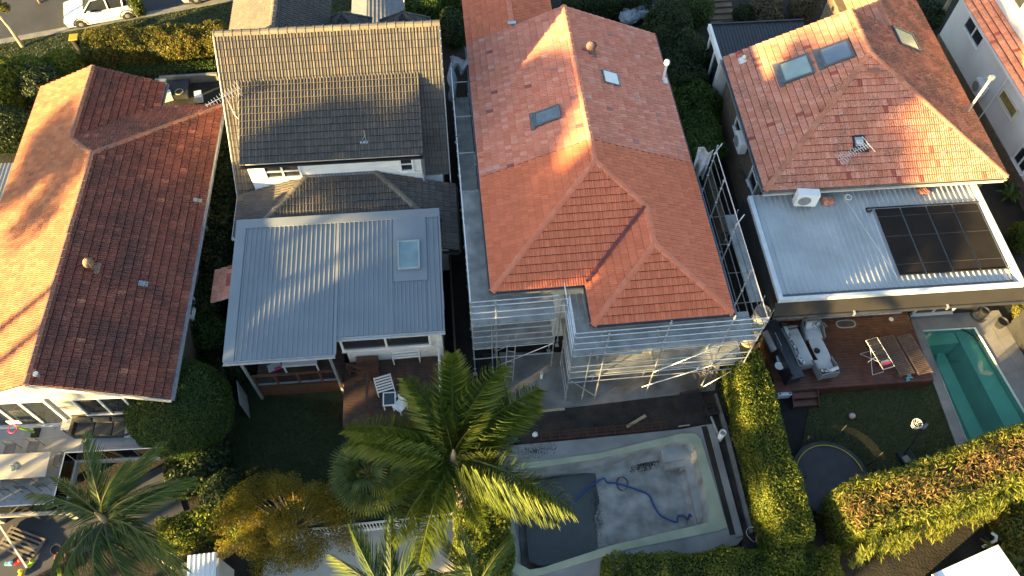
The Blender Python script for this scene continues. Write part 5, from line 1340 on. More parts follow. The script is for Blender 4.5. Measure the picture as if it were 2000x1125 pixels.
for x in (.1, 1.26): MB().add([(x, 0, 0), (x, -.64, 0), (x, -.64, .22), (x, 0, .55), (x + .04, 0, 0), (x + .04, -.64, 0), (x + .04, -.64, .22), (x + .04, 0, .55)], [(0, 1, 2, 3), (4, 7, 6, 5), (0, 4, 5, 1), (1, 5, 6, 2), (2, 6, 7, 3), (3, 7, 4, 0)]).build('stringer', M_deck, st)
ln = [(13.61, 15.33, 0.00), (19.33, 15.97, 0.00), (19.99, 11.85, 0.00), (18.93, 10.83, 0.00), (13.70, 9.56, 0.00), (12.45, 12.07, 0.00), (13.33, 14.46, 0.00)]
sheet('lawn', ln, .02, pm('olive_lawn_soil', (.062, .066, .026), (.040, .046, .018), rough=.95, scale=.9, detail=9))  # paler, yellower ground colour than the other lawn
sheet('mulch_bed', [(11.61, 15.17, 0.00), (13.55, 15.31, 0.00), (13.24, 13.73, 0.00), (12.25, 11.95, 0.00), (13.68, 9.45, 0.00), (12.37, 9.22, 0.00), (11.61, 13.70, 0.00)], .008, pm('black_mulch', (.012, .011, .010), (.02, .018, .016), rough=.95, bump=.6, bscale=25))
def grass(name, label, tri, n, hgt, mat, seed, z=.02, w=.012):
    """short blades over a fan of triangles"""
    r = np.random.default_rng(seed); pts = [np.array(p[:2]) for p in tri]; A = []
    for i in range(1, len(pts) - 1):
        d1, d2 = pts[i] - pts[0], pts[i + 1] - pts[0]; A.append(abs(d1[0] * d2[1] - d1[1] * d2[0]))
    A = np.array(A); q = r.choice(len(A), n, p=A / A.sum()); u, v = r.uniform(0, 1, n), r.uniform(0, 1, n); m_ = u + v > 1; u[m_], v[m_] = 1 - u[m_], 1 - v[m_]
    P0 = pts[0] + (np.array([pts[i + 1] for i in q]) - pts[0]) * u[:, None] + (np.array([pts[i + 2] for i in q]) - pts[0]) * v[:, None]
    P3 = np.concatenate([P0, np.full((n, 1), z)], 1); a = r.uniform(0, 6.28, n); s_ = np.stack([np.cos(a), np.sin(a), 0 * a], 1) * w; ln_ = np.concatenate([r.normal(0, .5, (n, 2)), np.ones((n, 1))], 1) * (hgt * r.uniform(.5, 1.3, n))[:, None]
    V = np.stack([P3 - s_, P3 + s_, P3 + s_ * .3 + ln_, P3 - s_ * .3 + ln_], 1).reshape(-1, 3)
    o = quads(name, V, np.arange(4 * n).reshape(n, 4), np.clip(.5 + r.normal(0, .22, n), 0, 1), mat); tag(o, label, 'grass', kind='stuff'); return o
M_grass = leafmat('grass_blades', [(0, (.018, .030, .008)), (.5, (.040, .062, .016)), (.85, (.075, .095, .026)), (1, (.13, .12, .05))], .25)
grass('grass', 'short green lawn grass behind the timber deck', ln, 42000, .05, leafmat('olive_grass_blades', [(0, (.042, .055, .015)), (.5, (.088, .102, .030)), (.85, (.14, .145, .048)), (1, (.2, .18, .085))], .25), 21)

# in-ground pool
wp = [(19.41, 18.55, 0.05), (21.97, 18.76, 0.05), (23.29, 12.92, 0.05), (20.12, 11.27, 0.05)]
cop = [(19.00, 19.32, 0.05), (23.39, 19.74, 0.05), (24.99, 12.72, 0.05), (19.55, 10.82, 0.05)]
pvr = pm('pool_paving', (.26, .245, .22), (.19, .18, .165), rough=.8, scale=1.3, detail=8)
pl2 = thing('swimming_pool', 'narrow teal swimming pool with pale underwater ledge beside the timber deck', 'swimming pool', wp[0])
w0 = Vector(wp[0])
def lw_(p): return (p[0] - w0.x, p[1] - w0.y)
W2 = [lw_(p) for p in wp]
M_tile = pm('pool_plaster', (.74, .82, .76), (.66, .74, .69), rough=.6, scale=1.2)
mb = MB(); mb.add([(x, y, .06) for x, y in W2] + [(x, y, -1.9) for x, y in W2], [(0, 1, 5, 4), (1, 2, 6, 5), (2, 3, 7, 6), (3, 0, 4, 7), (4, 5, 6, 7)]); mb.build('shell', M_tile, pl2)
def mixp(a, b, t_): return (a[0] + (b[0] - a[0]) * t_, a[1] + (b[1] - a[1]) * t_)
A0, B0, C0, D0 = W2
MB().prism([mixp(A0, B0, .70), mixp(A0, B0, .985), mixp(D0, C0, .985), mixp(D0, C0, .70)], -1.88, -.38).build('underwater_ledge', M_tile, pl2)
MB().prism([mixp(A0, B0, .02), mixp(A0, B0, .66), mixp(mixp(A0, B0, .66), mixp(D0, C0, .66), .09), mixp(mixp(A0, B0, .02), mixp(D0, C0, .02), .09)], -1.88, -.35).build('step', M_tile, pl2)
MB().prism([mixp(mixp(A0, B0, .34), mixp(D0, C0, .34), .16), mixp(A0, B0, .56), mixp(D0, C0, .56), mixp(D0, C0, .34)], -1.88, -1.3).build('floor_strip', M_tile, pl2)
M_poolwater = seethrough('pool_water', (.40, .72, .60), .0, .03, .12, 5)
MB().add([(x, y, -.09) for x, y in W2], [(0, 1, 2, 3)]).build('water', M_poolwater, pl2)
cl = thing('pool_cleaner_hose', 'dark ribbed cleaner hose floating in top right corner of teal pool', 'hose', (21.41, 18.67, -0.05))
MB().path([Vector((21.28, 18.77, -0.03)) - Vector((21.41, 18.67, -0.05)), Vector((21.61, 18.58, -0.03)) - Vector((21.41, 18.67, -0.05)), Vector((21.86, 18.34, -0.03)) - Vector((21.41, 18.67, -0.05)), Vector((22.00, 18.09, -0.03)) - Vector((21.41, 18.67, -0.05))], .04, 6).build('hose', M_black, cl)
# paving slabs around the pool, split where slabs meet
pvt = thing('pool_paving', 'pale stone paving slabs around the teal swimming pool', 'paving', (w0.x, w0.y, 0)); tag(pvt, kind='structure')
del pvt['category']
CP = [lw_(p) for p in cop]
def strip(a, b, c, d, n, m=1):
    for i in range(n):
        for j in range(m):
            q = [mixp(mixp(a, b, (i + u) / n), mixp(d, c, (i + u) / n), (j + v) / m) for u, v in ((.004, .006), (.996, .006), (.996, .994), (.004, .994))]
            MB().prism(q, -.02, .07 + random.uniform(-.003, .003)).build('slab', pvr, pvt)
strip(CP[0], CP[1], B0, A0, 6, 2); strip(CP[1], CP[2], C0, B0, 12, 2); strip(CP[3], CP[0], A0, D0, 12, 1)

# dark fence beyond the pool on the right
fn = thing('dark_paling_fence', 'black stained paling fence along right side of the teal pool', 'fence', (23.49, 18.82, 0.00))
f0 = Vector((23.49, 18.82, 0.00)); f1 = Vector((24.56, 13.91, 0.00)); fd = (f1 - f0); fl__ = fd.length; fd.normalize(); fnn = Vector((-fd.y, fd.x, 0))
pme = MB().box(-.055, .055, -.012, .012, -.03, 1.7).mesh('paling', M_dark)
for k in range(int(fl__ / .115)): inst('paling', pme, fn, frame3(fd * (k * .115) + Vector((0, 0, random.uniform(-.015, .015))), fd, fnn, (0, 0, 1)))
for z in (.4, 1.35): MB().bar(fnn * .04 + Vector((0, 0, z)), fd * fl__ + fnn * .04 + Vector((0, 0, z)), .05, .08).build('rail', M_dark, fn)

# outdoor lounge
M_wick = pm('grey_wicker', (.24, .24, .235), (.17, .17, .168), rough=.8, scale=22, bump=.4, bscale=70)
M_cush = pm('pale_cushion', (.52, .52, .50), (.46, .46, .45), rough=.9, scale=2)
M_pat = pm('patterned_cushion', (.50, .49, .48), (.10, .10, .11), rough=.9, scale=13, lo=.47, hi=.53)
def cushion(parent, name, c, w, d, h, mat, rot=None):
    mb = MB().box(-w / 2, w / 2, -d / 2, d / 2, -h / 2, h / 2); o = mb.build(name, mat, parent, smooth=True, bevel=min(w, d, h) * .35)
    o.matrix_basis = Matrix.Translation(c) @ (rot or Matrix.Identity(4)); return o
def lounge(name, label, cat, loc, yaw, w, pillows):
    """low wicker seat with wrap-round back; sits facing local +x"""
    o = thing(name, label, cat, loc, yaw)
    d = .78; mb = MB(); mb.box(-d / 2, d / 2, -w / 2, w / 2, .12, .3); mb.build('seat_frame', M_wick, o, bevel=.03)
    prof = []
    k = 18; sh = MB(); V = []
    for i in range(k + 1):
        a = i / k; 
        if a < .22: x, y = d / 2 - (d - .1) * a / .22, -w / 2
        elif a > .78: x, y = -d / 2 + .1 + (d - .1) * (a - .78) / .22, w / 2
        else: x, y = -d / 2 + .02 * math.sin((a - .22) / .56 * math.pi) - .06, -w / 2 + w * (a - .22) / .56
        hh = .52 + .2 * math.sin(min(1, max(0, (a - .05) / .9)) * math.pi) ** .5
        ox, oy = (0, -.05) if a < .22 else (0, .05) if a > .78 else (-.05, 0)
        V += [(x, y, .14), (x, y, hh), (x + ox, y + oy, hh), (x + ox * .6, y + oy * .6, .14)]
    sh.add(V, [(4 * i + a, 4 * i + (a + 1) % 4, 4 * i + 4 + (a + 1) % 4, 4 * i + 4 + a) for i in range(k) for a in range(4)] + [(0, 1, 2, 3), (4 * k + 3, 4 * k + 2, 4 * k + 1, 4 * k)])
    sh.build('back_shell', M_wick, o, smooth=True)
    cushion(o, 'seat_cushion', (.03, 0, .37), d - .08, w - .1, .14, M_cush)
    for x in (-.3, .33):
        for y in (-w / 2 + .1, w / 2 - .1): rod('leg', (x * 1.1, y * 1.05, 0), (x, y, .14), .018, M_wick, o, 6)
    for (y, m, tw) in pillows: cushion(o, 'pillow', (-d / 2 + .14, y, .55), .16, .45, .42, m, Matrix.Rotation(R(tw), 4, 'Z') @ Matrix.Rotation(R(-22), 4, 'Y'))
    return o
lounge('outdoor_sofa', 'long grey wicker sofa with row of patterned pillows on timber deck', 'sofa', (13.00, 17.06, 0.60), h4.yaw + 9, 1.95, [(-.72, M_pat, 18), (-.3, M_pat, -8), (.12, M_pat, 6), (.5, M_pat, -6), (.78, M_cush, 0)])
lounge('lounge_chair', 'grey wicker armchair with white and pink pillows at far end of oval table', 'armchair', (13.81, 17.90, 0.60), h4.yaw - 90, .85, [(-.1, M_cush, 0), (.16, M_pat, 14)])
lounge('lounge_chair', 'grey wicker armchair at near end of oval white table', 'armchair', (14.01, 16.10, 0.60), h4.yaw + 96, .85, [(.12, M_pat, -14), (-.2, M_cush, 10)])
tbl = thing('coffee_table', 'oblong white topped coffee table with black bowl on timber deck', 'table', (13.95, 16.98, 0.60), h4.yaw + 9)
def superell(a, b, n=28, p=3.2): return [(a * math.copysign(abs(math.cos(t_)) ** (2 / p), math.cos(t_)), b * math.copysign(abs(math.sin(t_)) ** (2 / p), math.sin(t_))) for t_ in np.linspace(0, 2 * math.pi, n, endpoint=False)]
MB().prism(superell(.33, .72), .38, .42).build('table_top', M_cush, tbl); 
for x in (-.2, .2):
    for y in (-.5, .5): rod('leg', (x * 1.2, y * 1.1, 0), (x, y, .38), .02, M_wick, tbl, 6)
bw_ = MB().lathe([(.02, .02), (.08, .0), (.13, .08), (.14, .12), (.12, .12), (.07, .04), (.01, .035)], (0, 0, 0), 16).build('fruit_bowl', M_dark, None, smooth=True); bw_.location = (13.76, 16.83, 1.02); tag(bw_, 'small black bowl on the white coffee table', 'bowl')
# slatted sun loungers
M_teak = pm('weathered_teak', (.21, .13, .085), (.15, .095, .062), rough=.7, scale=6)
def sunlounger(label, loc, yaw):
    o = thing('sun_lounger', label, 'sun lounger', (loc[0], loc[1], .6), yaw, 'slatted loungers on the deck')
    sl_ = MB().box(-.31, .31, -.022, .022, 0, .02).mesh('slat', M_teak)
    for s_ in (-.33, .33): block('side_rail', (s_, 0, .24), (.045, 2.0, .07), M_teak, o)
    for k in range(24): inst('slat', sl_, o, Matrix.Translation((0, -.97 + k * .0842, .305)))
    for x in (-.3, .3):
        for y in (-.85, .85): block('leg', (x, y, 0), (.05, .05, .24), M_teak, o)
    MB().box(-.33, .33, .16, .2, .29, .335).build('hinge_bar', M_timber, o)
    return o
sunlounger('slatted timber sun lounger next to the clothes airer', (17.44, 16.79, 0.92), h4.yaw + 10)
sunlounger('slatted timber sun lounger at deck edge nearest the teal pool', (18.27, 16.86, 0.92), h4.yaw + 10)
# clothes airer
ca = thing('clothes_airer', 'white folding clothes airer hung with dark washing on timber deck', 'clothes airer', (16.36, 16.53, 1.50), h4.yaw + 12)
ca.location.z = .6
for s_ in (-.28, .28):
    rod('frame_tube', (s_, -.75, .95), (s_, .75, .95), .012, M_white, ca, 6)
    rod('leg', (s_, -.55, 0), (s_, .35, .95), .012, M_white, ca, 6); rod('leg', (s_, .55, 0), (s_, -.35, .95), .012, M_white, ca, 6)
for k in range(11): rod('wire', (-.28, -.75 + k * .15, .95), (.28, -.75 + k * .15, .95), .006, M_white, ca, 5)
for y in (-.55, .55): rod('foot_tube', (-.28, y, .01), (.28, y, .01), .012, M_white, ca, 6)
rod('wing', (-.28, -.1, .95), (-.75, -.25, .98), .012, M_white, ca, 6)
cols = [(.012, .012, .016), (.02, .02, .035), (.03, .03, .03), (.012, .016, .03), (.24, .24, .25), (.5, .03, .14)]
for k in range(13):
    y = .68 - k * .11; w = random.uniform(.36, .52); c = cols[5] if k == 11 else cols[4] if k == 10 else cols[k % 4]; lg = random.uniform(.25, .5)
    g = MB(); nn_ = 8
    for i in range(nn_ + 1):
        x = -w / 2 + w * i / nn_; wv = .02 * math.sin(i * 1.7 + k)
        g.v += [(x, y - .075 + wv, .95 - lg), (x, y - .05, .968), (x, y + .05, .968), (x, y + .07 - wv, .95 - lg * .8)]
    g.add([], []); n0 = 0
    fs = [(4 * i + a, 4 * i + a + 1, 4 * i + a + 5, 4 * i + a + 4) for i in range(nn_) for a in range(3)]
    g.f += fs; g.m += [0] * len(fs)
    gm = pm('cloth_%d' % (5 if k == 11 else 4 if k == 10 else k % 4), c, None, rough=.95)
    o = g.build('garment', gm); o.location = ca.location; o.rotation_euler = ca.rotation_euler
    tag(o, 'pink garment on the clothes airer' if k == 11 else 'grey garment hung on the clothes airer' if k == 10 else 'dark garment draped over a wire of the clothes airer', 'garment', 'washing on the airer')
# outdoor kitchen against the hedge
ok = thing('outdoor_kitchen', 'dark outdoor bench with covered barbecue along left edge of timber deck', 'outdoor kitchen', (12.23, 16.86, 0.00), h4.yaw + 10)
MB().box(-.3, .3, -1.45, 1.45, 0, 1.15).build('cabinet', pm('charcoal_bench', (.022, .023, .027), (.03, .031, .036), rough=.45), ok, bevel=.01)
MB().box(-.33, .34, -1.48, 1.48, 1.153, 1.2).build('bench_top', pm('slate_bench', (.035, .038, .046), (.05, .053, .06), rough=.4), ok)
MB().box(-.42, -.335, -1.5, 1.5, 0, 1.75).build('back_panel', MATS['charcoal_bench'], ok)
bq = thing('barbecue', 'grey hooded barbecue on the dark outdoor bench', 'barbecue', (11.76, 17.20, 1.20), h4.yaw + 10)
hd = MB(); V = []
for i in range(9):
    a = math.pi * i / 8
    for y in (-.5, .5): V.append((-.26 * math.cos(a), y, .06 + .22 * math.sin(a)))
hd.add(V, [(2 * i, 2 * i + 1, 2 * i + 3, 2 * i + 2) for i in range(8)] + [tuple(range(0, 18, 2)), tuple(range(17, 0, -2))]); hd.build('hood', pm('barbecue_grey', (.30, .32, .33), (.25, .26, .27), rough=.4, metal=.3), bq, smooth=True)
MB().box(-.27, .27, -.5, .5, 0, .06).build('firebox', M_dark, bq); rod('handle', (.27, -.35, .16), (.27, .35, .16), .014, M_galv, bq)
sk_ = thing('sink_basin', 'round white basin set on the near end of dark outdoor bench', 'basin', (11.88, 15.97, 1.20)); MB().lathe([(.02, .01), (.14, .02), (.19, .07), (.2, .07), (.15, .0), (.02, 0)], (0, 0, 0), 16).build('bowl', M_white, sk_, smooth=True)
cl_ = MB().box(-.1, .1, -.14, .14, 0, .03).build('folded_cloth', pm('pale_blue_cloth', (.3, .45, .55), (.5, .55, .58), rough=.9, scale=9), None, bevel=.01); cl_.location = (11.94, 16.35, 1.20); tag(cl_, 'pale blue cloth lying on dark outdoor bench', 'cloth')
# cooler, ball, hoop, trampoline, small things
co_ = thing('cool_box', 'white plastic cool box with dark wheels beside the deck steps', 'cool box', (12.20, 15.11, 0.00), h4.yaw)
MB().box(-.3, .3, -.17, .17, .05, .4).build('tub', M_white, co_, bevel=.03); MB().box(-.32, .32, -.19, .19, .405, .46).build('lid', M_white, co_, bevel=.02)
for x in (-.22, .22):
    for y in (-.11, .11): MB().lathe([(.045, 0), (.045, .012), (.03, .015)], (x, y, .462), 10).build('cup_holder', M_dark, co_)
ball = MB().lathe([(.14 * math.sin(a), .14 - .14 * math.cos(a)) for a in np.linspace(0.001, math.pi - .001, 12)], (0, 0, 0), 18).build('ball', pm('pink_ball', (.62, .42, .40), (.54, .36, .35), rough=.5, scale=4), None, smooth=True); ball.location = (15.12, 14.11, 0.03); tag(ball, 'pale pink ball resting on the lawn', 'ball')
bh = thing('basketball_hoop', 'portable black basketball hoop with white net and weighted base on lawn', 'basketball hoop', (17.11, 12.16, 0.03), 20)
MB().box(-.33, .33, -.42, .42, 0, .2).build('base', M_black, bh, bevel=.06)
hx, hy = (Vector((17.34, 12.96, 1.60)) - Vector((17.11, 12.16, 0.03))).xy.rotated(Matrix.Rotation(-R(20), 2)) if False else (0, 0)
rel = Vector((17.40, 13.00, 1.50)) - Vector((16.97, 12.32, 0.20)); rel.rotate(Matrix.Rotation(-R(20), 3, 'Z')); b0 = Vector((-.05, .25, .2)); topb = b0 + rel
rod('pole', b0, topb, .035, M_black, bh); bpn = MB().obox(topb + Vector((0, 0, .1)), (.12, .05, 0), (-.02, .05, 0), (0, 0, .09)); bpn.build('bracket', pm('slate_plastic', (.12, .12, .16), (.1, .1, .13)), bh)
rc = topb + Vector((-.22, .22, .12)); MB().path([rc + Vector((.21 * math.cos(a), .21 * math.sin(a), 0)) for a in np.linspace(0, 2 * math.pi, 20, endpoint=False)], .012, 5, closed=True).build('ring', M_white, bh)
nt_ = MB()
for k in range(12):
    a = k * math.pi / 6
    for s_ in (-1, 1): nt_.path([rc + Vector((.21 * math.cos(a), .21 * math.sin(a), 0)), rc + Vector((.17 * math.cos(a + s_ * .26), .17 * math.sin(a + s_ * .26), -.15)), rc + Vector((.12 * math.cos(a), .12 * math.sin(a), -.36))], .008, 4)
nt_.build('net', M_white, bh)
sb = MB().obox((0, 0, .06), (.13, .05, .02), (-.06, .14, .0), (0, .0, .05)).build('sandbag', pm('sandbag', (.30, .20, .15), (.16, .22, .14), rough=.9, scale=9), None, bevel=.05); sb.location = Vector((16.97, 12.11, 0.22)); tag(sb, 'printed sandbag weighing down the basketball hoop base', 'sandbag')
bo = thing('poolside_hoop', 'white backboard on a pale leaning pole beyond the teal pool', 'basketball hoop', (23.81, 18.05, 0.00)); rod('pole', (.2, -.6, 0), (0, 0, 2.6), .03, M_white, bo); MB().obox((-.1, 0, 2.65), (.02, .28, 0), (.3, 0, .05), (0, 0, .2)).build('backboard', M_white, bo)
tp = thing('trampoline', 'round black trampoline with dark safety net beside the hedge', 'trampoline', (13.36, 11.07, 0.00))
tr_ = 1.55
MB().lathe([(tr_ - .12, .74), (.02, .72)], (0, 0, 0), 40).build('jumping_mat', pm('trampoline_mat', (.010, .010, .013), (.014, .014, .018), rough=.95, scale=4, spec=.08), tp, smooth=True)
MB().lathe([(tr_ - .13, .76), (tr_ + .05, .77), (tr_ + .1, .70), (tr_ + .05, .66), (tr_ - .1, .70)], (0, 0, 0), 40).build('pad_ring', M_dark, tp, smooth=True)
MB().path([((tr_ - .13) * math.cos(a), (tr_ - .13) * math.sin(a), .79) for a in np.linspace(0.2, 2.9, 26)], .02, 5).build('yellow_trim', pm('yellow_trim', (.5, .38, .03), (.42, .32, .03), rough=.6), tp)
for k in range(6):
    a = k * math.pi / 3 + .3; rod('leg', (tr_ * math.cos(a), tr_ * math.sin(a), 0), (tr_ * math.cos(a), tr_ * math.sin(a), .7), .03, M_dark, tp); rod('net_pole', ((tr_ + .08) * math.cos(a), (tr_ + .08) * math.sin(a), .3), ((tr_ + .12) * math.cos(a), (tr_ + .12) * math.sin(a), 2.5), .024, M_black, tp)
m, nt, N, L, b = newmat('safety_mesh')
tr2 = N.new('ShaderNodeBsdfTransparent'); mxs = N.new('ShaderNodeMixShader'); mxs.inputs[0].default_value = .13; b.inputs['Base Color'].default_value = (.012, .012, .014, 1)
L.new(tr2.outputs[0], mxs.inputs[1]); L.new(b.outputs[0], mxs.inputs[2]); L.new(mxs.outputs[0], N['Material Output'].inputs[0]); M_mesh = m
MB().add([((tr_ + .1) * math.cos(a), (tr_ + .1) * math.sin(a), z) for z in (.72, 2.45) for a in np.linspace(0, 2 * math.pi, 36, endpoint=False)], [(i, (i + 1) % 36, 36 + (i + 1) % 36, 36 + i) for i in range(36)]).build('safety_net', M_mesh, tp, smooth=True)
mt_ = thing('door_mat', 'oval pale edged doormat on deck before the glass doors', 'mat', (15.60, 18.53, 0.61), h4.yaw)
MB().prism(superell(.47, .22, 30, 3), .0, .02).build('border', pm('mat_border', (.36, .34, .30), (.3, .28, .25)), mt_); MB().prism(superell(.40, .16, 30, 3), .022, .03).build('pile', pm('mat_pile', (.10, .075, .05), (.07, .055, .04)), mt_)
for k, (a, lab) in enumerate((((14.55, 18.43, 0.61), 'pair of worn slippers left on deck by the sofa'), ((12.69, 18.39, 0.61), 'pair of grey shoes left at corner of deck under the awning'))):
    s_ = thing('shoes', lab, 'shoes', a, 30 + 50 * k)
    for x in (-.07, .07): MB().prism([(x - .04, -.13), (x + .04, -.13), (x + .05, .05), (x + .03, .14), (x - .03, .14), (x - .045, .05)], 0, .06).build('shoe', pm('shoe_grey', (.3, .27, .24), (.22, .2, .18)), s_, bevel=.015)
dv = thing('deck_light', 'round white dish on deck by the pool side doors', 'dish', (17.77, 18.81, 0.61)); MB().lathe([(.1, 0), (.11, .04), (.08, .05), (.02, .03)], (0, 0, 0), 14).build('dish_body', M_white, dv, smooth=True)
tq = thing('turquoise_toy', 'crumpled turquoise toy lying at near edge of deck', 'toy', (17.86, 15.80, 0.61)); q_ = MB()
for k in range(9): a = k * .7; q_.obox((.1 * math.cos(a), .12 * math.sin(a * 1.3), .03), (.07 * math.cos(a * 2), .07 * math.sin(a * 2), .01), (-.025 * math.sin(a * 2), .025 * math.cos(a * 2), 0), (0, 0, .018))
q_.build('toy_body', pm('turquoise', (.08, .36, .36), (.2, .42, .42), rough=.6, scale=12), tq)
for k, (p, lab, rr) in enumerate((((23.10, 18.86, 0.07), 'dark round pot standing in paved corner beyond the pool', .24), ((22.42, 19.43, 0.07), 'dark pool pump drum against the house end of pool paving', .2))):
    o = thing('garden_pot', lab, 'pot', p); MB().lathe([(rr * .7, 0), (rr, .4), (rr * 1.08, .42), (rr * 1.08, .47), (rr * .9, .47), (rr * .85, .4), (.02, .38)], (0, 0, 0), 16).build('pot_body', M_dark, o, smooth=True)
hs = MB().path(smoothp([(21.94, 19.52, 0.10), (22.03, 19.24, 0.10), (22.25, 19.13, 0.10), (22.53, 19.29, 0.12), (22.49, 19.57, 0.12), (22.23, 19.68, 0.12), (22.00, 19.46, 0.10), (22.13, 19.07, 0.10), (22.42, 19.05, 0.10)]), .03, 6).build('coiled_hose', M_black); tag(hs, 'coiled black hose in paved corner beside pool pump', 'hose')

# ================================================================== TERRACE OF THE LEFT HOUSE
tz = 1.5
te = thing('raised_terrace', 'raised grey tiled terrace behind the lichen roofed house', 'terrace', (h1.o[0], h1.o[1], 0), h1.yaw)
del te['category']; te['kind'] = 'structure'
M_paver = pm('terrace_paver', (.36, .37, .39), (.30, .31, .33), rough=.6, scale=1.1, detail=6)
for bx in ((-2.5, 4.75, -3.4, .38), (4.75, 8.7, -1.35, .379)): MB().box(bx[0], bx[1], bx[2], bx[3], 1.2, tz - .025).build('terrace_slab', M_concrete, te)
pv_ = {}
for bx in ((-2.5, 4.75, -3.4, .38), (4.77, 8.7, -1.35, .379)):
    nx_, ny_ = round((bx[1] - bx[0]) / .6), round((bx[3] - bx[2]) / .6); w, d = (bx[1] - bx[0]) / nx_, (bx[3] - bx[2]) / ny_
    me = MB().box(0, w - .008, 0, d - .008, -.025, 0).mesh('paver', M_paver)
    for i in range(nx_):
        for j in range(ny_): inst('paver', me, te, Matrix.Translation((bx[0] + i * w, bx[2] + j * d, tz + random.uniform(-.0015, .0015))))
for x, y in ((-2, -3.1), (1.5, -3.1), (4.5, -3.1), (8.4, -1.1), (4.9, -1.1)): block('pier', (x, y, -.03), (.3, .3, 1.23), M_concrete, te)
M_pglass = seethrough('balustrade_glass', (.80, .87, .85), .02, .03, fac=1)
bl = thing('glass_balustrade', 'clear glass balustrade with white top rail around raised terrace', 'balustrade', (h1.o[0], h1.o[1], 0), h1.yaw)
for (a, b) in (((-2.5, -3.36), (4.72, -3.36)), ((4.72, -3.36), (4.72, -1.32)), ((4.72, -1.32), (8.66, -1.32)), ((8.66, -1.32), (8.66, .3))):
    a, b = Vector((a[0], a[1], 0)), Vector((b[0], b[1], 0)); d = b - a; n = max(1, round(d.length / 1.3))
    for k in range(n):
        p, q = a + d * (k / n), a + d * ((k + 1) / n); dd = (q - p).normalized() * .02
        MB().bar(p + dd + Vector((0, 0, tz + .5)), q - dd + Vector((0, 0, tz + .5)), .012, .92).build('glass_panel', M_pglass, bl)
        block('spigot', (p.x + dd.x * 6, p.y + dd.y * 6, tz), (.05, .05, .1), M_galv, bl)
    MB().bar(a + Vector((0, 0, tz + .985)), b + Vector((0, 0, tz + .985)), .03, .03).build('top_rail', M_white, bl)
M_brownw = pm('brown_wicker', (.045, .040, .035), (.065, .058, .05), rough=.8, scale=16, bump=.4, bscale=60)
M_bcush = pm('charcoal_cushion', (.060, .058, .054), (.080, .078, .072), rough=.95, scale=2)
so = thing('wicker_sofa', 'dark brown wicker sofa with charcoal cushions against the terrace windows', 'sofa', (-16.85, 12.38, 1.50), h1.yaw - 2)
MB().box(-1.15, 1.35, -.38, .42, .05, .3).build('seat_frame', M_brownw, so, bevel=.03); MB().box(-1.15, 1.35, .3, .44, .3, .78).build('backrest', M_brownw, so, bevel=.03); MB().box(-1.18, -1.03, -.38, .42, .3, .6).build('arm', M_brownw, so, bevel=.03)
for k in range(3): cushion(so, 'seat_cushion', (-.62 + k * .76, -.05, .37), .74, .7, .16, M_bcush); cushion(so, 'back_cushion', (-.62 + k * .76, .2, .6), .7, .2, .42, M_bcush, Matrix.Rotation(R(12), 4, 'X'))
sd_ = thing('side_table', 'small square grey side table beside dark wicker sofa arm', 'side table', (-18.22, 12.45, 1.50), h1.yaw); MB().box(-.24, .24, -.24, .24, .42, .46).build('table_top', M_paver, sd_)
for x in (-.21, .21):
    for y in (-.21, .21): block('leg', (x, y, 0), (.04, .04, .42), M_gutter, sd_)
bt = MB().box(-.07, .07, -.1, .1, 0, .03).build('white_booklet', M_white); bt.location = (-18.01, 12.35, 1.97); tag(bt, 'white booklet lying on small grey side table', 'booklet')
for lab, p, mat, s_ in (('crumpled pale blanket slumped at end of wicker sofa', (-15.61, 12.27, 1.50), pm('pale_blanket', (.42, .40, .38), (.30, .28, .27), rough=.95, scale=9), .36), ('brown covered bundle behind the pale blanket on terrace', (-15.97, 12.95, 1.70), pm('brown_cover', (.16, .12, .10), (.12, .09, .075), rough=.95), .4)):
    r = np.random.default_rng(int(s_ * 1000)); ic = bmesh.new(); bmesh.ops.create_icosphere(ic, subdivisions=3, radius=1); co = [v.co.copy() for v in ic.verts]; fa = [tuple(v.index for v in f.verts) for f in ic.faces]; ic.free()
    V = []
    for c in co:
        k_ = 1 + .28 * noise.noise(c * 3.1) + .12 * noise.noise(c * 8); V.append((c.x * s_ * k_, c.y * s_ * k_ * .9, max(0, (c.z + .75) * s_ * .75 * k_)))
    o = MB().add(V, fa).build('blanket', mat, None, smooth=True); o.location = p; tag(o, lab, 'blanket')
dt = thing('dining_table', 'long pale stone topped outdoor dining table on raised terrace', 'dining table', (-19.74, 10.53, 1.50), h1.yaw)
MB().box(-2.2, 1.45, -.52, .5, .70, .76).build('table_top', pm('table_stone', (.46, .42, .36), (.38, .35, .30), rough=.6, scale=1.3, detail=7), dt, bevel=.008)
for x in (-1.6, 1.0): MB().box(x - .05, x + .05, -.35, .35, 0, .7).build('trestle', M_soffit, dt)
def wirechair(label, p, yaw):
    o = thing('wire_chair', label, 'chair', p, yaw, 'thin wire chairs at the dining table')
    for x in (-.2, .2):
        rod('leg', (x, -.2, 0), (x, -.2, .44), .012, M_brownw, o, 5); rod('leg', (x, .22, 0), (x, .2, .82), .012, M_brownw, o, 5)
    MB().box(-.22, .22, -.22, .22, .44, .455).build('seat', pm('chair_weave', (.20, .19, .18), (.15, .14, .13), rough=.9), o)
    for z in (.55, .65, .75, .82): rod('back_wire', (-.2, .21, z), (.2, .21, z), .009, M_brownw, o, 5)
    return o
for k, (p, yw, lab) in enumerate((((-20.22, 11.32, 1.50), 4, 'wire chair tucked under far side of dining table behind the flowers'), ((-19.32, 11.45, 1.50), 0, 'wire chair on far side of dining table near its right end'), ((-18.09, 10.92, 1.50), -88, 'wire chair at right end of dining table'), ((-19.87, 9.83, 1.50), 182, 'wire chair at left on near side of dining table'), ((-19.16, 9.91, 1.50), 178, 'middle wire chair on near side of dining table'), ((-18.44, 10.00, 1.50), 184, 'wire chair at right on near side of dining table'))): wirechair(lab, p, yw)
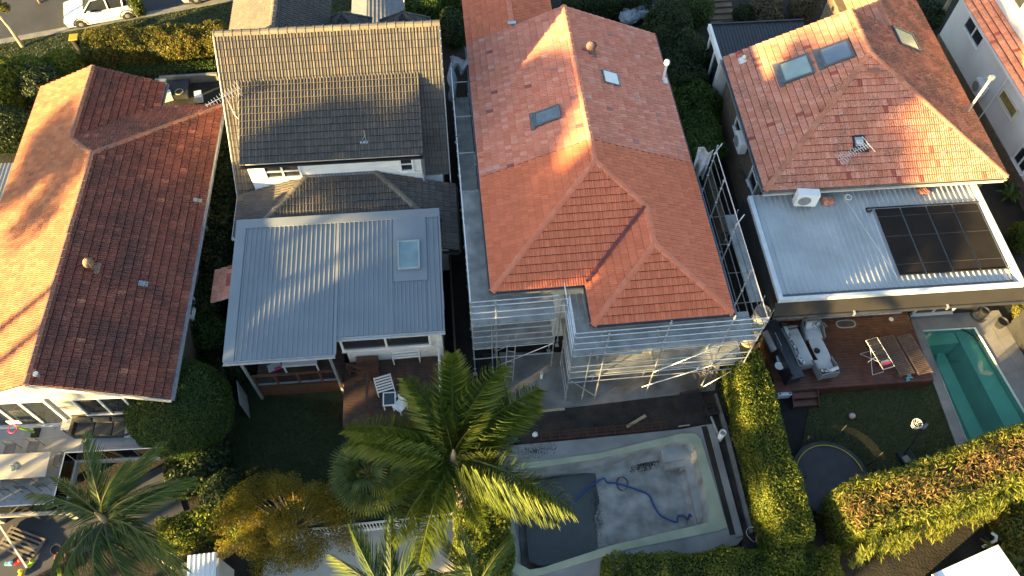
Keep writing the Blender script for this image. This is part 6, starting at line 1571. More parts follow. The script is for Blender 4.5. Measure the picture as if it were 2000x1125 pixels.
vf = thing('flower_vase', 'vase of pale blue white flowers on the dining table', 'flowers', (-19.40, 10.42, 2.26)); MB().lathe([(.05, 0), (.09, .08), (.06, .18), (.07, .2)], (0, 0, 0), 12).build('vase', M_white, vf, smooth=True)
M_flower = leafmat('pale_flowers', [(0, (.10, .14, .10)), (.4, (.30, .36, .36)), (1, (.55, .58, .60))], .2)
P_ = norm(rng.normal(0, 1, (420, 3))); P_[:, 2] = np.abs(P_[:, 2]); V, F4 = leaf_quads(P_ * np.array([.22, .2, .2]) * rng.uniform(.6, 1, (420, 1)) + np.array([0, 0, .2]), P_, .06, .8); quads('blooms', V, F4, rng.uniform(0, 1, 420), M_flower, vf)
th_ = thing('toy_hoop', 'toy basketball stand with pink ring, white board and green post', 'toy hoop', (-19.67, 12.20, 1.50), h1.yaw)
MB().box(-.16, .18, -.2, .2, 0, .08).build('base', M_black, th_, bevel=.03); rod('post', (-.02, 0, .08), (-.42, .02, .7), .05, pm('toy_green', (.22, .42, .02), (.18, .36, .02), rough=.4), th_); MB().obox((-.5, .16, .85), (.26, 0, 0), (0, .015, 0), (0, 0, .16)).build('board', M_white, th_, bevel=.01); MB().path([(-.55 + .17 * math.cos(a), -.08 + .17 * math.sin(a), .72) for a in np.linspace(0, 2 * math.pi, 18, endpoint=False)], .022, 6, closed=True).build('ring', pm('toy_pink', (.55, .02, .12), (.48, .02, .1), rough=.4), th_)
rod('hub', (-.1, .08, .18), (-.1, .08, .26), .08, M_cush, th_, 10)
# lower court under the terrace
sheet('lower_paving', [(-22.21, 9.31, 0.00), (-17.90, 9.70, 0.00), (-14.51, 11.52, 0.00), (-13.38, 9.45, 0.00), (-17.27, 7.64, 0.00), (-18.82, 6.73, 0.00), (-21.27, 5.74, 0.00)], .015, pm('slate_paving', (.060, .064, .074), (.042, .045, .053), rough=.7, scale=.9, detail=7))
pt = thing('slatted_crate', 'weathered slatted timber frame leaning on dark paving below terrace', 'timber frame', (-19.55, 8.06, 0.05), -18)
M_grey_t = pm('weathered_grey_timber', (.20, .175, .145), (.14, .12, .10), rough=.85, scale=5)
for x in (-.8, .75): block('stile', (x, 0, .02), (.12, .95, .06), M_grey_t, pt)
for k in range(6): block('slat', (0, -.42 + k * .165, .085), (1.6, .075, .03), M_grey_t, pt)
MB().bar((-1.6, .5, .25), (.9, -.75, .25), .07, .07).build('rail', M_soffit, pt)
for k, (p, lab, c) in enumerate((((-19.80, 7.26, 0.02), 'blue toy on paving at bottom left', (.15, .4, .55)), ((-19.46, 7.32, 0.02), 'red toy on paving at bottom left', (.45, .02, .03)), ((-18.93, 7.27, 0.02), 'small lime toy on paving at bottom left', (.35, .45, .04)), ((-19.20, 6.88, 0.02), 'yellow toy shovel on grass at bottom left', (.5, .42, .03)), ((-17.71, 6.96, 0.02), 'yellow green toy truck on grass at bottom left', (.42, .46, .03)))):
    o = thing('garden_toy', lab, 'toy', p, 30 * k); m_ = pm('toy_%d' % k, c, None, rough=.4); MB().box(-.16, .16, -.08, .08, .03, .14).build('body', m_, o, bevel=.03); MB().lathe([(.05, 0), (.09, .06), (.04, .12)], (.1, .02, .12), 10).build('knob', m_, o, smooth=True)
for k, (p, lab) in enumerate((((-17.98, 7.77, 0.02), 'dark garden pot on lower paving beside palm'), ((-17.73, 7.49, 0.02), 'terracotta garden pot on lower paving beside palm'))):
    o = thing('garden_pot', lab, 'pot', p); MB().lathe([(.15, 0), (.2, .32), (.22, .33), (.22, .38), (.18, .38), (.17, .32), (.02, .3)], (0, 0, 0), 16).build('pot_body', M_dark if k == 0 else T_cap4, o, smooth=True)

# ================================================================== DECK OF THE DARK TILED HOUSE
d2 = thing('weathered_deck', 'dark brown boarded deck behind the grey metal roofed extension', 'deck', (h2.o[0], h2.o[1], 0), h2.yaw)
for (x0, x1, y0, y1) in ((.9, 4.7, -8.45, -4.65), (4.72, 8.9, -10.6, -7.55)):
    n = round((y1 - y0) / .14); w = (y1 - y0) / n; me = MB().box(0, x1 - x0, 0, w - .01, -.03, 0).mesh('board', M_deck2)
    for k in range(n): inst('board', me, d2, Matrix.Translation((x0, y0 + k * w, 1.0 + random.uniform(-.002, .002))))
    MB().box(x0 + .02, x1 - .02, y0 + .03, y1 - .02, -.03, .965).build('sub_frame', M_timber, d2)
for x in (1.0, 1.9, 2.85, 3.8, 4.6): block('balustrade_post', (x, -8.4, 1.0), (.08, .08, .95), M_timber, d2)
MB().bar((.95, -8.4, 1.97), (4.65, -8.4, 1.97), .1, .05).build('handrail', M_timber, d2); MB().bar((.95, -8.4, 1.15), (4.65, -8.4, 1.15), .06, .06).build('lower_rail', M_steelgrey, d2)
hr = thing('timber_handrail', 'red brown timber stair handrail between verandah and open deck', 'handrail', h2.w(4.9, -8.2, 1.0), h2.yaw)
M_redtim = pm('red_timber', (.085, .036, .022), (.06, .026, .018), rough=.7)
for p, q in (((.1, .05, 0), (.1, .05, 1.0)), ((1.0, -.35, 0), (1.0, -.35, 1.0)), ((.98, -1.9, 0), (.98, -1.9, 1.0))): MB().bar(p, q, .09, .09).build('post', M_redtim, hr)
MB().bar((.1, .05, 1.03), (1.02, -.33, 1.03), .1, .06).build('rail', M_redtim, hr); MB().bar((1.0, -.28, 1.04), (.98, -1.95, 1.04), .1, .06).build('rail', M_redtim, hr); MB().bar((.1, .05, .5), (.98, -.35, .5), .04, .12).build('mid_rail', M_redtim, hr)
st2 = thing('back_steps', 'dark timber steps below white window down to open deck', 'steps', h2.w(5.3, -7.56, 1.0), h2.yaw)
for k in range(3): MB().box(0, .95, -.9 + .3 * k, -.6 + .3 * k, 0, .15 + .17 * k).build('step', M_timber, st2)
def slatseat(name, label, p, yaw, w, l, n, z=.4, cat='lounger', back=True):
    o = thing(name, label, cat, p, yaw)
    for s_ in (-w / 2, w / 2): block('side_rail', (s_, 0, z - .05), (.05, l, .06), M_white, o)
    me = MB().box(-w / 2, w / 2, -l / n * .27, l / n * .27, 0, .02).mesh('slat', M_white)
    for k in range(n): inst('slat', me, o, Matrix.Translation((0, -l / 2 + l * (k + .5) / n, z + .01)))
    for x in (-w / 2, w / 2):
        for y in (-l / 2 + .06, l / 2 - .06): block('leg', (x, y, 0), (.05, .05, z - .05), M_white, o)
    return o
slatseat('slatted_bench', 'white slatted bench top under the long white framed window', (-4.65, 16.26, 1.00), h2.yaw + 2, 1.15, .75, 6, .55, 'bench')
slatseat('slatted_lounger', 'white slatted deck chair standing askew on the dark deck', (-5.48, 14.74, 1.00), h2.yaw + 14, .72, .8, 6, .42, 'deck chair')
wt_ = thing('glass_topped_table', 'small white framed table with dark glass top beside palm fronds', 'table', (-5.17, 14.00, 1.00), h2.yaw); MB().box(-.28, .28, -.32, .32, .45, .48).build('frame', M_white, wt_); MB().box(-.22, .22, -.26, .26, .482, .492).build('glass_top', M_glass, wt_)
for x in (-.24, .24):
    for y in (-.28, .28): block('leg', (x, y, 0), (.05, .05, .45), M_white, wt_)
wc = thing('white_chair', 'white plastic chair partly hidden under palm fronds on deck', 'chair', (-4.70, 13.72, 1.00), h2.yaw - 40); MB().box(-.24, .24, -.24, .24, .4, .44).build('seat', M_white, wc, bevel=.01); MB().box(-.24, .24, .2, .25, .44, .85).build('backrest', M_white, wc, bevel=.01)
for x in (-.2, .2):
    for y in (-.2, .2): block('leg', (x, y, 0), (.05, .05, .4), M_white, wc)
lf = thing('lattice_fence', 'white lattice privacy screen along right edge of dark deck', 'fence', h2.w(8.95, -10.5, 1.0), h2.yaw)
for k in range(14): block('picket', (0, .1 + k * .2, 0), (.03, .07, 1.35), M_white, lf)
for z in (.15, .75, 1.3): MB().bar((.02, 0, z), (.02, 2.85, z), .04, .07).build('rail', M_white, lf)
fs_ = thing('white_table', 'white outdoor table frame half hidden under front of grey roof', 'table', h2.w(2.9, -8.0, 1.0), h2.yaw); MB().bar((-.75, .1, .72), (.75, .1, .72), .06, .05).build('edge_rail', M_white, fs_); MB().box(-.75, .75, .13, .9, .7, .735).build('table_top', M_cush, fs_)
for x in (-.7, .7):
    for y in (.15, .85): block('leg', (x, y, 0), (.06, .06, .7), M_white, fs_)
hm = thing('folding_chair', 'white and pink canvas folding chair under edge of grey roof', 'chair', (-10.29, 15.38, 1.00), 30)
MB().add([(-.3, -.1, .5), (.3, -.14, .52), (.28, .3, .42), (-.28, .32, .4), (-.3, -.1, .48), (.3, -.14, .5), (.28, .3, .4), (-.28, .32, .38)], [(0, 1, 2, 3), (4, 7, 6, 5), (0, 4, 5, 1), (1, 5, 6, 2), (2, 6, 7, 3), (3, 7, 4, 0)]).build('canvas_seat', M_cush, hm); MB().obox((.12, -.12, .56), (.16, -.02, .0), (0, .06, 0), (0, 0, .03)).build('pink_band', pm('pink_cloth', (.5, .05, .12), (.42, .04, .1)), hm)
for a, b in (((-.28, -.1, .5), (.25, .3, 0)), ((.28, -.1, .5), (-.25, .3, 0))): rod('leg', a, b, .018, M_white, hm, 6)
ss = MB().box(-.02, .02, -.55, .55, 0, 1.6).build('grey_screen', M_steelgrey); ss.location = h2.w(.35, -8.9, .0); ss.rotation_euler = (0, 0, R(h2.yaw + 12)); tag(ss, 'dark grey panel screen beside left verandah post', 'screen')
ts = thing('tile_awning', 'small red tiled awning sticking out left of grey metal roof', 'awning', h2.w(-.35, -4.6, 3.2), h2.yaw)
TA = Tiles(ts, Fr(tuple(h2.w(-.35, -4.6))[:2], h2.yaw), .215, .34, nmax=60); TA.plane([(-.35, -.75, 0), (-.35, .95, 0), (.6, .95, .35), (.6, -.75, .35)], T_mott, (-.35, -.75, 0)); TA.finish(); MB().slab([(-.33, -.73, .02), (.6, -.73, .36), (.6, .93, .36), (-.33, .93, .02)], .06).build('frame', M_soffit, ts)
MB().box(.55, .75, -.7, .9, -3.2, .3).build('wall', M_boardwall, ts)

# fences between the lots
def paling(label, a, b, h, mat, step=.115):
    a, b = Vector(a), Vector(b); d = b - a; L_ = d.length; d.normalize(); nn_ = Vector((-d.y, d.x, 0)); o = thing('paling_fence', label, 'fence', a)
    me = MB().box(-step * .46, step * .46, -.01, .01, -.03, h).mesh('paling', mat)
    for k in range(min(300, int(L_ / step))): inst('paling', me, o, frame3(d * ((k + .5) * step) + Vector((0, 0, random.uniform(-.02, .02))), d, nn_, (0, 0, 1)))
    for z in (.3, h - .3): MB().bar(nn_ * .035 + Vector((0, 0, z)), d * L_ + nn_ * .035 + Vector((0, 0, z)), .045, .08).build('rail', mat, o)
    return o
M_fencet = pm('fence_timber', (.10, .085, .068), (.07, .06, .05), rough=.85, scale=5)
paling('grey timber paling fence in dark passage left of the red tiled house', h3.w(-1.75, -3.4), h3.w(-1.6, 14), 1.8, M_fencet)
paling('grey timber paling fence in passage beside lichen roofed house', h1.w(10.1, 0), h1.w(10.2, 16), 1.6, M_fencet)
wf = thing('white_picket_fence', 'white picket pool fence crossing behind the golden tree', 'fence', (-9.34, 8.68, 0.00)); wa, wb = Vector((-9.03, 8.39, 1.10)), Vector((-2.21, 9.24, 1.10)); wa.z = wb.z = 0; d = (wb - wa); L_ = d.length; d.normalize(); nn_ = Vector((-d.y, d.x, 0)); wf.location = wa
for k in range(int(L_ / .13)): block('picket', d * (k * .13), (.025, .03, 1.08), M_white, wf, math.atan2(d.y, d.x))
for z in (.15, 1.08): MB().bar(Vector((0, 0, z)), d * L_ + Vector((0, 0, z)), .07, .05).build('rail', M_white, wf)
for k in range(4): block('post', d * (L_ * k / 3), (.1, .1, 1.2), M_white, wf, math.atan2(d.y, d.x))
sheet('neighbour_paving', [(-9.83, 8.46, 0.00), (-2.28, 9.37, 0.00), (-1.79, 5.65, 0.00), (-9.54, 4.62, 0.00)], .01, pm('cream_paving', (.46, .44, .40), (.38, .36, .33), rough=.8, scale=1.2))
sd5 = thing('white_shed', 'small shed with sunlit white ribbed roof at bottom left of golden tree', 'shed', (-11.22, 6.41, 2.20), 8); sd5.location.z = 0
msl = .12
lay(sd5, -.55, .5, -1.6, .8, 2.2, .35, .17, .03, M_white); MB().box(-.5, .45, -1.5, .72, -.03, 2.0).build('wall', M_soffit, sd5); MB().box(-.95, -.6, -1.5, .7, -.03, 1.95).build('side_panel', M_steelgrey, sd5)
o = thing('white_flat_roof', 'white flat roof corner at bottom right below bamboo hedge', 'building', (17.17, 6.99, 2.20), 22)
MB().box(-1.2, 1.6, -2.4, .35, -2.2, 0).build('wall', M_render, o); MB().box(-1.3, 1.7, -2.5, .45, .003, .1).build('roof_slab', M_white, o); MB().box(-1.32, -1.18, -2.5, .45, .1, .16).build('edge_trim', M_gutter, o); MB().box(-.5, .0, -1.6, -1.0, .101, .25).build('roof_hatch', M_timber, o)
pip = thing('vent_pipe', 'pale bent vent pipe rising from dark ground at bottom right', 'pipe', (19.33, 8.55, 0.00)); MB().path([(0, 0, 0), (0, 0, 1.0), (-.08, .1, 1.25), (-.25, .2, 1.3)], .06, 8).build('pipe', M_soffit, pip, smooth=True)
o = thing('timber_stake', 'short timber post with white cord at hedge corner beside pool surround', 'post', (10.22, 8.67, 0.00), 10); MB().box(-.12, .12, -.16, .16, 0, .55).build('block', T_cap4, o); MB().path([(-.3 + .2 * math.cos(a), .3 * math.sin(a) + .2, .3 + .1 * math.sin(2 * a)) for a in np.linspace(0, 9, 24)], .01, 4).build('cord', M_white, o)
rk = thing('rooftop_bags', 'white building rubble bags beside dark hedge at top', 'bags', (6.85, 39.60, 0.40), 10)
for k, (x, y, s_) in enumerate(((0, 0, .5), (.8, .35, .45), (1.3, .7, .35))):
    ic = bmesh.new(); bmesh.ops.create_icosphere(ic, subdivisions=3, radius=1); V = []
    for v in ic.verts: k_ = 1 + .3 * noise.noise(v.co * 2.3 + Vector((k * 3, 0, 0))); V.append((x + v.co.x * s_ * k_ * 1.2, y + v.co.y * s_ * k_, max(0, (v.co.z + .8) * s_ * .9 * k_)))
    fa = [tuple(v.index for v in f.verts) for f in ic.faces]; ic.free(); MB().add(V, fa).build('bag', M_net, rk, smooth=True)
yb_ = thing('yellow_bin', 'yellow lidded bin tucked between hedges at top left', 'bin', (-25.83, 36.78, 0.00), 10); MB().lathe([(.2, 0), (.25, .9), (.27, .92)], (0, 0, 0), 12).build('tub', M_dark, yb_, smooth=True); MB().box(-.25, .25, -.25, .28, .93, 1.0).build('lid', pm('yellow_lid', (.42, .29, .02), (.36, .25, .02), rough=.6), yb_, bevel=.02)
# clutter in the small court behind lichen roof
for k, (p, w, d, h, mat, lab) in enumerate((((-19.94, 33.11, 0.00), .6, .8, .9, M_gutter, 'grey metal cabinet in small court behind lichened roof'), ((-19.21, 33.46, 0.00), 1.2, 1.2, .3, M_dark, 'black low tub in small court behind lichened roof'), ((-17.88, 32.88, 0.00), .35, .5, .4, M_white, 'white box in small court behind lichened roof'), ((-19.64, 32.84, 0.00), .5, .3, .5, M_white, 'pale crate against wall in small court behind lichened roof'))):
    o = thing('court_clutter', lab, 'box', p, 8 * k); MB().box(-w / 2, w / 2, -d / 2, d / 2, 0, h).build('body', mat, o, bevel=.02); MB().box(-w / 2 - .02, w / 2 + .02, -d / 2 - .02, d / 2 + .02, h + .003, h + .05).build('lid', mat, o)
rg_ = MB().path([(.22 * math.cos(a), .22 * math.sin(a), .35) for a in np.linspace(0, 2 * math.pi, 18, endpoint=False)], .03, 6, closed=True).build('hose_ring', pm('yellow_hose', (.4, .36, .12), (.3, .27, .1))); rg_.location = (-19.02, 33.13, 0.00); tag(rg_, 'pale yellow hose coil on black tub in small court', 'hose')
lw1 = MB().prism([(-20.35, 34.02, 0.30)[:2], (-17.12, 34.42, 0.30)[:2], (-17.16, 34.59, 0.30)[:2], (-20.37, 34.23, 0.30)[:2]], -.03, .5).build('low_wall', M_kerb); tag(lw1, 'low pale concrete wall below the trimmed hedge at top left', 'wall')
for k in range(3):
    o = MB().prism([(12.09, 41.83, 0.00)[:2], (13.40, 42.01, 0.00)[:2], (13.40, 40.33, 0.00)[:2], (11.97, 40.06, -0.00)[:2]], -.03, .0 + .01).build('path', M_kerb) if k == 0 else None
    if o: struct(o)
stn = thing('stone_steps', 'old stone garden steps at top between hedge and shrubs', 'steps', (12.48, 41.07, 0.00), h4.yaw)
for k in range(4): MB().box(-.9, .9, -.8 + k * .42, -.4 + k * .42, .012, .14 + .12 * k).build('step', M_sand, stn, bevel=.02)

# ================================================================== CARS
def car(label, loc, yaw, paint, length=4.5):
    o = thing('parked_car', label, 'car', loc, yaw, 'cars parked in the street'); L_ = length; hw = .9
    prof = [(-L_ / 2, .55, .62, .80), (-L_ / 2 + .12, .30, .86, .88), (-L_ / 2 + .5, .24, .93, .90), (-.95, .24, 1.02, .91), (-.3, .24, 1.05, .915), (.6, .24, 1.06, .915), (1.4, .24, 1.08, .91), (L_ / 2 - .35, .28, 1.10, .88), (L_ / 2 - .08, .40, 1.05, .84), (L_ / 2, .55, .85, .78)]
    V = []; k = 10
    for x, z0, z1, w in prof:
        for (yy, zz) in ((-1, 0), (-1.02, .35), (-1.0, .7), (-.93, .92), (-.8, 1.0), (.8, 1.0), (.93, .92), (1.0, .7), (1.02, .35), (1, 0)): V.append((x, yy * w, z0 + (z1 - z0) * zz))
    F_ = [(i * k + j, i * k + (j + 1) % k, (i + 1) * k + (j + 1) % k, (i + 1) * k + j) for i in range(len(prof) - 1) for j in range(k)] + [tuple(range(k)), tuple(range((len(prof) - 1) * k, len(prof) * k))[::-1]]
    body = MB().add(V, F_).build('body', paint, o, smooth=True)
    cab = [(-1.0, 1.0, 1.03, .78), (-.35, 1.0, 1.56, .64), (.5, 1.0, 1.64, .64), (1.35, 1.0, 1.60, .62), (2.0, 1.0, 1.12, .72)]
    V = []
    for x, z0, z1, wt in cab: V += [(x, -.86, z0), (x, -wt, z1), (x, wt, z1), (x, .86, z0)]
    MB().add(V, [(4 * i + a, 4 * i + a + 1, 4 * i + a + 5, 4 * i + a + 4) for i in range(4) for a in range(3)] + [(0, 1, 2, 3), (16, 19, 18, 17)]).build('cabin_glass', M_glass, o)
    MB().add([(x, s_ * (wt - .02), z + .025) for x, z, wt in ((-.38, 1.55, .64), (.5, 1.645, .64), (1.45, 1.60, .62)) for s_ in (-1, 1)] + [(x, s_ * (wt + .01), z - .05) for x, z, wt in ((-.42, 1.55, .64), (.5, 1.645, .64), (1.5, 1.60, .62)) for s_ in (-1, 1)], [(0, 1, 3, 2), (2, 3, 5, 4), (0, 2, 8, 6), (2, 4, 10, 8), (1, 7, 9, 3), (3, 9, 11, 5), (0, 6, 7, 1), (4, 5, 11, 10)]).build('roof', paint, o)
    for s_ in (-1, 1):
        for a, b in (((-1.0, .85, 1.02), (-.38, .645, 1.56)), ((.45, .865, 1.03), (.45, .65, 1.63)), ((1.3, .86, 1.05), (1.4, .63, 1.6)), ((2.0, .72, 1.1), (1.42, .62, 1.6))): MB().bar((a[0], s_ * a[1], a[2]), (b[0], s_ * b[1], b[2]), .07, .05).build('pillar', paint, o)
        MB().box(-.72, -.52, s_ * .9 - (.16 if s_ < 0 else 0), s_ * .9 + (0 if s_ < 0 else .16), 1.0, 1.16).build('mirror', paint, o, bevel=.03)
        rod('roof_rail', (-.2, s_ * .58, 1.68), (1.3, s_ * .57, 1.66), .018, M_galv, o, 6)
        MB().box(L_ / 2 - .26, L_ / 2 - .02, s_ * .72 - .12, s_ * .72 + .12, .85, 1.02).build('tail_light', pm('tail_red', (.35, .01, .01), (.28, .01, .01), rough=.2), o, bevel=.03)
        MB().box(-L_ / 2 + .04, -L_ / 2 + .34, s_ * .62 - .18, s_ * .62 + .18, .68, .82).build('headlight', M_skyglass, o, bevel=.03)
        for x in (-1.38, 1.32):
            w = MB().lathe([(.20, -.11), (.32, -.10), (.345, -.06), (.345, .06), (.32, .10), (.20, .11)], (0, 0, 0), 22).build('wheel', M_black, o, smooth=True); w.matrix_basis = Matrix.Translation((x, s_ * .82, .345)) @ Matrix.Rotation(R(90), 4, 'X')
            rm = MB().lathe([(.02, -.115), (.06, -.12), (.2, -.1), (.21, -.1)], (0, 0, 0), 20)
            rim = rm.build('rim', M_galv, w)
            rm2 = MB().lathe([(.21, .1), (.2, .1), (.06, .12), (.02, .115)], (0, 0, 0), 20).build('rim', M_galv, w)
            ar = MB().path([(x + .40 * math.cos(a), s_ * .905, .345 + .40 * math.sin(a)) for a in np.linspace(-.1, math.pi + .1, 14)], .035, 5).build('wheel_arch', M_black, o)
    for s_ in (-1, 1):
        for x0, x1 in ((-.52, .42), (.48, 1.3)): MB().box(x0, x1, s_ * .925 - .004, s_ * .925 + .004, .42, .44).build('door_seam', M_dark, o)
        for x in (.25, 1.1): MB().box(x - .1, x + .1, s_ * .93 - .015, s_ * .93 + .015, .88, .91).build('door_handle', M_galv, o)
    return o
ry = math.degrees(math.atan2(rd.y, rd.x))
wc_ = Vector((-24.88, 39.01, 0.35)); cp_ = RA + rd * ((wc_ - RA).dot(rd)) + rn * 1.0
car('white hatchback parked in sunlight by the grass verge at top left', (cp_.x, cp_.y, 0), ry, pm('white_car_paint', (.74, .74, .73), (.72, .72, .71), rough=.22, spec=.6, coat=.5))
cp2 = RA + rd * ((Vector((-18.31, 40.87, 0.30)) - RA).dot(rd)) + rn * 1.3
car('grey car whose front wheel just shows at the top edge', (cp2.x, cp2.y, 0), ry, pm('grey_car_paint', (.28, .29, .30), (.26, .27, .28), rough=.25, spec=.6, coat=.5))


# ================================================================== PLANTS
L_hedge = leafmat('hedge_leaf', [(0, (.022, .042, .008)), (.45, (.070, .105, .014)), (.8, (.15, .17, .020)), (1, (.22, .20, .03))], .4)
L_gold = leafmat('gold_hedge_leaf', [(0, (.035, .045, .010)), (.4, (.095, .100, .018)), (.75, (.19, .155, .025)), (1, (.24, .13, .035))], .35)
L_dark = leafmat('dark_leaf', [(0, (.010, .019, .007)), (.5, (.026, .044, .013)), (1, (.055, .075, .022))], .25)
L_ball = leafmat('topiary_leaf', [(0, (.016, .036, .008)), (.5, (.046, .085, .016)), (1, (.11, .155, .032))], .32)
L_bright = leafmat('bright_leaf', [(0, (.030, .060, .012)), (.5, (.065, .115, .022)), (1, (.12, .17, .035))], .35)
L_bamb = leafmat('bamboo_leaf', [(0, (.050, .070, .012)), (.35, (.13, .155, .022)), (.62, (.20, .20, .028)), (.75, (.24, .165, .05)), (1, (.27, .15, .07))], .4, .6, .25)
L_amber = leafmat('amber_leaf', [(0, (.10, .090, .014)), (.5, (.20, .165, .024)), (1, (.30, .24, .04))], .5)
L_dry = leafmat('dry_leaf', [(0, (.06, .055, .03)), (.5, (.13, .11, .06)), (1, (.2, .16, .09))], .3)
L_palm = leafmat('palm_leaf', [(0, (.038, .062, .010)), (.5, (.085, .118, .018)), (.85, (.155, .175, .030)), (1, (.24, .22, .07))], .38, .5, .2)
L_coco = leafmat('arching_palm_leaf', [(0, (.024, .046, .010)), (.5, (.050, .084, .016)), (.85, (.10, .125, .024)), (1, (.19, .17, .065))], .3, .5, .2)
L_fan = leafmat('fan_palm_leaf', [(0, (.025, .045, .010)), (.5, (.06, .085, .018)), (1, (.16, .15, .04))], .3, .5, .2)
pm('palm_sheath', (.30, .22, .12), (.2, .15, .08), rough=.8, scale=5)

def hedge(label, a, b, width, h, mat, n, leaf=.1, seed=1, lump=.13, name='hedge', f=2.2, **kw):
    a, b = Vector(a), Vector(b); c = (a + b) / 2; d = b - a
    return bush(name, label, 'hedge', (c.x, c.y, 0), (d.to_2d().length, width, h), mat, math.degrees(math.atan2(d.y, d.x)), 'box', n, leaf, lump, f, seed, **kw)
def shrub(label, p, dims, mat, n=5000, leaf=.11, seed=1, name='shrub', **kw):
    return bush(name, label, 'shrub', (p[0], p[1], 0), dims, mat, random.uniform(0, 90), 'ell', n, leaf, .2, 2.0, seed, **kw)

# street side
hedge('tall golden green hedge lit by low sun along the grass verge', (-24.75, 35.59, 0.00), (-16.82, 36.94, 0.00), 1.8, 1.75, L_gold, 40000, .10, 2, .22)
hedge('low clipped dark green hedge below the tall golden hedge', (-22.98, 34.61, 0.00), (-17.29, 35.24, 0.00), .6, .6, L_ball, 6000, .09, 3, .05)
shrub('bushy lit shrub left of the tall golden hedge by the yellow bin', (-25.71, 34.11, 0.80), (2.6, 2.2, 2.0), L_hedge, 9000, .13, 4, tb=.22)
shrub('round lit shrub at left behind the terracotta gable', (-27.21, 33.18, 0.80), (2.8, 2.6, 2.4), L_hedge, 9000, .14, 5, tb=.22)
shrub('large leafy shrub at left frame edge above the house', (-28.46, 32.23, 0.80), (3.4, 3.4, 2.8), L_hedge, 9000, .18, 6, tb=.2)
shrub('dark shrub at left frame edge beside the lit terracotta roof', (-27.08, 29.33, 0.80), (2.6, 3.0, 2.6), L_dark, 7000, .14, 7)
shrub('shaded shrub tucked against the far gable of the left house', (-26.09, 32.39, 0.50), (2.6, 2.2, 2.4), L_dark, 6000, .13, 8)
grass('verge_grass', 'grass growing on the street verge at top left', [rpt(-8, -3.1), rpt(26, -3.1), rpt(26, -.05), rpt(-8, -.05)], 16000, .08, M_grass, 31, .1, .02)
st_ = tree('street_tree', 'thin leaning street tree with sparse yellow leaves at top left', (-29.24, 36.86, 0.10), 2.6, (1.6, 1.3, .8), 9, L_gold, 2600, .16, 12, tr=.11, lean=(-.7, .5), barkmat=pm('pale_bark', (.40, .33, .22), (.28, .22, .15), rough=.9))
tree('street_tree', 'leafy street tree overhanging the road beside the white car', (-29.63, 40.98, 0.00), 2.4, (1.6, 1.2, .9), 8, L_gold, 2600, .16, 13, tr=.1)
shrub('small leafy street shrub against the tail of the white car', (-23.07, 39.95, 0.30), (.9, .9, 1.9), L_hedge, 1500, .13, 14)
hedge('bright green clipped hedge at top between the two middle houses', (-9.04, 40.18, 0.00), (-4.55, 40.62, 0.00), 3.2, 1.9, L_bright, 16000, .12, 15, .12)
shrub('brown green shrub at top beside the red tiled street wing', (-3.78, 37.96, 0.50), (1.7, 2.6, 2.2), L_dark, 6000, .12, 16)
shrub('leafy shrub at very top left of the red street wing', (-4.04, 40.49, 0.50), (1.8, 2.2, 1.8), L_hedge, 4500, .12, 17)
hedge('dark clipped hedge at top right of the red roof gable', (2.90, 40.56, 0.00), (8.09, 41.25, 0.00), 2.6, 1.8, L_dark, 13000, .12, 18, .12)
# between red and orange houses
shrub('tall dark shrub at top of the passage beside white rubble bags', (8.77, 37.42, 1.50), (2.6, 2.8, 3.6), L_dark, 9000, .12, 19)
shrub('dense dark shrub halfway along passage beside the white vent pipe', (9.70, 34.88, 1.20), (2.2, 3.0, 3.2), L_dark, 9000, .12, 20)
shrub('bright green shrub in passage right of the red roof', (9.77, 31.88, 1.00), (2.0, 3.0, 2.8), L_bright, 9000, .13, 21)
shrub('lower bright green shrub in passage beside sandstone wall', (9.90, 30.11, 0.80), (1.7, 2.2, 2.3), L_bright, 6000, .13, 22)
shrub('small green shrub behind far end of right scaffolding', (10.28, 28.72, 0.60), (1.2, 1.4, 1.7), L_ball, 3200, .11, 23)
shrub('green shrub at top beside the stone steps', (10.56, 39.88, 1.00), (2.4, 2.4, 2.4), L_ball, 6000, .12, 24)
shrub('dry twiggy bush at top behind the dark lean-to', (15.40, 40.49, 0.60), (3.2, 1.8, 1.6), L_dry, 4500, .13, 25, core=.6)
shrub('dry twiggy bush near the orange roof street end', (17.69, 41.02, 0.60), (2.4, 1.8, 1.6), L_dry, 3500, .13, 26, core=.6)
shrub('small dark shrub beside the stone steps at top', (13.97, 40.45, 0.30), (1.4, 1.0, 1.0), L_dark, 2500, .11, 27)
tree('bare_tree', 'pale branching tree in shade at top right behind orange roof', (26.12, 40.63, 0.00), 2.2, (1.6, 1.6, 1.6), 8, L_dark, 1600, .14, 28, tr=.17, barkmat=MATS['pale_bark'])
shrub('dark ground shrub at top right between orange and white houses', (24.82, 40.82, 0.40), (3.0, 3.0, 1.2), L_dark, 6000, .13, 29)
hedge('continuous dark hedge along the upper passage right of the red roof', (8.29, 37.74, 2.40), (9.52, 32.20, 2.40), 2.0, 2.9, L_dark, 22000, .12, 91, .3)
hedge('continuous bright green hedge along the lower passage beside stone wall', (9.43, 33.20, 2.00), (9.99, 27.66, 2.00), 1.7, 2.4, L_bright, 18000, .12, 92, .28)
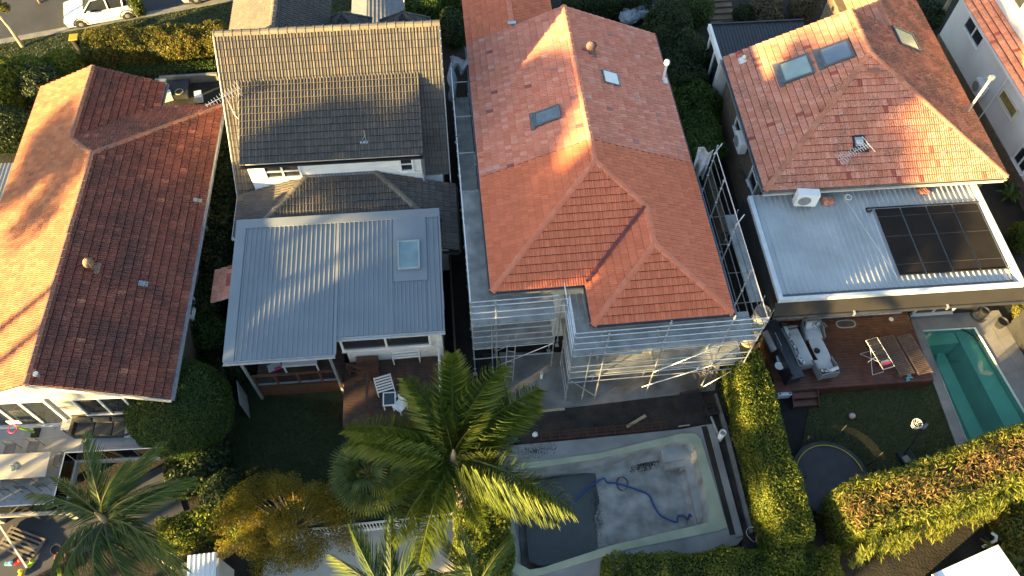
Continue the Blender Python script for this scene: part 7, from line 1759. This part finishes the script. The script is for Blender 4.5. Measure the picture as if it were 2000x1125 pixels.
# passage between the two left houses
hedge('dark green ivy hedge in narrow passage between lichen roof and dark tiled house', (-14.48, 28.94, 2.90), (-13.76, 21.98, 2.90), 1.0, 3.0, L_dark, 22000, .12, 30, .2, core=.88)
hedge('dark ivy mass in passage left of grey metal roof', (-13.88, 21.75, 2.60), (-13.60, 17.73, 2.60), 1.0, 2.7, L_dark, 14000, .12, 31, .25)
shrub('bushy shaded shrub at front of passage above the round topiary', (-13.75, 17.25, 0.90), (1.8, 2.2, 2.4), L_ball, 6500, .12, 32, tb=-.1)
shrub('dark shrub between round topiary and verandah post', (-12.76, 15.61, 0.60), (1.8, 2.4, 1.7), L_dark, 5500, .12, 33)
# left garden
tt = bush('round_topiary', 'big round clipped dark green topiary tree beside raised terrace', 'tree', tuple((-13.73, 13.18, 2.00))[:2] + (0,), (4.15, 4.1, 3.9), L_ball, 0, 'ell', 52000, .075, .12, 2.4, 34, core=.88, depth=.15, part='crown')
MB().tube((0, 0, -.1), (0, 0, 1.2), .14, 8, .1).build('trunk', M_bark, tt)
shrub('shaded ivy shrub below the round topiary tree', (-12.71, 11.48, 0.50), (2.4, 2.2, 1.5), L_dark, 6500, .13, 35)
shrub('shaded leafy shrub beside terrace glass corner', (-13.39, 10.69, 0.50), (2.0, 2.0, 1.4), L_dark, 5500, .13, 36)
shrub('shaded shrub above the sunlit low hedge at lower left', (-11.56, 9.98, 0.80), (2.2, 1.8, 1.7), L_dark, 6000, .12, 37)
hedge('low shrub row with sunlit yellow leaves at lower left', (-13.75, 8.21, 0.60), (-10.57, 9.07, 0.60), 1.1, 1.35, L_hedge, 9000, .11, 38, .22)
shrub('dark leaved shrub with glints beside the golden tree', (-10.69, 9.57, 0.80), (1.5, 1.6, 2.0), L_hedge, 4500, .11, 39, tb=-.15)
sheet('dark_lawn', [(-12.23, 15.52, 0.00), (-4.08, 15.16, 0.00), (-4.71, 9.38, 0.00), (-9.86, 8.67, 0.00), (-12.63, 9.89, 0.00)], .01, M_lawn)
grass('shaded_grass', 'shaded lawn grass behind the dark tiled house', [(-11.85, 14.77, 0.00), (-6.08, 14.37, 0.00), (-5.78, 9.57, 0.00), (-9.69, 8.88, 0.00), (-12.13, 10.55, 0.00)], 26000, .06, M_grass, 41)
# pool garden
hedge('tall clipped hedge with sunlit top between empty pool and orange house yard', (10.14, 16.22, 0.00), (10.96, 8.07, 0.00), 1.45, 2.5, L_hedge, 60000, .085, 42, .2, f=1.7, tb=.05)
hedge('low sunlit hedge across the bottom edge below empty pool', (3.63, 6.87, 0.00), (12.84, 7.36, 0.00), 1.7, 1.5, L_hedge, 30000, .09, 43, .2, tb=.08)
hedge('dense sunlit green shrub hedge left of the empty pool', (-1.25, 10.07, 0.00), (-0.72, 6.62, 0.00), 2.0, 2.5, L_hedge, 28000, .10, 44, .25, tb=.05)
shrub('leafy shrub in corner where clipped hedges meet at bottom', (10.85, 8.05, 0.90), (2.4, 1.8, 2.0), L_hedge, 7000, .12, 45)
bam = hedge('dense bamboo hedge with browned top and bright yellow green side', (12.92, 9.00, 2.30), (23.35, 12.60, 2.30), 2.1, 2.7, L_bamb, 30000, .2, 46, .22, name='bamboo_hedge', f=1.6, aspect=.22, depth=.3)
fo_ = [c for c in bam.children if c.name.startswith('foliage')][0].data
nf = len(fo_.polygons); cen = np.zeros(nf * 3); fo_.polygons.foreach_get('center', cen); cen = cen.reshape(-1, 3)
topm = np.clip((cen[:, 2] - 2.15) / .5, 0, 1) * np.clip(1.25 - np.abs(cen[:, 1] + .05) * 1.0, 0, 1)
tv = np.clip(.28 + rng.normal(0, .14, nf) + topm * .55, 0, 1); fo_.attributes['tint'].data.foreach_set('value', tv.astype(np.float32))
# drooping bamboo tips along the sunny side
n = 5200; q = rng.uniform(-1, 1, n); hl = (Vector((23.35, 12.60, 2.30)) - Vector((12.92, 9.00, 2.30))).to_2d().length / 2
bx_ = q * hl; cl_n = np.sin(bx_ * 3.1) * .2 + np.sin(bx_ * 7.3 + 1) * .14
zz_ = rng.uniform(.5, 2.3, n); P_ = np.stack([bx_, -1.12 - cl_n * .7 - (2.3 - zz_) * .12 - np.abs(rng.normal(0, .14, n)), zz_], 1)
V, F4 = leaf_quads(P_, np.tile(np.array([0, -.7, .5]), (n, 1)), .30, .17, .4, np.tile(np.array([0, -.75, -.65]), (n, 1)))
quads('drooping_tips', V, F4, np.clip(.42 + rng.normal(0, .14, n), 0, .66), L_bamb, bam)
shrub('yellow green shrub at right frame edge below bamboo hedge', (20.31, 8.90, 0.90), (1.8, 2.0, 1.9), L_gold, 6000, .13, 47)
shrub('sunlit shrub at right frame edge beside the white fence corner', (25.51, 23.56, 0.50), (1.4, 1.6, 1.5), L_hedge, 3500, .13, 48)
shrub('lit shrub behind black fence at right frame edge', (24.25, 19.15, 0.80), (1.6, 1.8, 2.2), L_gold, 4500, .13, 49)
def fern(label, p, n, ln_, mat, seed, z=0, name='leafy_plant', wid=.09):
    o = thing(name, label, 'plant', p); r = np.random.default_rng(seed)
    for k in range(n):
        a = 2.4 * k + r.uniform(-.3, .3); el = r.uniform(.45, 1.25); l = ln_ * r.uniform(.7, 1.15); V = []; F4 = []; w = wid * r.uniform(.8, 1.2)
        for i in range(7):
            s_ = i / 6; rr = l * s_ * math.cos(el * (1 - .25 * s_)); z_ = .15 + l * (s_ * math.sin(el) - .45 * s_ ** 2); ww = w * math.sin(math.pi * (.08 + .9 * s_)) ** .7
            c = np.array([rr * math.cos(a), rr * math.sin(a), z_]); sd2 = np.array([-math.sin(a), math.cos(a), 0]) * ww; V += [c - sd2, c + np.array([0, 0, -.02]), c + sd2]
        for i in range(6): F4 += [(3 * i, 3 * i + 1, 3 * i + 4, 3 * i + 3), (3 * i + 1, 3 * i + 2, 3 * i + 5, 3 * i + 4)]
        quads('leaf', V, F4, np.full(len(F4), np.clip(.5 + r.normal(0, .2), 0, 1)), mat, o)
    MB().lathe([(.05, -.05), (.06, .2), (.02, .25)], (0, 0, 0), 8).build('stem', M_bark, o)
    return o
fern('bright green fern in front of the white rendered house', (26.06, 26.74, 0.00), 22, .95, L_bright, 51)
fern('broad leaved yellow green plant beside the bent vent pipe', (19.57, 8.13, 0.30), 16, 1.1, L_gold, 52)
fern('broad leaved plant at bottom right corner beside white roof', (20.26, 7.75, 0.30), 14, 1.0, L_gold, 53)
# golden feathery tree
tree('golden_tree', 'feathery amber leaved tree at bottom left of centre', tuple((-8.39, 8.59, 0.00)), 1.3, (2.9, 2.0, 1.2), 64, L_amber, 44000, .08, 54, tr=.09, lobe_r=.46, aspect=.38, barkmat=MATS['pale_bark'], depth=.6, tb=-.05)

# palms
qf = [frond_mesh(3.35, .95, d_, 165, L_palm, 60 + i, .052, .62, .75, .22, c_, 1.1) for i, (d_, c_) in enumerate(((.95, .1), (1.15, -.15), (1.35, .2), (.8, -.1)))]
base = tuple((-1.81, 9.23, 7.60))
palm('feather_palm', 'large feather palm with drooping plume fronds in front of scaffolding', (base[0], base[1], 0), 7.4,
     [(93, 36, 1.1, 0), (72, 38, 1.05, 3), (46, 36, 1.08, 1), (32, 30, 1.0, 0), (-34, 26, 1.1, 1), (-24, 34, 1.22, 0), (122, 40, .95, 3), (150, 32, 1.1, 2), (163, 22, 1.12, 1), (176, 34, .9, 0), (228, 14, .95, 2), (250, 12, 1.0, 1), (205, 24, .72, 2), (286, 10, .7, 2), (60, 64, .6, 3), (112, 60, .62, 3), (12, 50, .62, 3)], qf, .17, seed=61)
pb_ = bpy.data.objects['feather_palm']
M_spathe = pm('dry_spathe', (.46, .33, .20), (.34, .23, .14), rough=.7, scale=6)
for k, (hd_, dz, l) in enumerate(((-70, -.75, 1.3), (-110, -.7, 1.2), (-40, -.85, 1.0))):
    sp = MB().lathe([(.01, 0), (.07, .25 * l), (.09, .55 * l), (.05, .85 * l), (.01, l)], (0, 0, 0), 8).build('flower_sheath', M_spathe, pb_, smooth=True)
    sp.matrix_basis = Matrix.Translation((math.cos(R(hd_)) * .2, math.sin(R(hd_)) * .2, 7.2)) @ Matrix.Rotation(R(hd_), 4, 'Z') @ Matrix.Rotation(R(140), 4, 'Y')
cf = [frond_mesh(3.0, .85, d_, 46, L_coco, 70 + i, .06, .95, .2, -.3, c_, .38) for i, (d_, c_) in enumerate(((.7, .5), (1.0, -.6), (1.3, .35), (.9, -.3)))]
base = tuple((-13.03, 7.16, 7.00))
palm('arching_palm', 'slender palm with arching wind blown fronds at lower left', (base[0], base[1], 0), 6.9, [(8, 36, .95, 0), (35, 44, .95, 1), (62, 46, .9, 3), (98, 44, .95, 0), (140, 34, .85, 2), (165, 32, .95, 1), (205, 14, .8, 2), (238, 10, .85, 1), (268, 12, .9, 0), (300, 14, .85, 3), (328, 20, .95, 2), (350, 26, 1.0, 1), (80, 66, .7, 3)], cf, .12, seed=71)
dead = MB()
for k in range(40):
    a, b_ = random.uniform(-1, 1), random.uniform(0, 1); dead.path([(0, 0, 0), (.35 + .3 * b_, a * .3, -.15), (.6 + .5 * b_, a * .6, -.5 - .3 * b_)], .012, 4, .004)
dd_ = dead.build('dead_flower_stalk', pm('dry_stalk', (.34, .26, .16), (.24, .18, .1), rough=.9), bpy.data.objects['arching_palm']); dd_.matrix_basis = Matrix.Translation((.3, -.35, 6.5)) @ Matrix.Rotation(R(-20), 4, 'Z')
base = tuple((-3.97, 5.28, 4.60))
palm('young_palm', 'young feather palm with upright fronds at the bottom edge', (base[0], base[1], 0), 4.3, [(15, 40, .9, 0), (55, 56, .95, 3), (90, 50, .9, 3), (120, 48, .95, 0), (150, 36, .85, 1), (185, 30, .8, 1), (230, 24, .7, 2), (300, 24, .7, 2), (340, 30, .85, 1)], cf, .11, seed=72)
base = tuple((-1.06, 5.60, 4.20))
palm('slim_palm', 'slim feather palm at bottom edge left of sunlit shrub hedge', (base[0], base[1], 0), 3.8, [(100, 52, .8, 0), (130, 42, .8, 1), (160, 34, .8, 3), (70, 50, .75, 3), (200, 30, .7, 2)], cf, .1, seed=73)
def fanpalm(label, p, h, n, seed):
    o = thing('fan_palm', label, 'palm tree', (p[0], p[1], 0)); r = np.random.default_rng(seed)
    MB().path([(0, 0, -.1), (.05, 0, h * .5), (0, .05, h)], .16, 8, .13).build('trunk', M_palmbark, o, smooth=True)
    V = []; F4 = []; T_ = []; m = 30
    for i in range(m):
        a = R(-125 + 250 * i / (m - 1)); d = np.array([math.cos(a), math.sin(a), 0]); sd2 = np.array([-math.sin(a), math.cos(a), 0]); q = len(V); c0 = np.array([.75, 0, .1]); l = .85 * (1 - .12 * abs(math.sin(a)))
        w = .04; V += [c0 + d * .04, c0 + d * l * .55 - sd2 * w + [0, 0, .02], c0 + d * l * .55 + sd2 * w + [0, 0, -.01], c0 + d * l - sd2 * .008 + [0, 0, -.22], c0 + d * l + sd2 * .008 + [0, 0, -.22]]
        F4 += [(q, q + 1, q + 2, q), (q + 1, q + 3, q + 4, q + 2)]; T_ += [.45 + r.normal(0, .15)] * 2
    V += [np.array(v) for v in ((0, .02, 0), (0, -.02, 0), (.76, -.012, .1), (.76, .012, .1))]; q = len(V) - 4; F4.append((q, q + 1, q + 2, q + 3)); T_.append(.9)
    me = bpy.data.meshes.new('fan_leaf'); me.from_pydata([tuple(map(float, v)) for v in V], [], [tuple(dict.fromkeys(f)) for f in F4]); me.materials.append(L_fan); at = me.attributes.new('tint', 'FLOAT', 'FACE'); at.data.foreach_set('value', T_)
    for k in range(n):
        inst('fan_leaf', me, o, Matrix.Translation((0, 0, h)) @ Matrix.Rotation(2.4 * k, 4, 'Z') @ Matrix.Rotation(R(-(62 - 100 * (k / n) ** .8)), 4, 'Y') @ Matrix.Rotation(r.uniform(-.3, .3), 4, 'X') @ Matrix.Diagonal((1.05, 1.05, 1.05, 1)))
    return o
fanpalm('shaggy fan palm with sunlit leaf tips left of the feather palm', (-5.31, 10.05, 3.40), 3.4, 30, 81)


# ================================================================== TALL TREES BEYOND THE FRAME (their long evening shadows lie over the houses)
L_gum = leafmat('gum_leaf', [(0, (.02, .03, .012)), (1, (.06, .075, .03))], .2)
uu = Vector((math.cos(SUN_TO), math.sin(SUN_TO), 0)); nn2 = Vector((-math.sin(SUN_TO), math.cos(SUN_TO), 0))
def off(s_, t_): q = uu * t_ + nn2 * s_; return (q.x, q.y, 0)
k = 0
for (s_, t_, zc_, rx, rz, nl, nlf) in ((23.9, -35, 14.5, 2.1, 1.3, 14, 6000), (20.2, -38, 15.3, 2.8, 2.3, 24, 10500), (16.0, -36, 14.8, 2.8, 2.6, 26, 11000), (11.8, -40, 15.9, 2.6, 2.9, 26, 11000), (9.4, -43, 16.6, 1.7, 2.2, 13, 5600), (31.6, -44, 13.0, 3.0, 1.0, 13, 3400), (22.3, -39, 17.2, 1.0, .8, 7, 2600), (14.8, -44, 20.3, 3.0, 1.3, 20, 7500)):
    tree('gum_tree', 'tall gum tree in the row beyond the left edge of the picture', off(s_, t_), zc_ - rz * .8, (rx, rx, rz), nl, L_gum, nlf, .40, 90 + k, 'tall trees beyond the frame', tr=.3, lobe_r=1.15, depth=.7); k += 1
for (s_, t_, tb_, rz, rx) in ((22.2, -24, 1.8, 1.5, 2.0), (17.8, -22, 4.2, 3.6, 2.0), (13.6, -22, 6.6, 2.2, 2.4), (9.8, -23, 2.6, 2.3, 2.2), (4.2, -24, 5.0, 3.0, 1.9), (.6, -24, 4.8, 2.9, 1.5), (-7, -24, 3.4, 2.4, 3.0)):
    tree('backyard_tree', 'rounded backyard tree beyond the bottom left edge of the picture', off(s_, t_), tb_, (rx, rx, rz), 20, L_gum, 9000, .34, 90 + k, 'garden trees beyond the frame', tr=.2, lobe_r=1.3, depth=.7); k += 1
